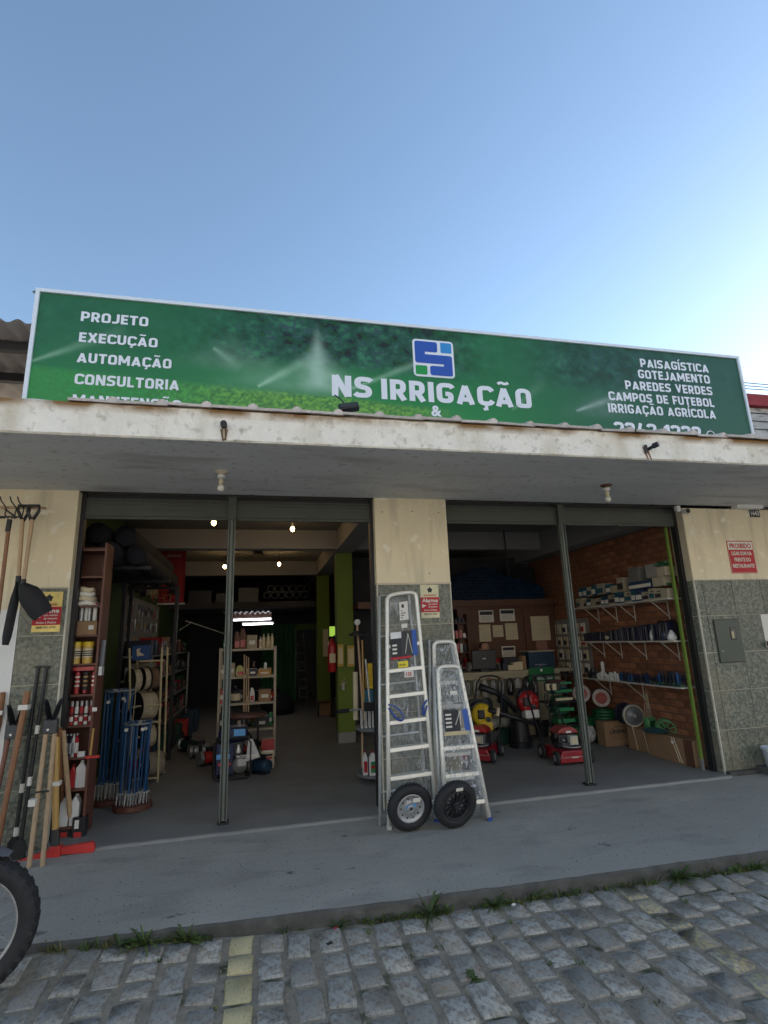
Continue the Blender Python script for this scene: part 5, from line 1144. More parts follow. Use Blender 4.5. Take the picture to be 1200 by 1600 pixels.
# wall shelves further back
ws = T('wall_shelf', 'dark steel shelving along the left wall behind the rope rack', 'shelf', (-1.85, 5.0, 0))
for z in (.35, .75, 1.15, 1.5): B().box(-2.02, -1.55, 3.2, 7.6, z-.02, z).out('shelf_board', steel, ws)
for y in (3.2, 5.4, 7.6): B().box(-1.58, -1.55, y, y+.03, 0, 1.5).out('upright', steel, ws)
k = 0; mm = [blackpl, creambox, navy, cardm, greenpl, blackpl, redpl, steel, bluebox]; nn_ = ['black', 'cream', 'navy', 'cardboard', 'green', 'dark', 'red', 'grey', 'blue']
for zi, z in enumerate((.35, .75, 1.15, 1.5)):
    y = 3.3
    while y < 7.4:
        w = rnd.uniform(.16, .34); i = rnd.randrange(9); h = rnd.uniform(.12, .30); t = T('stock_box', f'{nn_[i]} stock box, {ORD[zi]} level of the left wall shelving, {ORD[min(19, int((y-3.3)/.22))]} spot inward', 'box', (-1.75, y, z), 'stock on the left wall shelving')
        B().box(-1.95, -1.60, y, y+w, z, z+h).out('carton', mm[i], t, bevel=.006); B().box(-1.601, -1.598, y+w*.2, y+w*.7, z+h*.3, z+h*.7).out('label', mm[(i+1) % 9], t); y += w+rnd.uniform(.03, .12)
# pitched rail thing above (dark rake handles) -> two pale rods
for k, (a_, b_) in enumerate((((290, 970), (350, 990)), ((280, 985), (300, 972)))):
    p0_, p1_ = at(*a_, 'y', 3.2), at(*b_, 'y', 3.4); B().rod(p0_, p1_, .008, 6).out('hanging_rod', steel, label=['long', 'short'][k]+' pale rod hanging above the left wall shelving', cat='rod')
# rope reel rack
RXc = -1.28; rr_ = T('reel_rack', 'pale yellow steel rack holding reels of rope in the left bay', 'rack', (RXc, 2.1, 0))
f0, f1 = at(206, 1222, 'z', 0), at(247, 1216, 'z', 0); ya = 2.05; xa = at(206, 1215, 'y', ya).x; xb = at(247, 1210, 'y', ya).x; zt_ = at(233, 1012, 'y', ya).z
xta = at(199, 1060, 'y', ya).x
for (x0_, x1_) in ((xa, xta), (xb, xb-.04)):
    for y in (ya, ya+.45): B().rod((x0_, y, 0), (x1_, y+.0, zt_), .014, 6).out('upright', yelrack, rr_)
for py in (1033, 1103, 1129, 1217):
    z = max(.03, at(225, py, 'y', ya).z); B().rod((xa, ya, z), (xb, ya, z), .012, 6).out('rail', yelrack, rr_)
def reel(nm, lb, px, py, r, wdt, m, y, ang=58):
    r *= 1.17
    p = at(px, py, 'y', y); t = T(nm, lb, 'rope reel', (p.x, y, p.z-r), 'rope reels on the rack'); M4 = RZ(38) @ RY(90)
    o = B().lathe([(.03, -wdt/2), (r, -wdt/2), (r*1.0, -wdt/2+.01), (r*.93, -wdt/2+.014), (r*.94, wdt/2-.014), (r, wdt/2-.01), (r, wdt/2), (.03, wdt/2)], p, M4, 26).out('rope_coil', m, t, smooth='auto')
    for s in (-1, 1): B().lathe([(.02, s*wdt/2), (r*1.04, s*wdt/2+s*.001), (r*1.04, s*wdt/2+s*.006), (.02, s*wdt/2+s*.008)], p, M4, 26).out('flange', blackpl, t)
    B().rod(p-(M4 @ Vector((0, 0, wdt*.8))), p+(M4 @ Vector((0, 0, wdt*.8))), .014, 8).out('axle', yelrack, t)
reel('rope_reel', 'first beige rope reel in the top row, nearest the blue rods', 209, 1063, .125, .085, ropem, 2.12)
reel('rope_reel', 'second reel in the top row, beige behind the first', 224, 1061, .120, .07, ropem, 2.25)
reel('rope_reel', 'third brown reel in the top row, farthest right', 236, 1060, .125, .10, brownrope, 2.35)
reel('rope_reel', 'largest beige rope reel in the middle of the rack', 226, 1103, .145, .20, ropem, 2.2)
reel('rope_reel', 'lower beige rope reel under the largest one', 228, 1150, .115, .15, ropem, 2.2)
reel('rope_reel', 'bottom dull brown rope coil standing at the floor', 237, 1193, .125, .20, mat('dull_rope', (.26, .22, .17), .9, var=.25, scale=30, bump=.7), 2.15)
p = at(213, 1060, 'y', 1.98); B().path([p, p+Vector((0, 0, -.3)), p+Vector((-.02, 0, -.9))], .006).out('loose_rope', ropem, label='loose beige rope end hanging down the reel rack', cat='rope')
x0, x1, z0, z1 = box_at(206, 1009, 232, 1031, 2.1, .2); t = T('picture_box', 'blue box printed with a pale shape on top of the reel rack', 'box', (x0, 2.1, z0)); B().box(x0, x1, 2.1, 2.35, z0, z1).out('carton', mat('strong_blue_carton', (.01, .06, .22), .5), t); B().prism([(x0+.06, z0+.05), (x1-.05, z0+.06), (x1-.12, z0+.11), (x0+.10, z1-.03), (x0+.05, z1-.05)], 2.095, 2.099).out('bird_print', paperc, t)
# bundles of blue-handled tools in trays
for cx, cy, n, H_, lbs in ((at(172, 1255, 'z', 0), 0, 13, 1.12, 'tall'), (at(207, 1264, 'z', 0), 0, 15, .80, 'short')):
    t = T('wooden_tray', f'low brown round tray holding the {lbs} blue-handled hoes', 'tray', cx); B().lathe([(.16, 0), (.19, .01), (.19, .055), (.17, .06)], cx, None, 20).out('tray_body', woodred, t)
    for k in range(n):
        a_ = 2*PI*k/n+.3; rr2 = .13 if k % 3 else .06; q = cx+Vector((rr2*math.cos(a_), rr2*math.sin(a_)*.8, .06)); top = q+Vector(((rnd.uniform(-.02, .05)), rnd.uniform(-.03, .03), H_*(1 if lbs == 'short' else rnd.choice((1, 1, .98)))))
        t = T('blue_hoe', f'{lbs} blue-handled hoe standing head down, {ORD[k % 20]} around the {lbs} bundle', 'hoe', q, f'{lbs} blue-handled hoes'); nk = q.lerp(top, .13)
        B().rod(nk, top, .0115, 7).out('handle', bluepl, t); B().rod(q, nk, .006, 5).out('neck', steel, t)
        for s in (-.028, 0, .028): B().rod(nk+Vector((s, -.01, 0)), q+Vector((s*1.1, -.025, 0)), .0035, 4).out('tine', steel, t)
        B().box(nk.x-.032, nk.x+.032, nk.y-.014, nk.y-.006, nk.z-.004, nk.z+.004).out('tine_bar', steel, t)
        if k % 4 == 0: qq = q.lerp(top, .9); B().cbox(qq, (.032, .03, .03)).out('tag', paperm, t)
    b = B().ring(.15, .010, cx+Vector((.01, 0, H_+.04)), None, 16, 5); b.out('wire_hoop', steel, label=f'steel wire hoop around the top of the {lbs} blue-handled hoes', cat='hoop')
# metal shelving in the middle of the left bay
ySh = 3.05; xl_ = at(343, 1060, 'y', ySh).x; xr_ = at(430, 1060, 'y', ySh).x
ms = T('metal_shelving', 'grey steel shelving unit with bottles and cartons behind the left steel post', 'shelf', ((xl_+xr_)/2, ySh, 0)); lv = [at(400, py, 'y', ySh).z for py in (1013, 1056, 1097, 1138)]
for x in (xl_, xr_):
    for y in (ySh, ySh+.4): B().box(x-.015, x+.015, y-.015, y+.015, 0, lv[0]+.02).out('upright', shelfgrey, ms)
for z in lv: B().box(xl_, xr_, ySh-.01, ySh+.41, z-.03, z).out('shelf_board', shelfgrey, ms)
def item_row(z, y, specs):
    for (px, w, h, m, nm, lb, kind) in specs:
        p = at(px, 1000, 'y', y); q = Vector((p.x, y, z)); t = T(nm, lb, nm.split('_')[-1], q, None)
        if kind == 'b': B().lathe([(w/2, 0), (w/2, h*.7), (w*.2, h*.85), (w*.2, h)], q, None, 12).out('body', m, t); B().lathe([(w/2+.001, h*.15), (w/2+.001, h*.55)], q, None, 12, cap=False).out('label', paperc, t)
        elif kind == 'j': B().prism([(-w/2, 0), (w/2, 0), (w/2, h*.6), (w*.1, h), (-w*.35, h), (-w/2, h*.6)], -.06, .06, M=Matrix.Translation(q)).out('body', m, t, bevel=.008); B().box(q.x-w*.35, q.x+w*.35, q.y-.063, q.y-.061, q.z+h*.1, q.z+h*.45).out('label', redpl, t)
        else: B().box(q.x-w/2, q.x+w/2, q.y-.05, q.y+.15, q.z, q.z+h).out('carton', m, t); B().box(q.x-w*.3, q.x+w*.3, q.y-.053, q.y-.05, q.z+h*.3, q.z+h*.6).out('label', paperm if m != paperm else inkm, t)
yy = ySh+.10
item_row(lv[0], yy, [(371, .09, .26, woodpan, 'spray_jug', 'dark red trigger bottle on top of the shelving, nearest the post', 'j'), (380, .10, .30, woodpan, 'spray_jug', 'orange and white trigger bottle on top of the shelving', 'j'),
    (394, .15, .20, creambox, 'plain_carton', 'plain cream carton on top of the shelving under the tubes', 'x'), (407, .04, .17, whitepl, 'slim_bottle', 'slim white bottle right of the cream carton', 'b'), (412, .05, .21, paperc, 'round_bottle', 'first pale bottle of three at the right end of the shelving top', 'b'), (419, .05, .22, paperc, 'round_bottle', 'second pale bottle of three at the right end of the shelving top', 'b'), (425, .05, .22, paperc, 'round_bottle', 'third pale bottle of three at the right end of the shelving top', 'b')])
item_row(lv[1], yy, [(350, .10, .18, shelfgrey, 'grey_carton', 'grey carton left of the post on the second shelf', 'x'), (365, .06, .2, creambox, 'cream_carton', 'narrow cream carton on the second shelf', 'x'), (377, .13, .16, mat('yellow_green_bottle', (.45, .48, .15), .5), 'yellow_jug', 'yellow-green jug on the second shelf behind the wooden sticks', 'j'),
    (396, .12, .10, navy, 'dark_carton', 'dark carton on the second shelf between the sticks and the orange tray', 'x'), (414, .20, .08, mat('orange_tray', (.50, .25, .04), .5), 'orange_tray', 'orange tray with a row of pale tips on the second shelf', 'x')])
for k in range(7): p = at(407+2.6*k, 1040, 'y', yy-.05); B().rod((p.x, yy-.03, lv[1]+.08), (p.x, yy-.03, lv[1]+.11), .008, 6).out('bottle_tip', paperc, label=f'{ORD[k]} pale bottle tip standing in the orange tray', cat='bottle tip', group='pale tips in the orange tray')
item_row(lv[2], yy, [(350, .10, .2, redpl, 'red_carton', 'dark red carton on the third shelf left of the post', 'x'), (370, .16, .24, blackpl, 'black_coil', 'black coil of hose on the third shelf', 'b'), (396, .07, .2, whitepl, 'white_jug', 'white-topped jug on the third shelf behind the sticks', 'j'), (415, .18, .17, cardm, 'brown_carton', 'brown carton with red edge on the third shelf right', 'x')])
item_row(lv[3], yy, [(352, .12, .22, blackpl, 'black_carton', 'black carton on the lowest shelf, left', 'x'), (375, .14, .2, navy, 'navy_carton', 'navy carton on the lowest shelf, middle', 'x'), (410, .2, .15, blackpl, 'flat_carton', 'flat black carton on the lowest shelf, right', 'x')])
for k in range(3): a_, b_ = at(382+3.2*k, 1023+2*k, 'y', 2.6), at(381+3.6*k, 1112, 'y', 2.5); B().rod(b_, a_, .009, 6).out('wooden_stick', woodh, label=f'{["left","middle","right"][k]} one of three upright wooden sticks in front of the shelving', cat='stick', group='wooden sticks in front of the shelving')
tb_ = at(386, 1118, 'y', 2.5); t = T('low_table', 'low dark round table carrying the wooden sticks', 'table', (tb_.x, 2.65, 0)); B().lathe([(.26, tb_.z-.03), (.27, tb_.z-.02), (.26, tb_.z)], (tb_.x, 2.65, 0), None, 24).out('top', woodred, t)
for s in ((-.15, -.12), (.15, -.12), (-.15, .12), (.15, .12)): B().rod((tb_.x+s[0], 2.65+s[1], 0), (tb_.x+s[0], 2.65+s[1], tb_.z-.03), .014).out('leg', darkm, t)
# generator
g0 = at(330, 1224, 'z', 0); g1 = at(393, 1214, 'z', 0); gy = 1.78; gx0 = at(333, 1215, 'y', gy).x; gx1 = at(391, 1210, 'y', gy).x; ge = T('generator', 'navy blue portable generator with silver alternator behind the left steel post', 'generator', ((gx0+gx1)/2, gy, 0)); gz = lambda py: at(360, py, 'y', gy).z
fr = B()
for y in (gy, gy+.42): fr.path([(gx0, y, .04), (gx0, y, .42), (gx0+.05, y, .48), (gx1-.05, y, .48), (gx1, y, .42), (gx1, y, .04), (gx1-.04, y, .015), (gx0+.04, y, .015)], .016, 6, closed=True)
for x in (gx0+.05, gx1-.05):
    for z in (.48, .015): fr.rod((x, gy, z), (x, gy+.42, z), .016)
fr.out('tube_frame', darkm, ge); B().box(gx0+.04, gx1-.04, gy+.03, gy+.40, .43, .60).out('fuel_tank', mat('deep_navy_enamel', (.01, .015, .06), .3, coat=.4), ge, bevel=.04)
B().box(gx0+.02, gx0+.24, gy+.02, gy+.3, .06, .42).out('control_panel', mat('deep_navy_enamel', (), .3), ge, bevel=.01)
M_ = Matrix.Identity(4); cx = gx1-.13
B().lathe([(.02, 0), (.10, .01), (.105, .05), (.09, .13), (.085, .14)], (cx, gy+.14, .16), RX(90), 22).out('alternator', mat('cast_grey', (.16, .165, .17), .5, metal=.3), ge, smooth='auto'); B().box(cx-.025, cx+.075, gy-.012, gy+.0, .155, .235).out('type_plate', steel, ge)
B().box(cx-.10, cx+.04, gy+.03, gy+.30, .26, .43).out('engine_block', blackpl, ge, bevel=.015); B().lathe([(.02, 0), (.03, .02), (.014, .08), (.02, .1)], (cx-.02, gy+.02, .30), None, 12).out('carburettor', alum, ge)
text('MOTOR 7000', 'lettering', paperm, ge, (gx0+.27, gy-.017, .245), XD, ZD, .26, .035, .03, .001)
B().box(gx0+.06, gx0+.20, gy+.012, gy+.018, .33, .37).out('pale_label', bluepl, ge); B().box(gx0+.03, gx0+.19, gy+.010, gy+.018, .245, .30).out('blue_label', mat('sky_blue_label', (), .5), ge); B().box(gx0+.05, gx0+.20, gy+.010, gy+.018, .17, .20).out('red_label', redtool, ge); B().box(cx-.08, cx+.06, gy+.022, gy+.028, .50, .58).out('tank_label', mat('sky_blue_label', (), .5), ge)
B().prism([(gx1-.06, .20), (gx1+.12, .24), (gx1+.02, .46), (gx1-.03, .46)], gy-.01, gy+.0).out('hanging_cloth', steel, ge)
# red and white carton
x0, x1, z0, z1 = box_at(408, 1156, 428, 1201, 2.27, .2); t = T('tall_carton', 'tall red and white printed carton on the floor by the generator', 'box', (x0, 2.27, 0)); B().box(x0, x1, 2.27, 2.42, 0, z1).out('carton', paperc, t); B().box(x0, x1, 2.266, 2.27, z1*.62, z1).out('red_top', redpl, t)
for k, (m, f) in enumerate(((paperm, .55), (inkm, .42), (redtool, .32), (tealink, .05))): B().box(x0+.02, x1-.02, 2.265, 2.27, z1*f, z1*(f+.07)).out('print_band', m, t)
B().box(x0-.0, x1+.02, 2.55, 2.8, .0, .02).out('floor_tray', steel, label='thin steel tray on the floor behind the red and white carton', cat='tray')
# column furniture
CY = 3.648
x0, x1, z0, z1 = box_at(528, 1008, 537, 1042, CY, 0); 
for k, (a_, b_) in enumerate(((528, 537), (543, 554))):
    x0, x1, z0, z1 = box_at(a_, 1007+2*k, b_, 1041, CY-.06, 0); t = T('yellow_box', f'yellow box hung on the front green column, {["left","right"][k]} one', 'box', (x0, CY-.06, z0), 'yellow boxes on the green column'); B().box(x0, x1, CY-.06, CY-.0, z0, z1).out('carton', mat('mustard_box', (.45, .30, .04), .5), t); B().box(x0+.01, x1-.01, CY-.063, CY-.06, z0+.04, z1-.05).out('label', yelrack, t)
q = at(519, 1050, 'y', 3.75); t = T('fire_extinguisher', 'red fire extinguisher hanging on the side of the front green column', 'fire extinguisher', q); B().lathe([(.06, 0), (.075, .02), (.075, .42), (.05, .49), (.02, .52), (.02, .55)], q, None, 18).out('cylinder', redpl, t, smooth='auto'); B().rod(q+Vector((0, 0, .54)), q+Vector((.05, -.02, .60)), .012).out('valve_lever', darkm, t); B().box(q.x-.05, q.x+.05, q.y-.078, q.y-.070, q.z+.15, q.z+.30).out('label', paperc, t); B().path([q+Vector((.02, 0, .55)), q+Vector((.09, -.02, .45)), q+Vector((.085, -.02, .2))], .009).out('hose', rubber, t)
q = at(509, 1015, 'y', 6.9); B().box(q.x-.06, q.x+.06, 6.88, 6.93, q.z-.15, q.z+.45).out('paper_pouch', paperc, label='pale paper pouch hanging on the far green column', cat='pouch')
x0, x1, z0, z1 = box_at(515, 979, 524, 994, 6.0, 0); B().box(x0, x1, 6.0, 6.02, z0, z1).out('back_window', mat('lit_green_window', (.3, .6, .05), .5, emit=(.45, .75, .1), es=.28), label='small bright yellow-green window between the columns', cat='window')
q = at(536, 1078, 'y', CY-.03); t = T('plant_hook', 'small metal water tap bundle with dry sprig on the front green column', 'tap', q); B().rod(q, q+Vector((0, 0, .10)), .03, 8).out('tap_body', steel, t)
for k in range(7): B().rod(q+Vector((0, -.02, .1)), q+Vector((.06*math.cos(k), -.03, .14+.05*math.sin(k*1.7))), .004, 4).out('sprig', ropem, t)
q = at(545, 985, 'y', 3.4); 
# stool behind column
q = at(507, 1120, 'z', 0); t = T('low_stool', 'small dark stool with brown seat in the aisle by the far column', 'stool', q); B().box(q.x-.16, q.x+.16, q.y-.12, q.y+.12, .30, .34).out('seat', woodred, t)
for s in ((-.14, -.1), (.14, -.1), (-.14, .1), (.14, .1)): B().rod((q.x+s[0], q.y+s[1], 0), (q.x+s[0], q.y+s[1], .3), .012).out('leg', darkm, t)
B().box(q.x-.12, q.x+.12, q.y-.13, q.y-.12, .05, .28).out('front_panel', cardm, t)
# loft and pipes over the back, awning, fluorescent tubes, gate, doorway
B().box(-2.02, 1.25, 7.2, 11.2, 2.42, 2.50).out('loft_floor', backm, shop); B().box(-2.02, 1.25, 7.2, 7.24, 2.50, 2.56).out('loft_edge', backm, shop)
for k in range(12):
    i, j = k % 6, k//6; q = Vector((.15+i*.17+.08*j, 7.3, 2.71+.15*j)); b = B(); b.lathe([(.08, 0), (.08, 2.4), (.065, 2.4), (.065, 0), (.08, 0)], q, RX(-90), 14, cap=False); b.out('black_pipe', blackpl, label=f'black pipe on the loft, {ORD[i]} in the {["lower","upper"][j]} row', cat='pipe', group='black pipes on the loft')
for k, (x, w, h) in enumerate(((-1.6, .5, .35), (-1.0, .4, .28), (-.5, .45, .4))): B().box(x, x+w, 7.4, 7.9, 2.5, 2.5+h).out('loft_crate', blackpl, label=f'{ORD[k]} dark crate from the left stored on the loft', cat='crate', group='dark crates on the loft')
aw = T('corrugated_awning', 'white corrugated awning strip above the fluorescent tubes at the back', 'awning', (.0, 6.6, 2.2)); corr(-.75, .25, 6.3, 7.1, 2.28, .11, .02, 'corrugated_sheet', steel, aw); B().box(-.75, .25, 7.08, 7.1, 2.18, 2.28).out('batten', woodred, aw)
for k, (a_, b_, y) in enumerate((((364, 969), (424, 967), 6.55), ((379, 976), (427, 974), 7.0))):
    p0_, p1_ = at(*a_, 'y', y), at(*b_, 'y', y); t = T('fluorescent_lamp', ['upper', 'lower'][k]+' lit white fluorescent tube at the back of the left bay', 'lamp', p0_.lerp(p1_, .5)); B().rod(p0_, p1_, .016, 10).out('tube', tubem, t); B().box(p0_.x, p1_.x, y-.02, y+.02, p0_.z+.03, p0_.z+.055).out('fixture', whitepl, t)
    for q in (p0_, p1_): B().box(q.x-.012, q.x+.012, y-.018, y+.018, q.z-.015, q.z+.035).out('lamp_holder', whitepl, t)
GY = 10.9; gt = T('green_gate', 'dark green corrugated metal sheet gate at the far end of the left bay', 'gate', (.8, GY, 0)); ga = at(425, 985, 'y', GY); gb = at(460, 985, 'y', GY)
corr(ga.x-.3, gb.x, GY, 2.15, 0, .13, .02, 'corrugated_sheet', gatem, gt, vert=True)
for z in (.3, 1.1, 1.9): B().box(ga.x-.3, gb.x, GY+.025, GY+.06, z, z+.05).out('gate_rail', gatem, gt)
gd = at(495, 985, 'y', GY); B().box(gb.x, gd.x+.3, GY, GY+.1, 1.98, 2.15).out('green_lintel', limem, shop); B().box(gb.x, gb.x+.06, GY, GY+.1, 0, 1.98).out('door_frame', gatem, shop); B().box(gb.x+.06, gd.x+.3, 11.16, 11.195, 0, 1.98).out('doorway_dark_sheet', darkm, shop)  # black sheet puts the darkness beyond the doorway into colour
ll0, ll1 = at(468, 1070, 'y', 10.4), at(463, 988, 'y', 10.4); t = T('narrow_ladder', 'narrow pale ladder leaning at the far doorway', 'ladder', (ll0.x, 10.4, 0))
for s in (0, .22): B().rod((ll0.x+s, 10.35, 0), (ll1.x+s, 10.55, ll1.z), .014, 6).out('rail', steel, t)
for k in range(8): f = (k+.5)/8; B().rod((ll0.x*(1-f)+ll1.x*f, 10.35+.2*f, ll1.z*f), (ll0.x*(1-f)+ll1.x*f+.22, 10.35+.2*f, ll1.z*f), .010, 6).out('rung', steel, t)
for k, (px, lb) in enumerate(((438, 'dark bundle heaped at the foot of the green gate'), (428, 'second dark bundle behind the steel shelving by the gate'))): p = at(px, 1088, 'y', 8+k); B().lathe([(.3, 0), (.34, .15), (.25, .35), (.1, .48), (.01, .5)], (p.x, 8+k, 0), None, 12).out('dark_bundle', netm, label=lb, cat='bundle', smooth='auto')
# lit bulbs
def bulb(px, py, y, lb, cord=None, pw=.6):
    p = at(px, py, 'y', y); t = T('hanging_bulb', lb, 'lamp', p, 'lit warm bulbs in the left bay'); B().lathe([(.004, -.045), (.026, -.03), (.032, -.008), (.024, .018), (.012, .03)], p, None, 14).out('glass', bulbm, t, smooth='auto'); B().rod(p+Vector((0, 0, .028)), p+Vector((0, 0, .075)), .016, 10).out('socket', whitepl if not cord else darkm, t)
    if cord: B().path([p+Vector((0, 0, .07)), p+Vector((.0, 0, .2))]+[Vector(c_) for c_ in cord], .008).out('cord', darkm, t)
    else: B().rod(p+Vector((0, 0, .07)), Vector((p.x, p.y, 3.45)), .010, 6).out('stem', whitepl, t)
    l = bpy.data.lights.new('bulb_light', 'POINT'); l.energy = pw; l.color = (1, .66, .34); l.shadow_soft_size = .03; lo = bpy.data.objects.new('bulb_light', l); COL.objects.link(lo); lo.location = p+Vector((0, 0, -.09))
bulb(334, 816, 1.9, 'lit bulb nearest the street on the left, under the front ceiling')
bulb(457, 826, 2.3, 'lit bulb nearest the street on the right, under the front ceiling')
jb = Vector(at(404, 861, 'y', 5.5)); B().box(jb.x-.09, jb.x+.09, 5.4, 5.6, 3.40, 3.45).out('ceiling_box', darkm, label='dark junction box on the ceiling between the two hanging bulbs', cat='junction box')
bulb(351, 885, 5.5, 'lit bulb hanging on a drooping dark cord, left of the pair behind the first beam', [(jb.x-.45, 5.5, 3.38), (jb.x-.25, 5.5, 3.30), (jb.x-.05, 5.5, 3.40)])
bulb(436, 881, 5.5, 'lit bulb hanging on a drooping dark cord, right of the pair behind the first beam', [(jb.x+.33, 5.5, 3.42), (jb.x+.2, 5.5, 3.34), (jb.x+.05, 5.5, 3.40)])
# round display stand behind the centre pillar
DX, DY = 1.43, 1.15; ds = T('display_stand', 'grey round tiered display stand just behind the centre pillar', 'display stand', (DX, DY, 0))
B().rod((DX, DY, 0), (DX, DY, 1.35), .03, 12).out('pole', darkm, ds); tz = [.06, at(575, 1140, 'y', DY).z]
for z in tz: B().lathe([(.27, z), (.285, z+.01), (.285, z+.035), (.27, z+.04)], (DX, DY, 0), None, 32).out('round_tray', mat('tray_grey', (.16, .175, .19), .5), ds)
B().box(DX-.02, DX+.26, DY-.02, DY+.02, .1, tz[1]).out('divider', mat('tray_grey', (), .5), ds)
for k, (px, lb) in enumerate(((572, 'white bottle with red cap on the bottom tray of the display stand, left'), (583, 'larger white bottle with red-green label, right on the bottom tray of the stand'))):
    p = at(px, 1208, 'y', DY-.2); jug('oil_jug', lb, 'bottle', Vector((p.x, DY-.15-.05*k, tz[0]+.04)), .055+.03*k, .07, .26, whitepl, redpl, greenink if k else redink, 'white oil bottles')
for k in range(4):
    p = at(566+6.2*k, 1140, 'y', DY-.15); q = Vector((p.x, DY-.13, tz[1]+.04)); t = T('white_tube', f'{ORD[k]} white upright tube from the left on the upper tray of the display stand', 'tube', q, 'white tubes on the display stand'); B().box(q.x-.014, q.x+.014, q.y-.02, q.y+.02, q.z, q.z+.22).out('body', whitepl, t, bevel=.005); B().box(q.x-.006, q.x+.006, q.y-.022, q.y-.02, q.z+.02, q.z+.20).out('grey_stripe', steel, t)
a_, b_ = at(527, 1112, 'y', .75), at(575, 1107, 'y', .95); t = T('engine_blower', 'black-gripped machine handle sticking out over the display stand', 'machine handle', b_); B().rod(a_, a_.lerp(b_, .35), .022, 10).out('grip', blackpl, t); B().rod(a_.lerp(b_, .35), b_, .011, 8).out('tube', steel, t); B().cbox(b_+Vector((.06, 0, .02)), (.26, .12, .09)).out('engine_cover', darkm, t, bevel=.02); B().cbox(b_+Vector((.16, -.04, -.01)), (.06, .05, .04)).out('metal_tip', alumd, t)
p0_, p1_ = at(558, 975, 'y', .9), at(567, 1110, 'y', .9); t = T('pole_trimmer', 'long pole tool with round silver head and black guard standing on the display stand', 'trimmer', p1_); B().rod(p1_, p0_, .013, 8).out('shaft', woodh, t); B().rod(p0_+Vector((0, -.03, .02)), p0_+Vector((0, .03, .02)), .035, 14).out('head', alumd, t); B().lathe([(.02, 0), (.12, -.03), (.13, -.06), (.02, -.04)], p0_+Vector((.02, 0, -.08)), None, 14).out('guard', darkm, t)
for k, (a_, b_, m, lb) in enumerate((((566, 1000), (569, 1125), woody, 'yellow-wood stick standing by the pole trimmer'), ((571, 1030), (579, 1110), steel, 'thin grey rod leaning by the display stand'), ((566, 1140), (566, 1200), woodh, 'pale stick below the upper tray'), ((555, 1050), (556, 1125), paperc, 'pale plank on end behind the display stand'))):
    p0_, p1_ = at(*a_, 'y', 1.2), at(*b_, 'y', 1.15); B().rod(p1_, p0_, .012 if k < 3 else .03, 6).out('standing_stick', m, label=lb, cat='stick')
for k in range(6):
    x0, x1, z0, z1 = box_at(575, 1037+6.6*k, 589, 1042.5+6.6*k, 1.7, 0); B().box(x0, x1+.05, 1.7, 1.9, z0, z1).out('yellow_case', yellowpl, label=f'{ORD[k]} flat yellow case from the top of the stack behind the centre pillar', cat='case', group='flat yellow cases')
for k in range(5):
    x0, x1, z0, z1 = box_at(570, 1078+7*k, 589, 1084+7*k, 1.75, 0); B().box(x0, x1+.05, 1.75, 1.95, z0, z1).out('blue_case', mat('teal_blue_case', (.015, .12, .20), .5), label=f'{ORD[k]} flat blue case from the top, stacked under the yellow cases', cat='case', group='flat blue cases')
st_ = T('case_stand', 'dark stand carrying the yellow and blue cases behind the centre pillar', 'stand', (1.75, 1.85, 0)); zc_ = at(580, 1113, 'y', 1.75).z; B().box(1.55, 1.95, 1.68, 2.0, 0, zc_).out('body', darkm, st_)

# ================================================================== RIGHT BAY
WXR = 5.33
shz = (2.005, 1.478, .918)
for i, z in enumerate(shz):
    t = T('wall_bracket_shelf', f'{["top","middle","bottom"][i]} white shelf with triangular brackets on the brick wall', 'shelf', (5.18, 1.3, z), 'white shelves on the brick wall'); B().box(5.03, 5.312, .28, 2.42, z-.018, z).out('board', offwhite, t)
    for y in ((.62, 1.30, 1.72, 2.18), (.55, 1.18, 1.72, 2.15), (1.35, 2.1))[i]:
        b = B(); b.rod((5.06, y, z-.02), (5.30, y, z-.22), .007, 5).rod((5.305, y, z-.02), (5.305, y, z-.26), .008, 5).rod((5.05, y, z-.026), (5.31, y, z-.026), .008, 5); b.out('bracket', offwhite, t)
# cartons on top shelf
def yat(px, py): return at(px, py, 'x', 5.06).y
z = shz[0]; row1 = []
y = 2.36; k = 0; styles = [('white carton with teal print', creambox, tealink), ('cream carton with dark print', creambox, inkm), ('navy carton with white lettering', mat('navy_carton', (.02, .05, .12), .6), paperm), ('plain cream carton', creambox, None), ('teal and white carton', tealink, paperm)]
while y > .34 and k < 18:
    w = rnd.uniform(.07, .15); w = min(w, y-.28); h = rnd.uniform(.11, .16); s = styles[(k*3+k//4) % 5 if y > .9 else (1, 3, 1, 0)[k % 4]]; t = T('carton', f'{s[0]}, {ORD[k]} from far end, bottom row, top wall shelf', 'box', (5.1, y-w, z), 'cartons on the top white shelf'); B().box(5.05, 5.22, y-w+.004, y-.002, z, z+h).out('body', s[1], t)
    if s[2]:
        B().box(5.047, 5.05, y-w+.012, y-.01, z+h*.15, z+h*.55).out('print_panel', s[2], t); B().box(5.047, 5.05, y-w+.012, y-w*.45, z+h*.7, z+h*.8).out('print_line', inkm, t)
    row1.append((y, w, h)); y -= w; k += 1
up = [(2.30, .11, .14, 4), (2.18, .10, .15, 4), (2.07, .12, .14, 0), (1.94, .10, .16, 4), (1.80, .16, .16, 0), (1.58, .12, .13, 4), (1.46, .11, .10, 3), (1.30, .14, .20, 1), (1.05, .46, .10, 2), (.56, .20, .12, 3)]
for k, (y, w, h, s) in enumerate(up):
    s = styles[s]; zz = z+.165; t = T('carton', f'{s[0]}, {ORD[k]} from far end, second tier, top wall shelf', 'box', (5.1, y-w, zz), 'cartons on the top white shelf'); B().box(5.07, 5.24, y-w, y-.004, zz, zz+h).out('body', s[1], t)
    if s[2]: B().box(5.067, 5.07, y-w+.008, y-.012, zz+h*.15, zz+h*.6).out('print_panel', s[2], t)
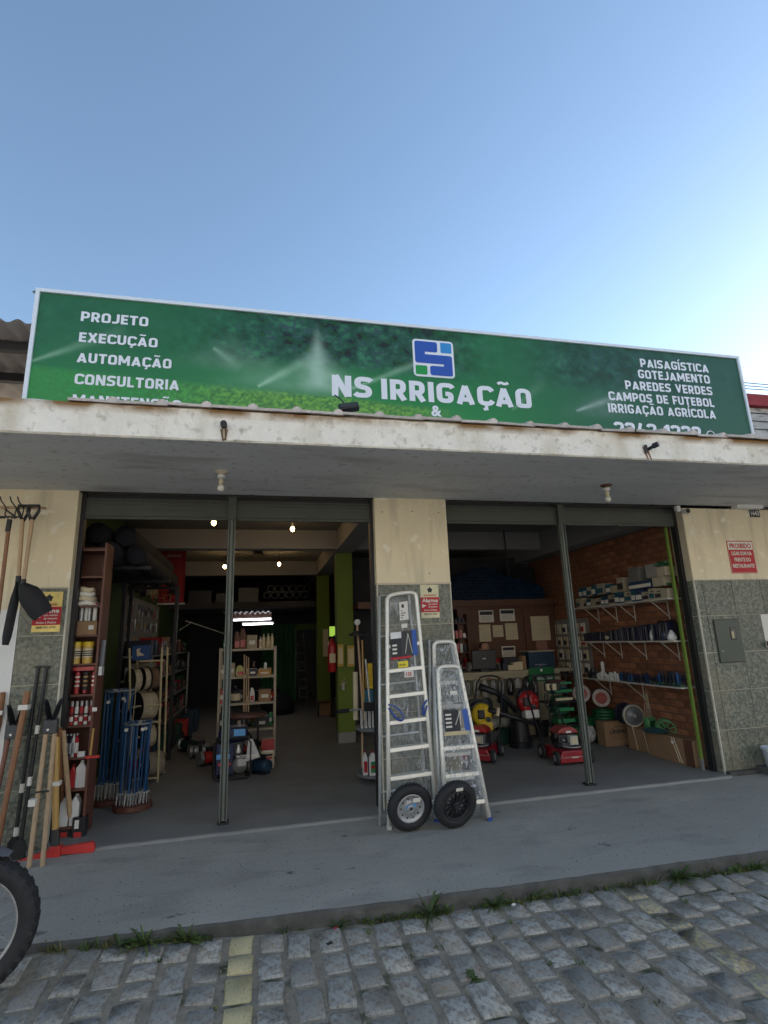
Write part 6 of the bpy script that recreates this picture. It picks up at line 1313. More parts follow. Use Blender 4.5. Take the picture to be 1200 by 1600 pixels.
for k, (y, w, z0, h, m, lb) in enumerate(((1.02, .22, 2.275, .20, mat('grey_carton_2', (.17, .17, .165), .8), 'large grey carton stacked third tier on the top shelf'), (.66, .22, 2.295, .18, mat('grey_carton_3', (.30, .29, .27), .8), 'large pale grey carton third tier near the street end'), (.45, .16, 2.29, .12, creambox, 'cream carton third tier at the street end'))):
    t = T('large_carton', lb, 'box', (5.1, y, z0)); B().box(5.07, 5.28, y-w, y, z0, z0+h).out('body', m, t, bevel=.004)
for k, (z0, lb) in enumerate(((2.165, 'lower green bundle of fittings at the street end of the top shelf'), (2.42, 'upper green bundle at the street end of the top shelf'))):
    b = B()
    for j in range(7): b.cbox((5.12+rnd.uniform(-.04, .04), .40+rnd.uniform(-.07, .07), z0+.02+rnd.uniform(0, .03)), (.05, .06, .03), RZ(rnd.uniform(0, 90)))
    b.out('green_bundle', greenpl, label=lb, cat='bundle')
# black rolls on the middle shelf
z = shz[1]
for k in range(30):
    y = 2.28-k*.064; h = .11 + .012*k*.35 + rnd.uniform(-.012, .012); m = rnd.choice((navy, blackpl, navy, mat('slate_plastic', (.05, .055, .075), .5))); t = T('sleeve_pack', f'{"dark blue" if m == navy else "black"} fitting pack standing on the middle shelf, {ORD[min(k,19)] if k < 20 else ORD[29-k]} from the {"far" if k < 20 else "street"} end', 'pack', (5.12, y, z), 'dark packs on the middle shelf')
    (B().box(5.06, 5.20, y-.022, y+.020, z, z+h) if k % 3 else B().lathe([(.026, 0), (.026, h*.8), (.018, h*.86), (.018, h*1.05)], (5.09, y, z), None, 12)).out('body', m, t, bevel=.004)
    if k > 6 and k % 2: B().box(5.057, 5.06, y-.004, y+.003, z+.01, z+h-.01).out('pale_edge', steel, t)
for k, (y, m, h, lb) in enumerate(((.72, whitepl, .17, 'white plastic bag of parts on the middle shelf'), (.50, mat('bottle_blue', (.05, .07, .12), .4), .20, 'blue-grey bottle on the middle shelf right of the white bag'), (.40, whitepl, .12, 'small pale jar at the street end of the middle shelf'))):
    o = B().lathe([(.05, 0), (.062, h*.3), (.045, h*.7), (.02, h), (.005, h+.01)], (5.11, y, z), None, 12).out('parts_bag', m, label=lb, cat='bag' if k == 0 else 'bottle', smooth='auto')
B().lathe([(.001, -.03), (.03, -.015), (.03, .015), (.001, .03)], (5.02, 1.62, z+.05), None, 12).out('ball_float', shelfgrey, label='small grey ball float among the dark packs', cat='float')
for k, (y, h, w) in enumerate(((.66, .25, .045), (.60, .22, .04), (.55, .24, .05), (.47, .26, .045), (.42, .22, .05))): B().box(5.15, 5.24, y-w/2, y+w/2, z, z+h).out('tall_pack', blackpl, label=f'tall black pack behind the bag, {ORD[k]} from the far end', cat='pack', group='tall black packs')
# fittings on the lower shelf
z = shz[2]; k = 0
for k in range(64):
    y = 2.3-(k//2)*.062; x = 5.08+.09*(k % 2)+rnd.uniform(-.01, .01); f = (2.3-y)/2
    if f < .12: m, cnm = (whitepl if rnd.random() < .5 else blackpl), 'white or black'
    elif f < .40: m, cnm = (whitepl if k % 2 == 0 else blackpl), 'white-topped'
    else: m, cnm = rnd.choice((navy, blackpl, bluepl)), 'dark blue'
    h = rnd.uniform(.07, .13)+(.05 if f > .8 else 0); o = B(); o.rod((x, y, z), (x, y, z+h), .017, 8).rod((x-.03, y, z+h*.6), (x+.03, y, z+h*.6), .013, 6); o.out('pipe_fitting', m, label='small T-shaped pipe fitting standing among dozens on the lowest brick-wall shelf', cat='fitting', group='pipe fittings on the lowest shelf')
b = B()
for j in range(26): y = rnd.uniform(.32, .85); b.cbox((5.06+rnd.uniform(0, .05), y, z+.012+rnd.uniform(0, .02)), (.07, .03, .02), RZ(rnd.uniform(0, 180)))
b.out('green_fittings', greenpl, label='spread of small green fittings near the street end of the lowest shelf', cat='fittings', kind='stuff')
for k, (y, r, m, lb) in enumerate(((2.22, .09, blackpl, 'black hat-shaped pressure tank part at the far end of the lowest shelf'),)): B().lathe([(r, 0), (r, .03), (r*.6, .09), (r*.5, .14), (.01, .15)], (5.12, y, z), None, 16).out('tank_part', m, label=lb, cat='part')
t = T('white_bottle', 'white bottle standing among the fittings at the far end of the lowest shelf', 'bottle', (5.1, 1.98, z)); can(t, Vector((5.13, 1.98, z+.08)), .025, .17, whitepl, paperm)
# blister display at the corner
bd = T('blister_display', 'wall panel hung with blister packs in the far right corner', 'display', (5.3, 3.2, 1.2)); B().box(5.31, 5.322, 2.5, 3.9, .95, 1.85).out('panel', mat('display_grey', (.22, .21, .20), .8), bd)
for r in range(4):
    for k in range(7):
        y = 2.6+k*.19; zz = 1.68-r*.22; t = T('blister_pack', f'blister pack, {ORD[k]} from the street in the {ORD[r]} row of the corner display', 'pack', (5.29, y, zz), 'blister packs on the corner display'); B().box(5.296, 5.31, y, y+.12, zz-.08, zz+.09).out('card', paperc if (k+r) % 3 else paperm, t); B().box(5.27, 5.296, y+.03, y+.09, zz-.05, zz+.03).out('contents', rnd.choice((blackpl, redpl, navy, steel)), t, bevel=.005)
# counter
CYF = 2.88; cx0, cx1 = 3.10, at(877, 1075, 'y', CYF).x; ct = T('sales_counter', 'cream counter with hanging bags on its front and a green panel', 'counter', ((cx0+cx1)/2, CYF, 0)); cz = 1.045
cm = mat('counter_cream', (.36, .32, .22), .6, var=.05)
B().box(cx0, cx1+.3, CYF-.03, CYF+.55, cz-.05, cz).out('worktop', cm, ct); xs_ = at(838, 1090, 'y', CYF).x
B().box(cx0, xs_, CYF+.10, CYF+.14, .02, cz-.05).out('front_panel', cm, ct); B().box(xs_, cx1, CYF-.01, CYF+.5, 0, cz-.05).out('end_cabinet', cm, ct); B().box(cx0, xs_, CYF, CYF+.04, cz-.12, cz-.05).out('apron', cm, ct)
B().box(cx0, xs_, CYF+.02, CYF+.10, .40, .46).out('lower_rail', cm, ct)
x0, x1, z0, z1 = box_at(827, 1044, 867, 1063, CYF-.035, 0); t = T('counter_sign', 'green panel with white lettering fixed on the counter front', 'sign', (x0, CYF-.035, z0)); B().box(x0, x1, CYF-.045, CYF-.033, z0, z1).out('panel', mat('sign_green', (.01, .16, .05), .5), t); text('NS IRRIGAÇÃO', 'lettering', signwhite, t, ((x0+x1)/2, CYF-.046, z0+.025), XD, ZD, (x1-x0)*.8, .035, .03, .001, 'C'); B().box((x0+x1)/2-.02, (x0+x1)/2+.015, CYF-.047, CYF-.045, z1-.06, z1-.02).out('logo_square', signwhite, t)
for k in range(9):
    x = 3.25+k*.145; h = rnd.uniform(.22, .32); t = T('hanging_bag', f'clear bag of dark parts hanging under the counter top, {ORD[k]} from the left', 'bag', (x, CYF-.03, cz-.12-h), 'bags hanging on the counter front'); zt2 = cz-.10
    B().lathe([(.004, 0), (.05, -.05), (.062, -h*.6), (.045, -h), (.01, -h-.01)], (x, CYF-.05, zt2), Matrix.Diagonal((1, .4, 1, 1)), 10).out('bag', rnd.choice((mat('smoky_bag', (.16, .16, .15), .3), blackpl, mat('pale_bag', (.35, .34, .30), .35))), t, smooth='auto')
    for s in (-1, 1): B().rod((x+s*.02, CYF-.075, zt2-.08), (x-s*.01, CYF-.078, zt2-h*.8), .006, 4).out('metal_part', steel, t)
# things on the counter
x0, x1, z0, z1 = box_at(739, 1016, 777, 1049, CYF+.05, 0); mo = T('monitor', 'black computer monitor seen from behind on the counter', 'monitor', (x0, CYF+.05, cz)); B().box(x0, x1, CYF+.05, CYF+.09, cz+.04, z1).out('back_cover', blackpl, mo, bevel=.012); B().box((x0+x1)/2-.06, (x0+x1)/2+.06, CYF+.07, CYF+.16, cz, cz+.05).out('stand', blackpl, mo); B().box((x0+x1)/2-.03, (x0+x1)/2+.03, CYF+.046, CYF+.05, cz+.2, cz+.215).out('logo_strip', steel, mo)
x0, x1, z0, z1 = box_at(828, 1019, 868, 1043, CYF+.05, 0); t = T('blue_crate', 'dark teal crate with pale word on the right of the counter', 'crate', (x0, CYF+.05, cz)); B().box(x0, x1, CYF+.05, CYF+.35, cz, z1).out('body', bluebox, t, bevel=.006); text('Irrigação', 'lettering', steel, t, (x0+.10, CYF+.048, cz+.06), XD, ZD, .2, .025, .01, .001)
B().box(x0-.01, x1+.01, CYF+.03, CYF+.36, z1, z1+.02).out('rim', shelfgrey, t)
for k, (px, py, w, h, m, lb) in enumerate(((798, 1048, .09, .08, paperc, 'small cream box, left of the three on the counter'), (806, 1048, .09, .12, paperc, 'cream box, middle of the three on the counter'), (814, 1048, .10, .13, paperc, 'cream box, right of the three on the counter'), (820, 1048, .07, .22, cardm, 'orange-brown upright folder beside the teal crate'), (790, 1048, .10, .12, navy, 'dark card-reader box on the counter'), (800, 1045, .28, .2, inkm, 'black printer behind the small cream boxes'), (783, 1048, .05, .10, steel, 'grey tin beside the monitor'))):
    p = at(px, 1045, 'y', CYF+.08+.10*(k > 4)); B().box(p.x-w/2, p.x+w/2, p.y, p.y+.12, cz, cz+h).out('desk_box' if k != 5 else 'printer', m, label=lb, cat='box' if k != 5 else 'printer', bevel=.003)
# office back panel with papers
OY = 3.55; ob = T('office_partition', 'red-brown wooden partition with dark posts behind the counter', 'partition', (4.2, OY, 0)); B().box(3.4, 5.3, OY, OY+.03, 0, 2.16).out('panel', woodpan, ob)
for px in (721, 826, 880): x = at(px, 1000, 'y', OY-.03).x; B().box(x-.05, x+.05, OY-.035, OY, 0, 2.16).out('post', woodred, ob)
B().box(2.1, 5.3, OY-.06, OY, 2.09, 2.16).out('top_rail', woodred, ob)
papers = ((749, 954, 772, 972, 1), (782, 952, 805, 970, 1), (750, 976, 768, 1002, 0), (771, 977, 787, 995, 0), (791, 974, 810, 999, 0), (785, 1010, 806, 1026, 1), (832, 963, 861, 1000, 0))
for k, (a_, b_, c_, d_, frm) in enumerate(papers):
    x0, x1, z0, z1 = box_at(a_, b_, c_, d_, OY-.012, 0); t = T('wall_paper_sheet' if not frm else 'framed_certificate', ['framed certificate with dark band, top left on the partition', 'framed certificate with dark band, top right on the partition', 'cream sheet, left of the lower row on the partition', 'small square cream sheet, middle of the lower row', 'cream sheet, right of the lower row on the partition', 'framed paper leaning behind the counter boxes', 'large torn pale sheet with handwriting on the right partition panel'][k], 'paper' if not frm else 'certificate', (x0, OY-.012, z0))
    B().box(x0, x1, OY-.012, OY-.002, z0, z1).out('sheet', paperm if frm else paperc, t)
    if frm: B().box(x0+.02, x1-.02, OY-.014, OY-.012, z0+(z1-z0)*.62, z1-.02).out('title_band', inkm, t)
    for j in range(5): zz = z0+(z1-z0)*(.12+.09*j); B().box(x0+.03, x1-.03-.03*(j % 2), OY-.0135, OY-.012, zz, zz+.006).out('text_line', shelfgrey, t)
x0, x1, z0, z1 = box_at(839, 1002, 856, 1018, OY-.012, 0); B().box(x0, x1, OY-.012, OY-.002, z0, z1).out('small_notice', mat('faded_red_paper', (.30, .16, .12), .8), label='faded reddish notice below the large torn sheet', cat='paper')
# left office shelves
bk_ = T('office_shelf', 'narrow brown shelf with small goods left of the partition', 'shelf', (3.15, 3.4, 0)); xo0, xo1 = at(703, 1000, 'y', 3.4).x, at(733, 1000, 'y', 3.4).x
for x in (xo0, xo1): B().box(x-.015, x+.015, 3.4, 3.65, 0, 2.0).out('side_panel', woodpan, bk_)
for zi, z in enumerate((1.1, 1.35, 1.6, 1.85)):
    B().box(xo0, xo1, 3.4, 3.65, z-.02, z).out('shelf_board', woodpan if zi else offwhite, bk_)
    for k in range(4): x = xo0+.05+k*(xo1-xo0-.08)/4; i = rnd.randrange(5); B().box(x, x+.05, 3.42, 3.5, z, z+rnd.uniform(.06, .16)).out('small_goods', (steel, redpl, woodred, paperc, navy)[i], label=f'{("grey","red","brown","cream","navy")[i]} little package, {ORD[k]} on level {ORD[zi]} of the narrow office shelf', cat='package', group='small goods on the office shelf')
# person at the monitor: seated, only the top of the head shows above the monitor
def person(hx, hy, hz):
    t = T('person', 'dark-haired person in dark shirt seated behind the monitor, only the crown showing', 'person', (hx, hy, 0)); c0 = Vector((hx, hy, hz))
    V = {'pel': (0, .12, -.80), 'ch': (0, .08, -.42), 'nk': (0, .05, -.19), 'ls': (-.18, .06, -.27), 'rs': (.18, .06, -.27), 'le': (-.25, -.03, -.52), 're': (.25, -.03, -.52), 'lw': (-.12, -.22, -.46), 'rw': (.12, -.22, -.46), 'lh': (-.10, .08, -.84), 'rh': (.10, .08, -.84), 'lk': (-.13, -.34, -.80), 'rk': (.13, -.34, -.80), 'la': (-.13, -.30, -1.24), 'ra': (.13, -.30, -1.24)}
    Rr = {'pel': .15, 'ch': .16, 'nk': .06, 'ls': .07, 'rs': .07, 'le': .045, 're': .045, 'lw': .03, 'rw': .03, 'lh': .10, 'rh': .10, 'lk': .065, 'rk': .065, 'la': .045, 'ra': .045}
    E_ = [('pel', 'ch'), ('ch', 'nk'), ('ch', 'ls'), ('ch', 'rs'), ('ls', 'le'), ('rs', 're'), ('le', 'lw'), ('re', 'rw'), ('pel', 'lh'), ('pel', 'rh'), ('lh', 'lk'), ('rh', 'rk'), ('lk', 'la'), ('rk', 'ra')]
    ks = list(V); me = bpy.data.meshes.new('body'); me.from_pydata([Vector(V[k])+c0-Vector((hx, hy, 0)) for k in ks], [(ks.index(a_), ks.index(b_)) for a_, b_ in E_], []); o = bpy.data.objects.new('body', me); COL.objects.link(o); o.parent = t; me.materials.append(shirtm)
    o.modifiers.new('skin', 'SKIN'); sd = o.modifiers.new('sub', 'SUBSURF'); sd.levels = sd.render_levels = 1
    for i, k in enumerate(ks): me.skin_vertices[0].data[i].radius = (Rr[k], Rr[k]*.8)
    me.skin_vertices[0].data[0].use_root = True
    hd_ = B().lathe([(.02, -.13), (.055, -.11), (.07, -.05), (.078, .0), (.075, .05), (.055, .09), (.005, .108)], c0, None, 18); hd_.out('head', skinm, t, smooth='auto')
    f = B(); f.lathe([(.001, -.02), (.014, -.01), (.010, .02), (.001, .03)], c0+Vector((0, -.08, -.02)), RX(20), 8); f.out('nose', skinm, t, smooth='auto')
    for s in (-1, 1): B().lathe([(.001, -.01), (.010, 0), (.001, .01)], c0+Vector((s*.028, -.068, .005)), None, 8).out('eye', inkm, t); B().lathe([(.001, -.03), (.016, 0), (.001, .03)], c0+Vector((s*.08, .0, -.01)), None, 8).out('ear', skinm, t)
    B().box(c0.x-.022, c0.x+.022, c0.y-.072, c0.y-.06, c0.z-.068, c0.z-.060).out('mouth', woodred, t)
    B().lathe([(.082, -.01), (.086, .02), (.082, .06), (.062, .10), (.005, .122)], c0+Vector((0, .012, 0)), RX(-14), 18).out('hair', hairm, t, smooth='auto')
    for s in (-1, 1):
        w = c0+Vector((s*.12, -.22, -.46)); B().cbox(w+Vector((-s*.01, -.05, 0)), (.075, .08, .028)).out('palm', skinm, t, bevel=.010)
        for j, ln in enumerate((.062, .072, .068, .052)): q = w+Vector((-s*.01+(j-1.5)*.019, -.09, 0)); B().path([q, q+Vector((0, -ln*.5, .006)), q+Vector((0, -ln, -.012))], .0085, 6).out('finger', skinm, t)
        q = w+Vector((-s*.045, -.03, 0)); B().path([q, q+Vector((-s*.03, -.03, .0)), q+Vector((-s*.035, -.055, -.008))], .010, 6).out('thumb', skinm, t)
    ch = T('office_chair', 'dark office chair under the person behind the monitor', 'chair', (hx, hy+.12, 0)); B().box(hx-.23, hx+.23, hy-.12, hy+.32, hz-.97, hz-.91).out('seat', blackpl, ch, bevel=.02); B().rod((hx, hy+.1, .06), (hx, hy+.1, hz-.97), .03).out('column', darkm, ch)
    for k in range(5): a_ = k*2*PI/5; B().rod((hx, hy+.1, .07), (hx+.25*math.cos(a_), hy+.1+.25*math.sin(a_), .03), .018).out('leg', darkm, ch)
    B().box(hx-.2, hx+.2, hy+.30, hy+.34, hz-.85, hz-.35).out('backrest', blackpl, ch, bevel=.02)
hp = at(757, 1013, 'y', 3.2); person(hp.x, 3.2, hp.z-.01)
# mezzanine with blue pipes
MY = 3.42; B().box(1.60, 5.32, MY-.02, 4.34, 2.16, 2.22).out('mezzanine_floor', woodred, shop); B().box(1.60, 5.32, MY-.05, MY-.02, 2.13, 2.24).out('mezzanine_edge', woodpan, shop)
x0_, x1_ = at(704, 930, 'y', MY).x-.05, at(848, 930, 'y', MY).x; xp = at(752, 900, 'y', MY).x
pme = B().lathe([(.030, 0), (.030, .95), (.026, .95), (.026, 0), (.030, 0)], (0, 0, 0), RX(-90), 10, cap=False)
me_p = bpy.data.meshes.new('blue_pipe'); me_p.from_pydata(pme.v, [], pme.f); me_p.materials.append(pipem)
npipe = 0; r_ = 0
while True:
    zz = 2.255+r_*.054
    def topz(x): return 2.90-.42*((x-xp)/(x1_-xp))**.8 if x > xp else 2.86-.30*((xp-x)/(xp-x0_))
    x = x0_+(.03 if r_ % 2 else 0); any_ = False
    while x < x1_:
        if zz < topz(x)-.02 and npipe < 298:
            o = bpy.data.objects.new('blue_pipe', me_p); COL.objects.link(o); o.location = (x+rnd.uniform(-.006, .006), MY+rnd.uniform(-.10, .0)*(1 if x < xp else .6), zz+rnd.uniform(-.003, .003)); tag(o, 'blue plastic pipe seen end-on in the big stack on the mezzanine', 'pipe', 'blue pipes stacked on the mezzanine'); npipe += 1; any_ = True
        x += .062
    r_ += 1
    if not any_: break
for k, (a_, w) in enumerate(((803, .13), (818, .16), (829, .15))): p = at(a_, 905, 'y', MY+.2); B().lathe([(.02, 0), (w, 0), (w, .62), (.02, .62)], (p.x, MY+.35, 2.23), None, 16).out('netting_roll', netm, label=f'{ORD[k]} upright dark roll from the left on the mezzanine behind the pipes', cat='roll', group='upright rolls on the mezzanine')
p = at(787, 832, 'y', 3.2); B().rod((p.x, 3.2, 3.45), (p.x+.03, 3.2, at(790, 900, 'y', 3.2).z), .014, 6).out('ceiling_rod', darkm, label='thin dark rod hanging from the ceiling over the blue pipes', cat='rod')
# ------------------------------------------------------------------ mowers
def mower(lb, org, rz, deckc, engc, pale):
    t = T('lawn_mower', lb, 'lawn mower', (0, 0, 0), 'petrol lawn mowers'); W2, L2 = .20, .26
    B().prism([(-W2, .10), (-W2+.015, .04), (W2-.015, .04), (W2, .10), (W2*.8, .17), (-W2*.8, .17)], -L2, L2).out('deck', deckc, t, bevel=.012)
    B().box(-W2-.005, W2+.005, -L2-.02, -L2+.01, .035, .105).out('front_skirt', deckc, t, bevel=.008); B().box(-W2, W2, -L2-.024, -L2-.02, .098, .103).out('skirt_trim', steel, t); B().box(-.055, .035, -L2-.023, -L2-.019, .12-.03, .12-.015).out('sticker', paperm, t)
    for sx in (-1, 1):
        for sy, r in ((-1, .085), (1, .095)):
            w = B().lathe([(.02, -.022), (r-.01, -.022), (r, -.012), (r, .012), (r-.01, .022), (.02, .022)], (sx*(W2+.03), sy*(L2-.05), r), RY(90), 20).out('wheel', rubber, t); B().lathe([(.002, 0), (.045, 0), (.045, .005)], (sx*(W2+.053), sy*(L2-.05), r), RY(90*sx), 14).out('hubcap', steel, w)
    B().lathe([(.02, .17), (.14, .17), (.15, .20), (.14, .24)], (0, 0, 0), None, 20).out('engine_base', blackpl, t); B().box(-.13, .13, -.11, .12, .22, .34).out('engine_block', blackpl, t, bevel=.02)
    B().box(-.01, .10, -.19, -.10, .22, .33).out('muffler_guard', mat('pale_guard', (.45, .50, .42), .5) if pale else steel, t, bevel=.008)
    B().box(.01, .08, -.195, -.19, .24, .31).out('guard_plate', paperc, t); B().ring(.11, .008, (.03, -.12, .20), None, 20, 5).out('guard_ring', alumd, t)
    B().prism([(-.15, .35), (.15, .35), (.13, .39), (.06, .43), (-.06, .43), (-.13, .39)], -.13, .12).out('engine_cowl', engc, t, bevel=.02)
    B().box(-.03, .04, -.137, -.13, .36, .385).out('cowl_sticker', paperm, t); B().rod((-.14, -.06, .3), (-.14, -.06, .36), .03, 10).out('fuel_cap', blackpl, t); B().rod((-.08, -.12, .28), (-.08, -.17, .28), .008).out('spark_plug', alum, t)
    for s in (-1, 1): B().path([(s*.19, L2-.05, .14), (s*.20, L2+.20, .50), (s*.19, L2+.45, .92), (s*.14, L2+.50, 1.0)], .012, 6).out('handle_bar', darkm, t)
    B().path([(-.14, L2+.50, 1.0), (-.06, L2+.52, 1.02), (.06, L2+.52, 1.02), (.14, L2+.50, 1.0)], .012, 6).out('cross_grip', blackpl, t); B().path([(-.10, 0, .3), (-.22, L2+.1, .45), (-.20, L2+.3, .75), (-.12, L2+.42, .92)], .006, 5).out('throttle_cable', darkm, t)
    t.location = org; t.rotation_euler = (0, 0, rz); return t
p = at(890, 1196, 'z', 0); mower('red lawn mower with pale muffler guard standing by the right steel post', (p.x+.10, p.y+.24, 0), math.radians(-4), redpaint, mat('dull_red_cowl', (.30, .05, .05), .5), True)
p = at(768, 1192, 'z', 0); mower('red lawn mower with bright red cowl half hidden behind the ladders', (p.x-.03, p.y+.28, 0), math.radians(-38), redpaint, redpl, False)
# bin
p = at(822, 1170, 'z', 0); bx_, by_ = p.x+.0, p.y+.15; bn = T('black_bin', 'black tapered plastic bin carrying the red blower', 'bin', (bx_, by_, 0)); B().lathe([(.165, 0), (.165, .08), (.150, .09), (.125, .36), (.135, .37), (.135, .40), (.02, .40)], (bx_, by_, 0), None, 24).out('body', blackpl, bn, smooth=False); B().ring(.152, .006, (bx_, by_, .09), None, 24, 5).out('base_rim', blackpl, bn)
# blowers
def blower(lb, c, rz, shellm, tank, tube_pts, tr, R_=.17):
    t = T('backpack_blower', lb, 'leaf blower', c, 'engine blowers'); Mx = RZ(rz) @ RX(90)
    B().lathe([(.02, -.06), (R_*.8, -.05), (R_, -.02), (R_, .03), (R_*.85, .07), (R_*.3, .09), (.02, .095)], c, Mx, 24).out('fan_shell', shellm, t, smooth='auto')
    for k in range(7): a_ = 2*PI*k/7+.3; q = Matrix.Translation(c) @ Mx @ Vector((R_*.62*math.cos(a_), R_*.62*math.sin(a_), .082)); B().cbox(q, (.05, .02, .05), RZ(rz) @ RY(math.degrees(a_))).out('vent_rib', shellm, t, bevel=.006)
    q = Matrix.Translation(c) @ Mx @ Vector((-.05, .01, .09)); B().cbox(q, (.10, .05, .12), RZ(rz)).out('engine', blackpl, t, bevel=.012); B().lathe([(.001, .02), (.035, .015), (.035, -.01)], Matrix.Translation(c) @ Mx @ Vector((.05, -.06, .1)), Mx, 14).out('starter', blackpl, t); B().ring(.028, .004, Matrix.Translation(c) @ Mx @ Vector((.05, -.06, .113)), Mx, 14, 4).out('starter_ring', steel, t)
    B().box(c.x-.10, c.x+.13, c.y-.10, c.y+.05, c.z-R_-.06, c.z-R_+.06).out('fuel_tank', tank, t, bevel=.02)
    B().path([c+Vector((R_*1.05*math.cos(a_), .0, R_*1.05*math.sin(a_))) for a_ in [.35+i*.3 for i in range(9)]], .024, 6).out('carry_handle', blackpl, t, smooth='auto'); B().box(c.x-.15, c.x+.15, c.y+.06, c.y+.10, c.z-.22, c.z+.2).out('back_plate', blackpl, t, bevel=.02)
    B().path(tube_pts, tr, 10).out('blower_tube', blackpl, t, smooth='auto'); return t
c = at(825, 1100, 'y', by_-.02); R2 = .165; c.z = .40+.06+R2; bc = c
blower('red engine blower on top of the black bin with black hose pointing up left', c, -8, redpl, whitepl, [at(806, 1110, 'y', by_), at(790, 1092, 'y', by_-.03), at(775, 1082, 'y', by_-.05), at(750, 1073, 'y', by_-.06)], [.045, .045, .040, .055], R2)
c = at(752, 1116, 'y', 2.0); t = blower('yellow engine blower beside the ladders with black tube pointing down right', c, 6, yellowpl, yellowpl, [at(763, 1109, 'y', 1.95), at(775, 1112, 'y', 1.90), at(800, 1120, 'y', 1.85), at(836, 1131, 'y', 1.8)], [.045, .034, .030, .030], .155); B().cbox(at(777, 1112, 'y', 1.88), (.035, .075, .11), RY(14)).out('paper_sleeve', paperc, t)
x0, x1, z0, z1 = box_at(742, 1136, 765, 1160, 2.0, 0); B().box(c.x-.2, c.x+.2, 1.85, 2.2, 0, c.z-.215).out('blower_stand', darkm, label='dark crate supporting the yellow blower', cat='crate', bevel=.01)
x0, x1, z0, z1 = box_at(770, 1132, 803, 1148, 2.5, 0); t = T('green_crate', 'dark green crate with pale plastic bags on the floor in front of the counter', 'crate', (x0, 2.5, 0)); B().box(x0, x1+.1, 2.5, 2.8, 0, .22).out('body', mat('bottle_green', (.01, .06, .04), .5), t, bevel=.01); B().box(x0+.08, x0+.11, 2.495, 2.5, .1, .15).out('label', paperm, t)
for k in range(5): o = B().lathe([(.02, 0), (.09, .02), (.11, .08), (.07, .14), (.01, .16)], (x0+.05+k*.11, 2.62+.03*(k % 2), .22), RZ(k*30), 10).out('plastic_bag', mat('pale_bag', (.35, .34, .30), .35), label=f'{ORD[k]} crumpled pale bag from the left on the dark green crate', cat='bag', group='crumpled bags on the green crate', smooth='auto')
# hose cart / green coils behind the mower
def coil(nm, lb, px, py, y, r, n, m, ax=None, grp=None, tilt=None, rt=.022):
    p = at(px, py, 'y', y); t = T(nm, lb, 'hose coil', (p.x, y, p.z), grp); 
    for k in range(n): B().ring(r-.004*(k % 2), rt, p+(tilt @ Vector((0, 0, (k-n/2)*rt*1.7)) if tilt else Vector((0, 0, (k-n/2)*rt*1.7))), tilt, 26, 6).out('hose_loop', m, t, smooth='auto')
    return t, p
y = 1.95
sk = T('hose_stand', 'black wire stand stacked with green hose behind the right mower', 'stand', (4.35, y, 0)); xk0, xk1 = at(857, 1100, 'y', y).x, at(905, 1100, 'y', y).x; zk = at(880, 1055, 'y', y).z
fr = B()
for x in (xk0, xk1):
    for yy in (y, y+.3): fr.rod((x, yy, 0), (x, yy, zk), .012)
for z in (.3, .62, zk): fr.path([(xk0, y, z), (xk1, y, z), (xk1, y+.3, z), (xk0, y+.3, z)], .010, 5, closed=True)
fr.out('wire_frame', darkm, sk)
for z in (.3, .62): B().box(xk0, xk1, y, y+.3, z-.01, z).out('shelf_plate', darkm, sk)
for k, (z, h, m, lb) in enumerate(((.30, .14, greenpl, 'dark green hose pack on the lower plate of the wire stand'), (.46, .13, mat('bottle_green', (), .5), 'bottle-green hose pack above the dark green one'), (.62, .10, greenpl, 'green hose pack with white band on the upper plate'), (.73, .11, mat('teal_pack', (.01, .10, .12), .5), 'teal hose pack near the top of the wire stand'), (.85, .09, mat('maroon_pack', (.14, .05, .05), .6), 'maroon pack on top of the wire stand'))):
    t = T('hose_pack', lb, 'hose pack', ((xk0+xk1)/2, y, z)); [B().ring(.125-.01*(j % 2)+rnd.uniform(-.008, .008), .021, ((xk0+xk1)/2+rnd.uniform(-.02, .02), y+.14, z+.022+j*.036), RX(rnd.uniform(-8, 8)), 22, 6).out('hose_loop', m, t, smooth='auto') for j in range(max(2, int(h/.036)))]; B().box(xk0+.12, xk1-.10, y-.012, y-.006, z+h*.3, z+h*.65).out('label', paperc if k in (2,) else greenink, t)
for k, (px, lb) in enumerate(((856, 'left pale square reel end on the black bracket beside the stand'), (865, 'right pale square reel end on the black bracket beside the stand'))): p = at(px, 1075, 'y', y-.05); B().box(p.x-.03, p.x+.03, y-.08, y-.04, p.z-.03, p.z+.06).out('reel_end', paperc, label=lb, cat='reel')
p = at(859, 1073, 'y', y); B().box(p.x-.10, p.x+.16, y-.04, y-.0, p.z-.06, p.z+.07).out('black_bracket', blackpl, label='black plastic bracket left of the hose stand', cat='bracket', bevel=.01)
B().path([at(851, 1083, 'y', y), at(851, 1098, 'y', y), at(856, 1108, 'y', y-.02)], .010).out('black_cable', rubber, label='black cable curving down from the bracket', cat='cable')
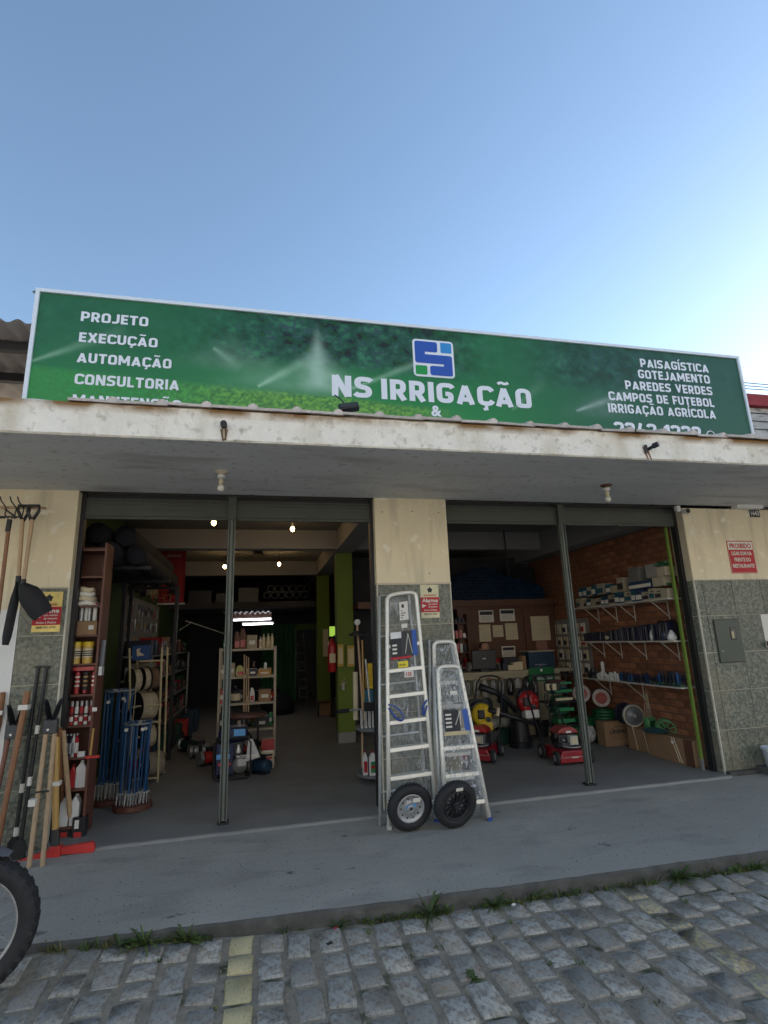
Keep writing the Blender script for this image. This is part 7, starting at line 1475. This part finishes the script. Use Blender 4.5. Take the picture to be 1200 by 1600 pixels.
for k, (px, py, yy, lb) in enumerate(((903, 1083, 2.2, 'hose reel with red and white disc, left of the pair under the lowest shelf'), (934, 1090, 2.1, 'hose reel with red and white disc, right of the pair under the lowest shelf'))):
    p = at(px+5, py, 'y', yy); t = T('hose_reel', lb, 'hose reel', (p.x, yy, p.z-.13), 'hose reels with red and white discs'); Mx = RZ(-30) @ RX(90) @ RY(0)
    B().lathe([(.002, .072), (.12, .07), (.13, .065), (.13, .055), (.002, .055)], p, Mx, 24).out('front_disc', mat('grubby_disc', (.38, .33, .30), .7, var=.3, scale=14), t); B().lathe([(.04, .074), (.085, .0735)], p, Mx, 24, cap=False).out('red_ring', mat('faded_red_print', (.28, .06, .05), .7, var=.3, scale=14), t); B().lathe([(.001, .075), (.045, .076)], p, Mx, 14).out('red_centre', mat('faded_red_print', (), .7), t)
    for j in range(4): B().ring(.10, .018, p+(Mx @ Vector((0, 0, .04-.03*j))), Mx, 22, 5).out('hose_loop', mat('bottle_green', (), .5), t)
    B().lathe([(.002, -.075), (.13, -.075), (.13, -.085), (.002, -.085)], p, Mx, 24).out('rear_disc', blackpl, t)
t, p = coil('green_hose', 'thick coil of green hose with pale emblem on top of the small carton', 944, 1118, 2.05, .15, 5, greenpl, rt=.026)
coil('green_hose', 'loose green hose coil to the left under the pair of hose reels', 912, 1128, 2.2, .14, 5, greenpl, rt=.022)
coil('green_hose', 'small green coil directly behind the right mower', 890, 1140, 1.75, .11, 3, greenpl, rt=.02)
b1 = at(925, 1163, 'z', 0); q = Vector((b1.x, b1.y+.1, .14)); t = T('netted_ball', 'round bundle of white and blue netting on the floor left of the printed carton', 'net bundle', (q.x, q.y, 0)); o = B().lathe([(.03, -.14), (.11, -.09), (.135, 0), (.11, .09), (.03, .14)], q, None, 16).out('bundle', mat('mottled_net', (.12, .14, .2), .6, var=.5, scale=26, col2=(.72, .70, .66)), t, smooth='auto')
# printed cardboard box
x0, x1, z0, z1 = box_at(947, 1128, 992, 1161, 1.78, 0); dx = .02; t = T('printed_carton', 'upright cardboard box printed with a dark word in an oval, under the spool', 'box', (x0, 1.78, 0)); B().box(x0, x1, 1.78, 1.98, 0, z1).out('carton', cardm, t, bevel=.004); text('UNIFAC', 'lettering', inkm, t, ((x0+x1)/2, 1.779, z1*.50), XD, ZD, (x1-x0)*.6, .05, .03, .001, 'C'); B().ring((x1-x0)*.33, .004, ((x0+x1)/2, 1.778, z1*.52), RX(90) @ Matrix.Diagonal((1, .55, 1, 1)), 30, 4).out('oval_print', woodpan, t)
x0b, x1b = x0, x1
# black roll and steel spool
p = at(989, 1118, 'y', 1.50); Mx = RZ(-12) @ RX(90); t = T('cable_spool', 'black cable spool with grey disc face lying on the printed carton', 'spool', (p.x, 1.50, p.z-.15)); B().lathe([(.12, -.26), (.125, .0)], p, Mx, 22).out('cable_roll', navy, t)
B().lathe([(.002, .035), (.03, .05), (.05, .03), (.13, .025), (.16, .03), (.165, .02), (.16, 0), (.002, 0)], p, Mx, 28).out('disc_face', mat('spool_grey', (.16, .17, .18), .4, metal=.3), t, smooth='auto'); B().ring(.14, .008, p+(Mx @ Vector((0, 0, .03))), Mx, 28, 5).out('disc_rim', paperc, t); B().rod(p+(Mx @ Vector((0, 0, .03))), p+(Mx @ Vector((0, 0, .06))), .025, 10).out('spindle', steel, t)
B().lathe([(.002, -.27), (.15, -.27), (.15, -.26)], p, Mx, 22).out('rear_disc', navy, t)
# green octagonal reel + funnel + strings
p = at(1040, 1139, 'y', .95); Mx = RZ(-30) @ RX(90); t = T('octagonal_reel', 'pale green octagonal hose reel on the long cartons by the brick wall', 'hose reel', (p.x, 1.05, p.z-.13))
fr = B()
for dz in (-.07, .07):
    pts = [p+(Mx @ Vector((.118*math.cos(i*PI/4+.39), .118*math.sin(i*PI/4+.39), dz))) for i in range(8)]; fr.path(pts, .011, 5, closed=True)
    for q in pts: fr.rod(p+(Mx @ Vector((0, 0, dz))), q, .008, 5)
for i in range(8): fr.rod(p+(Mx @ Vector((.118*math.cos(i*PI/4+.39), .118*math.sin(i*PI/4+.39), -.07))), p+(Mx @ Vector((.118*math.cos(i*PI/4+.39), .118*math.sin(i*PI/4+.39), .07))), .008, 5)
fr.out('reel_frame', lgreenpl, t); B().rod(p+(Mx @ Vector((0, 0, -.09))), p+(Mx @ Vector((0, 0, .10))), .03, 12).out('hub', darkm, t)
p2 = at(1016, 1131, 'y', 1.25); t = T('green_crank', 'green plastic crank box between the spool and the octagonal reel', 'hose reel', (p2.x, 1.25, p2.z-.1)); B().box(p2.x-.07, p2.x+.07, 1.2, 1.3, p2.z-.09, p2.z+.09).out('body', lgreenpl, t, bevel=.02); B().box(p2.x-.04, p2.x+.04, 1.19, 1.2, p2.z-.06, p2.z+.05).out('window', greenpl, t)
top = at(1010, 1078, 'y', 1.3)
for k in range(5): e_ = at(1006+3.2*k, 1120, 'y', 1.25); B().path([top+Vector((0, 0, .02)), top.lerp(e_, .5)+Vector((.01*math.sin(k), 0, 0)), e_], .0045, 4).out('string', ropem, label=f'{ORD[k]} pale string from the left of the bunch hanging under the lowest shelf', cat='string', group='strings under the lowest shelf')
# long cartons by the wall
fp = [at(1003, 1182, 'z', 0), at(1104, 1201, 'z', 0)]
t = T('long_carton', 'long low cardboard carton on the floor along the brick wall, nearest the street', 'box', (5.18, .7, 0)); B().box(5.08, 5.30, .30, 1.10, 0, .30).out('carton', cardm, t, bevel=.005); B().box(5.076, 5.08, .30, .44, .0, .30).out('end_flap', woodpan, t)
for y in (.50, .54): B().rod((5.075, y, .02), (5.075, y+.10, .30), .006, 4).out('white_strap', paperc, t)
B().lathe([(.001, 0), (.022, 0), (.022, .004)], (5.072, .62, .24), RY(-90), 14).out('round_tag', paperm, t)
t = T('long_carton', 'second long cardboard carton on the floor, farther along the brick wall', 'box', (5.18, 1.3, 0)); B().box(5.14, 5.32, 1.13, 1.60, 0, .29).out('carton', cardm, t, bevel=.005)
for y in (1.18, 1.4): B().rod((5.135, y, .0), (5.135, y+.06, .30), .006, 4).out('white_strap', paperc, t)
B().lathe([(.002, 0), (.13, .01), (.15, .03), (.05, .06)], (5.10, .95, .30), Matrix.Diagonal((1, 1.2, 1, 1)), 20).out('blue_funnel', mat('teal_bowl', (.03, .10, .12), .5), label='teal shallow bowl lying on the long carton under the octagonal reel', cat='bowl')
B().box(3.02, 3.3, 4.0, 4.34, 0, 2.12).out('dark_cabinet', darkm, label='dark cabinet at the back left of the counter area', cat='cabinet')

# ------------------------------------------------------------------ more stock: things crowd the shelves and floor of both bays
r5 = random.Random(11)
def pump(lb, x, y, z, s, m, rz=0):
    t = T('water_pump', lb, 'water pump', (x, y, z), 'small water pumps'); c = Vector((x, y, z)); Mx = Matrix.Translation(c) @ RZ(rz)
    B().lathe([(.02, 0), (.075*s, 0), (.08*s, .02), (.08*s, .2*s), (.07*s, .23*s), (.02, .24*s)], (0, 0, 0), Mx @ Matrix.Translation((0, 0, .10*s)) @ RY(90), 16).out('motor', m, t)
    B().lathe([(.02, 0), (.06*s, .01), (.095*s, .03), (.095*s, .07*s), (.04*s, .09*s)], (0, 0, 0), Mx @ Matrix.Translation((0, 0, .10*s)) @ RY(-90), 16).out('impeller_housing', steel, t)
    b = B(); b.box(-.06*s, .2*s, -.06*s, .06*s, 0, .025*s, Mx); b.rod(Mx @ Vector((-.05*s, 0, .18*s)), Mx @ Vector((-.05*s, 0, .28*s)), .025*s, 10); b.out('base_and_outlet', darkm, t)
    B().box(.04*s, .16*s, -.03*s, .03*s, .175*s, .23*s, Mx).out('terminal_box', blackpl, t)
cols = [(blackpl, 'black'), (bluebox, 'dark blue'), (redtool, 'red'), (steel, 'grey'), (mat('bottle_green', (), .5), 'dark green'), (mat('rust_orange', (.28, .10, .03), .5), 'orange')]
k = 0
for zi, z in enumerate((0, lv[3], lv[2])):
    for i in range(4):
        x = xl_+.09+i*(xr_-xl_-.12)/3.6; m, nm = cols[(i*2+zi) % 6]
        pump(f'{nm} water pump, {ORD[i]} from left, back of the {["floor", "lowest", "third"][zi]} level of metal shelving', x, ySh+.30, z+.005, .62, m, r5.uniform(-40, 40))
for i, (px, py) in enumerate(((398, 1212), (316, 1200), (300, 1188), (285, 1176), (402, 1190))):
    p = at(px, py, 'z', 0); m, nm = cols[(i+1) % 6]; pump(f'{nm} pump standing on the floor near the generator, {ORD[i]} of five', p.x, p.y+.15, 0, 1.0, m, r5.uniform(-50, 50))
# small filler goods on the metal shelving and the wooden shelf
fill = [(paperc, 'cream'), (redink, 'dark red'), (navy, 'navy'), (blackpl, 'black'), (woodpan, 'brown'), (steel, 'grey'), (yelrack, 'pale yellow'), (greenink, 'green')]
for zi, z in enumerate(lv):
    for i in range(9):
        x = xl_+.05+i*(xr_-xl_-.08)/8.3; m, nm = r5.choice(fill); h = r5.uniform(.07, .2); w = r5.uniform(.03, .055)
        t = T('small_package', f'{nm} small package, {ORD[i]} from left, back row, {["top", "second", "third", "lowest"][zi]} level of metal shelving', 'package', (x, ySh+.22, z), 'small packages on the metal shelving')
        if r5.random() < .5: B().box(x-w/2, x+w/2, ySh+.20, ySh+.27, z, z+h).out('carton', m, t); B().box(x-w*.35, x+w*.35, ySh+.198, ySh+.20, z+h*.3, z+h*.6).out('label', r5.choice((paperm, yelrack, inkm)), t)
        else: B().lathe([(w/2, 0), (w/2, h*.7), (w*.2, h*.85), (w*.2, h)], (x, ySh+.22, z), None, 10).out('bottle_body', m, t); B().rod((x, ySh+.22, z+h), (x, ySh+.22, z+h+.015), w*.25, 8).out('cap', redpl, t)
# hanging goods on the left wall and from the front beam of the left bay
for i in range(9):
    y = 2.7+i*.42; z = 2.35+r5.uniform(-.05, .25) if y > 6.2 else 2.62+r5.uniform(-.03, .05); m, nm = r5.choice(((blackpl, 'black'), (mat('bottle_green', (), .5), 'dark green'), (bluebox, 'dark blue'), (ropem, 'beige')))
    t = T('hanging_coil', f'{nm} coil of hose hanging high on the left green wall, {ORD[i]} from the street', 'hose coil', (WX+.06, y, z-.17), 'coils hanging on the left wall')
    for j in range(3): B().ring(.13-.012*j, .012, (WX+.03+.02*j, y+.01*j, z), RY(90), 20, 5).out('loop', m, t)
for i in range(8):
    p = at(258+11*i, 1136-5*i+(i % 3)*3, 'y', 3.9); w = r5.uniform(.16, .24); h = r5.uniform(.15, .3); m, nm = cols[r5.randrange(6)]; x = -1.62+.05*i
    t = T('tool_case', f'{nm} tool case on the floor along the left wall, {ORD[i]} from the street', 'case', (x, 3.0+i*.45, 0), 'tool cases along the left wall'); B().box(x-.1, x+.12, 2.9+i*.45, 2.9+i*.45+.3, 0, h+.15).out('shell', m, t, bevel=.02); B().box(x-.02, x+.04, 2.89+i*.45, 2.90+i*.45, h*.6, h*.6+.06).out('label', paperc, t); B().path([(x-.05, 3.05+i*.45, h+.15), (x-.04, 3.05+i*.45, h+.19), (x+.06, 3.05+i*.45, h+.19), (x+.07, 3.05+i*.45, h+.15)], .009, 5).out('carry_grip', darkm, t)
# garden tools hanging in front of the far green wall and brush heads over the display stand
for i in range(6):
    a_ = at(216+9*i, 935+4*(i % 2), 'y', 5.0); t = T('hanging_saw', f'small dark bow saw hanging in the row above the pegboard, {ORD[i]} from the left', 'saw', a_, 'bow saws in a row'); B().path([a_+Vector((-.05, 0, 0)), a_+Vector((-.05, 0, .10)), a_+Vector((.05, 0, .12)), a_+Vector((.06, 0, 0))], .008, 5).out('bow', [redtool, darkm, woody][i % 3], t); B().rod(a_+Vector((-.05, 0, 0)), a_+Vector((.06, 0, 0)), .003, 4).out('blade', steel, t)
# black pails, cartons and sacks in the right bay
for i, (px, py, r_, h, m, nm) in enumerate(((848, 1150, .12, .26, blackpl, 'black'), (836, 1146, .10, .2, mat('bottle_green', (), .5), 'dark green'), (790, 1160, .10, .16, blackpl, 'low black'))):
    p = at(px, py, 'z', 0); t = T('pail', f'{nm} pail on the floor in front of the counter', 'pail', p); B().lathe([(r_*.8, 0), (r_, h), (r_*1.05, h), (r_*.95, h*.96), (r_*.75, .02)], p, None, 18).out('pail_body', m, t); B().path([p+Vector((r_*math.cos(a_), -.01, h-r_*.6*math.sin(a_))) for a_ in [j*PI/6 for j in range(7)]], .004, 4).out('handle', steel, t)
for i in range(7):
    x = 3.2+i*.24; w = r5.uniform(.1, .18); h = r5.uniform(.1, .2); m, nm = r5.choice(fill); t = T('shelf_carton', f'{nm} carton standing at the back of the counter, {ORD[i]} from the left', 'box', (x, CYF+.4, cz), 'cartons at the back of the counter'); B().box(x, x+w, CYF+.38, CYF+.5, cz, cz+h).out('carton', m, t); B().box(x+w*.2, x+w*.8, CYF+.377, CYF+.38, cz+h*.3, cz+h*.6).out('label', paperm, t)
# extra detail on the pavement: hairline cracks, butts, grit
cr = B()
for (x0c, y0c, n_, ang) in ((-.9, -.5, 26, -.9), (1.9, -1.0, 18, .4), (3.1, -.35, 22, -.3), (.3, -1.2, 14, 2.4)):
    x, y, a_ = x0c, y0c, ang
    for _ in range(n_):
        nx2, ny2 = x+.05*math.cos(a_), y+.05*math.sin(a_)
        if ny2 < kerb_y(x)+.06 or ny2 > -.2: break
        w = .0012; z = sw_z(x, y)+.0035; cr.add([(x-w*math.sin(a_), y+w*math.cos(a_), z), (x+w*math.sin(a_), y-w*math.cos(a_), z), (nx2+w*math.sin(a_), ny2-w*math.cos(a_), z), (nx2-w*math.sin(a_), ny2+w*math.cos(a_), z)], [(0, 1, 2, 3)])
        x, y, a_ = nx2, ny2, a_+r5.uniform(-.5, .5)
cr.out('hairline_cracks', kerbm, side, kind='stuff')
gr = B()
for _ in range(420):
    x = r5.uniform(-1.8, 5.5); y = r5.uniform(kerb_y(x)+.03, -.22); s_ = r5.uniform(.002, .006); z = sw_z(x, y)+.001
    gr.add([(x-s_, y-s_*.7, z), (x+s_, y-s_*.5, z), (x+s_*.4, y+s_, z), (x, y, z+s_)], [(0, 1, 3), (1, 2, 3), (2, 0, 3)])
gr.out('pavement_grit', kerbm, label='scattered grit and crumbs on the concrete pavement', cat='grit', kind='stuff')
gs = B()
for f, c in vis:
    for _ in range(3):
        x = c[0]+r5.choice((-1, 1))*c[2]*.53; y = c[1]+r5.uniform(-.1, .1); s_ = r5.uniform(.003, .009); z = street_z(x)-.007
        gs.add([(x-s_, y-s_*.7, z), (x+s_, y-s_*.5, z), (x+s_*.4, y+s_, z), (x, y, z+s_*.8)], [(0, 1, 3), (1, 2, 3), (2, 0, 3)])
gs.out('joint_gravel', jointm, label='loose gravel in the joints between cobbles', cat='gravel', kind='stuff')
for k, (px, py, L_) in enumerate(((262, 762, .16), (283, 760, .10))):
    p = at(px, py, 'z', SOF-.003); b = B(); b.add([(p.x-L_/2, p.y-.01, SOF-.002), (p.x+L_/2, p.y+.02, SOF-.002), (p.x+L_/2, p.y+.028, SOF-.002), (p.x-L_/2, p.y+.0, SOF-.002)], [(3, 2, 1, 0)]); b.out('paint_scratch', whitepl, canopy)

# ================================================================== finish
flush_text()
bpy.context.view_layer.update()
for o in bpy.data.objects:
    if 'org' in o: del o['org']
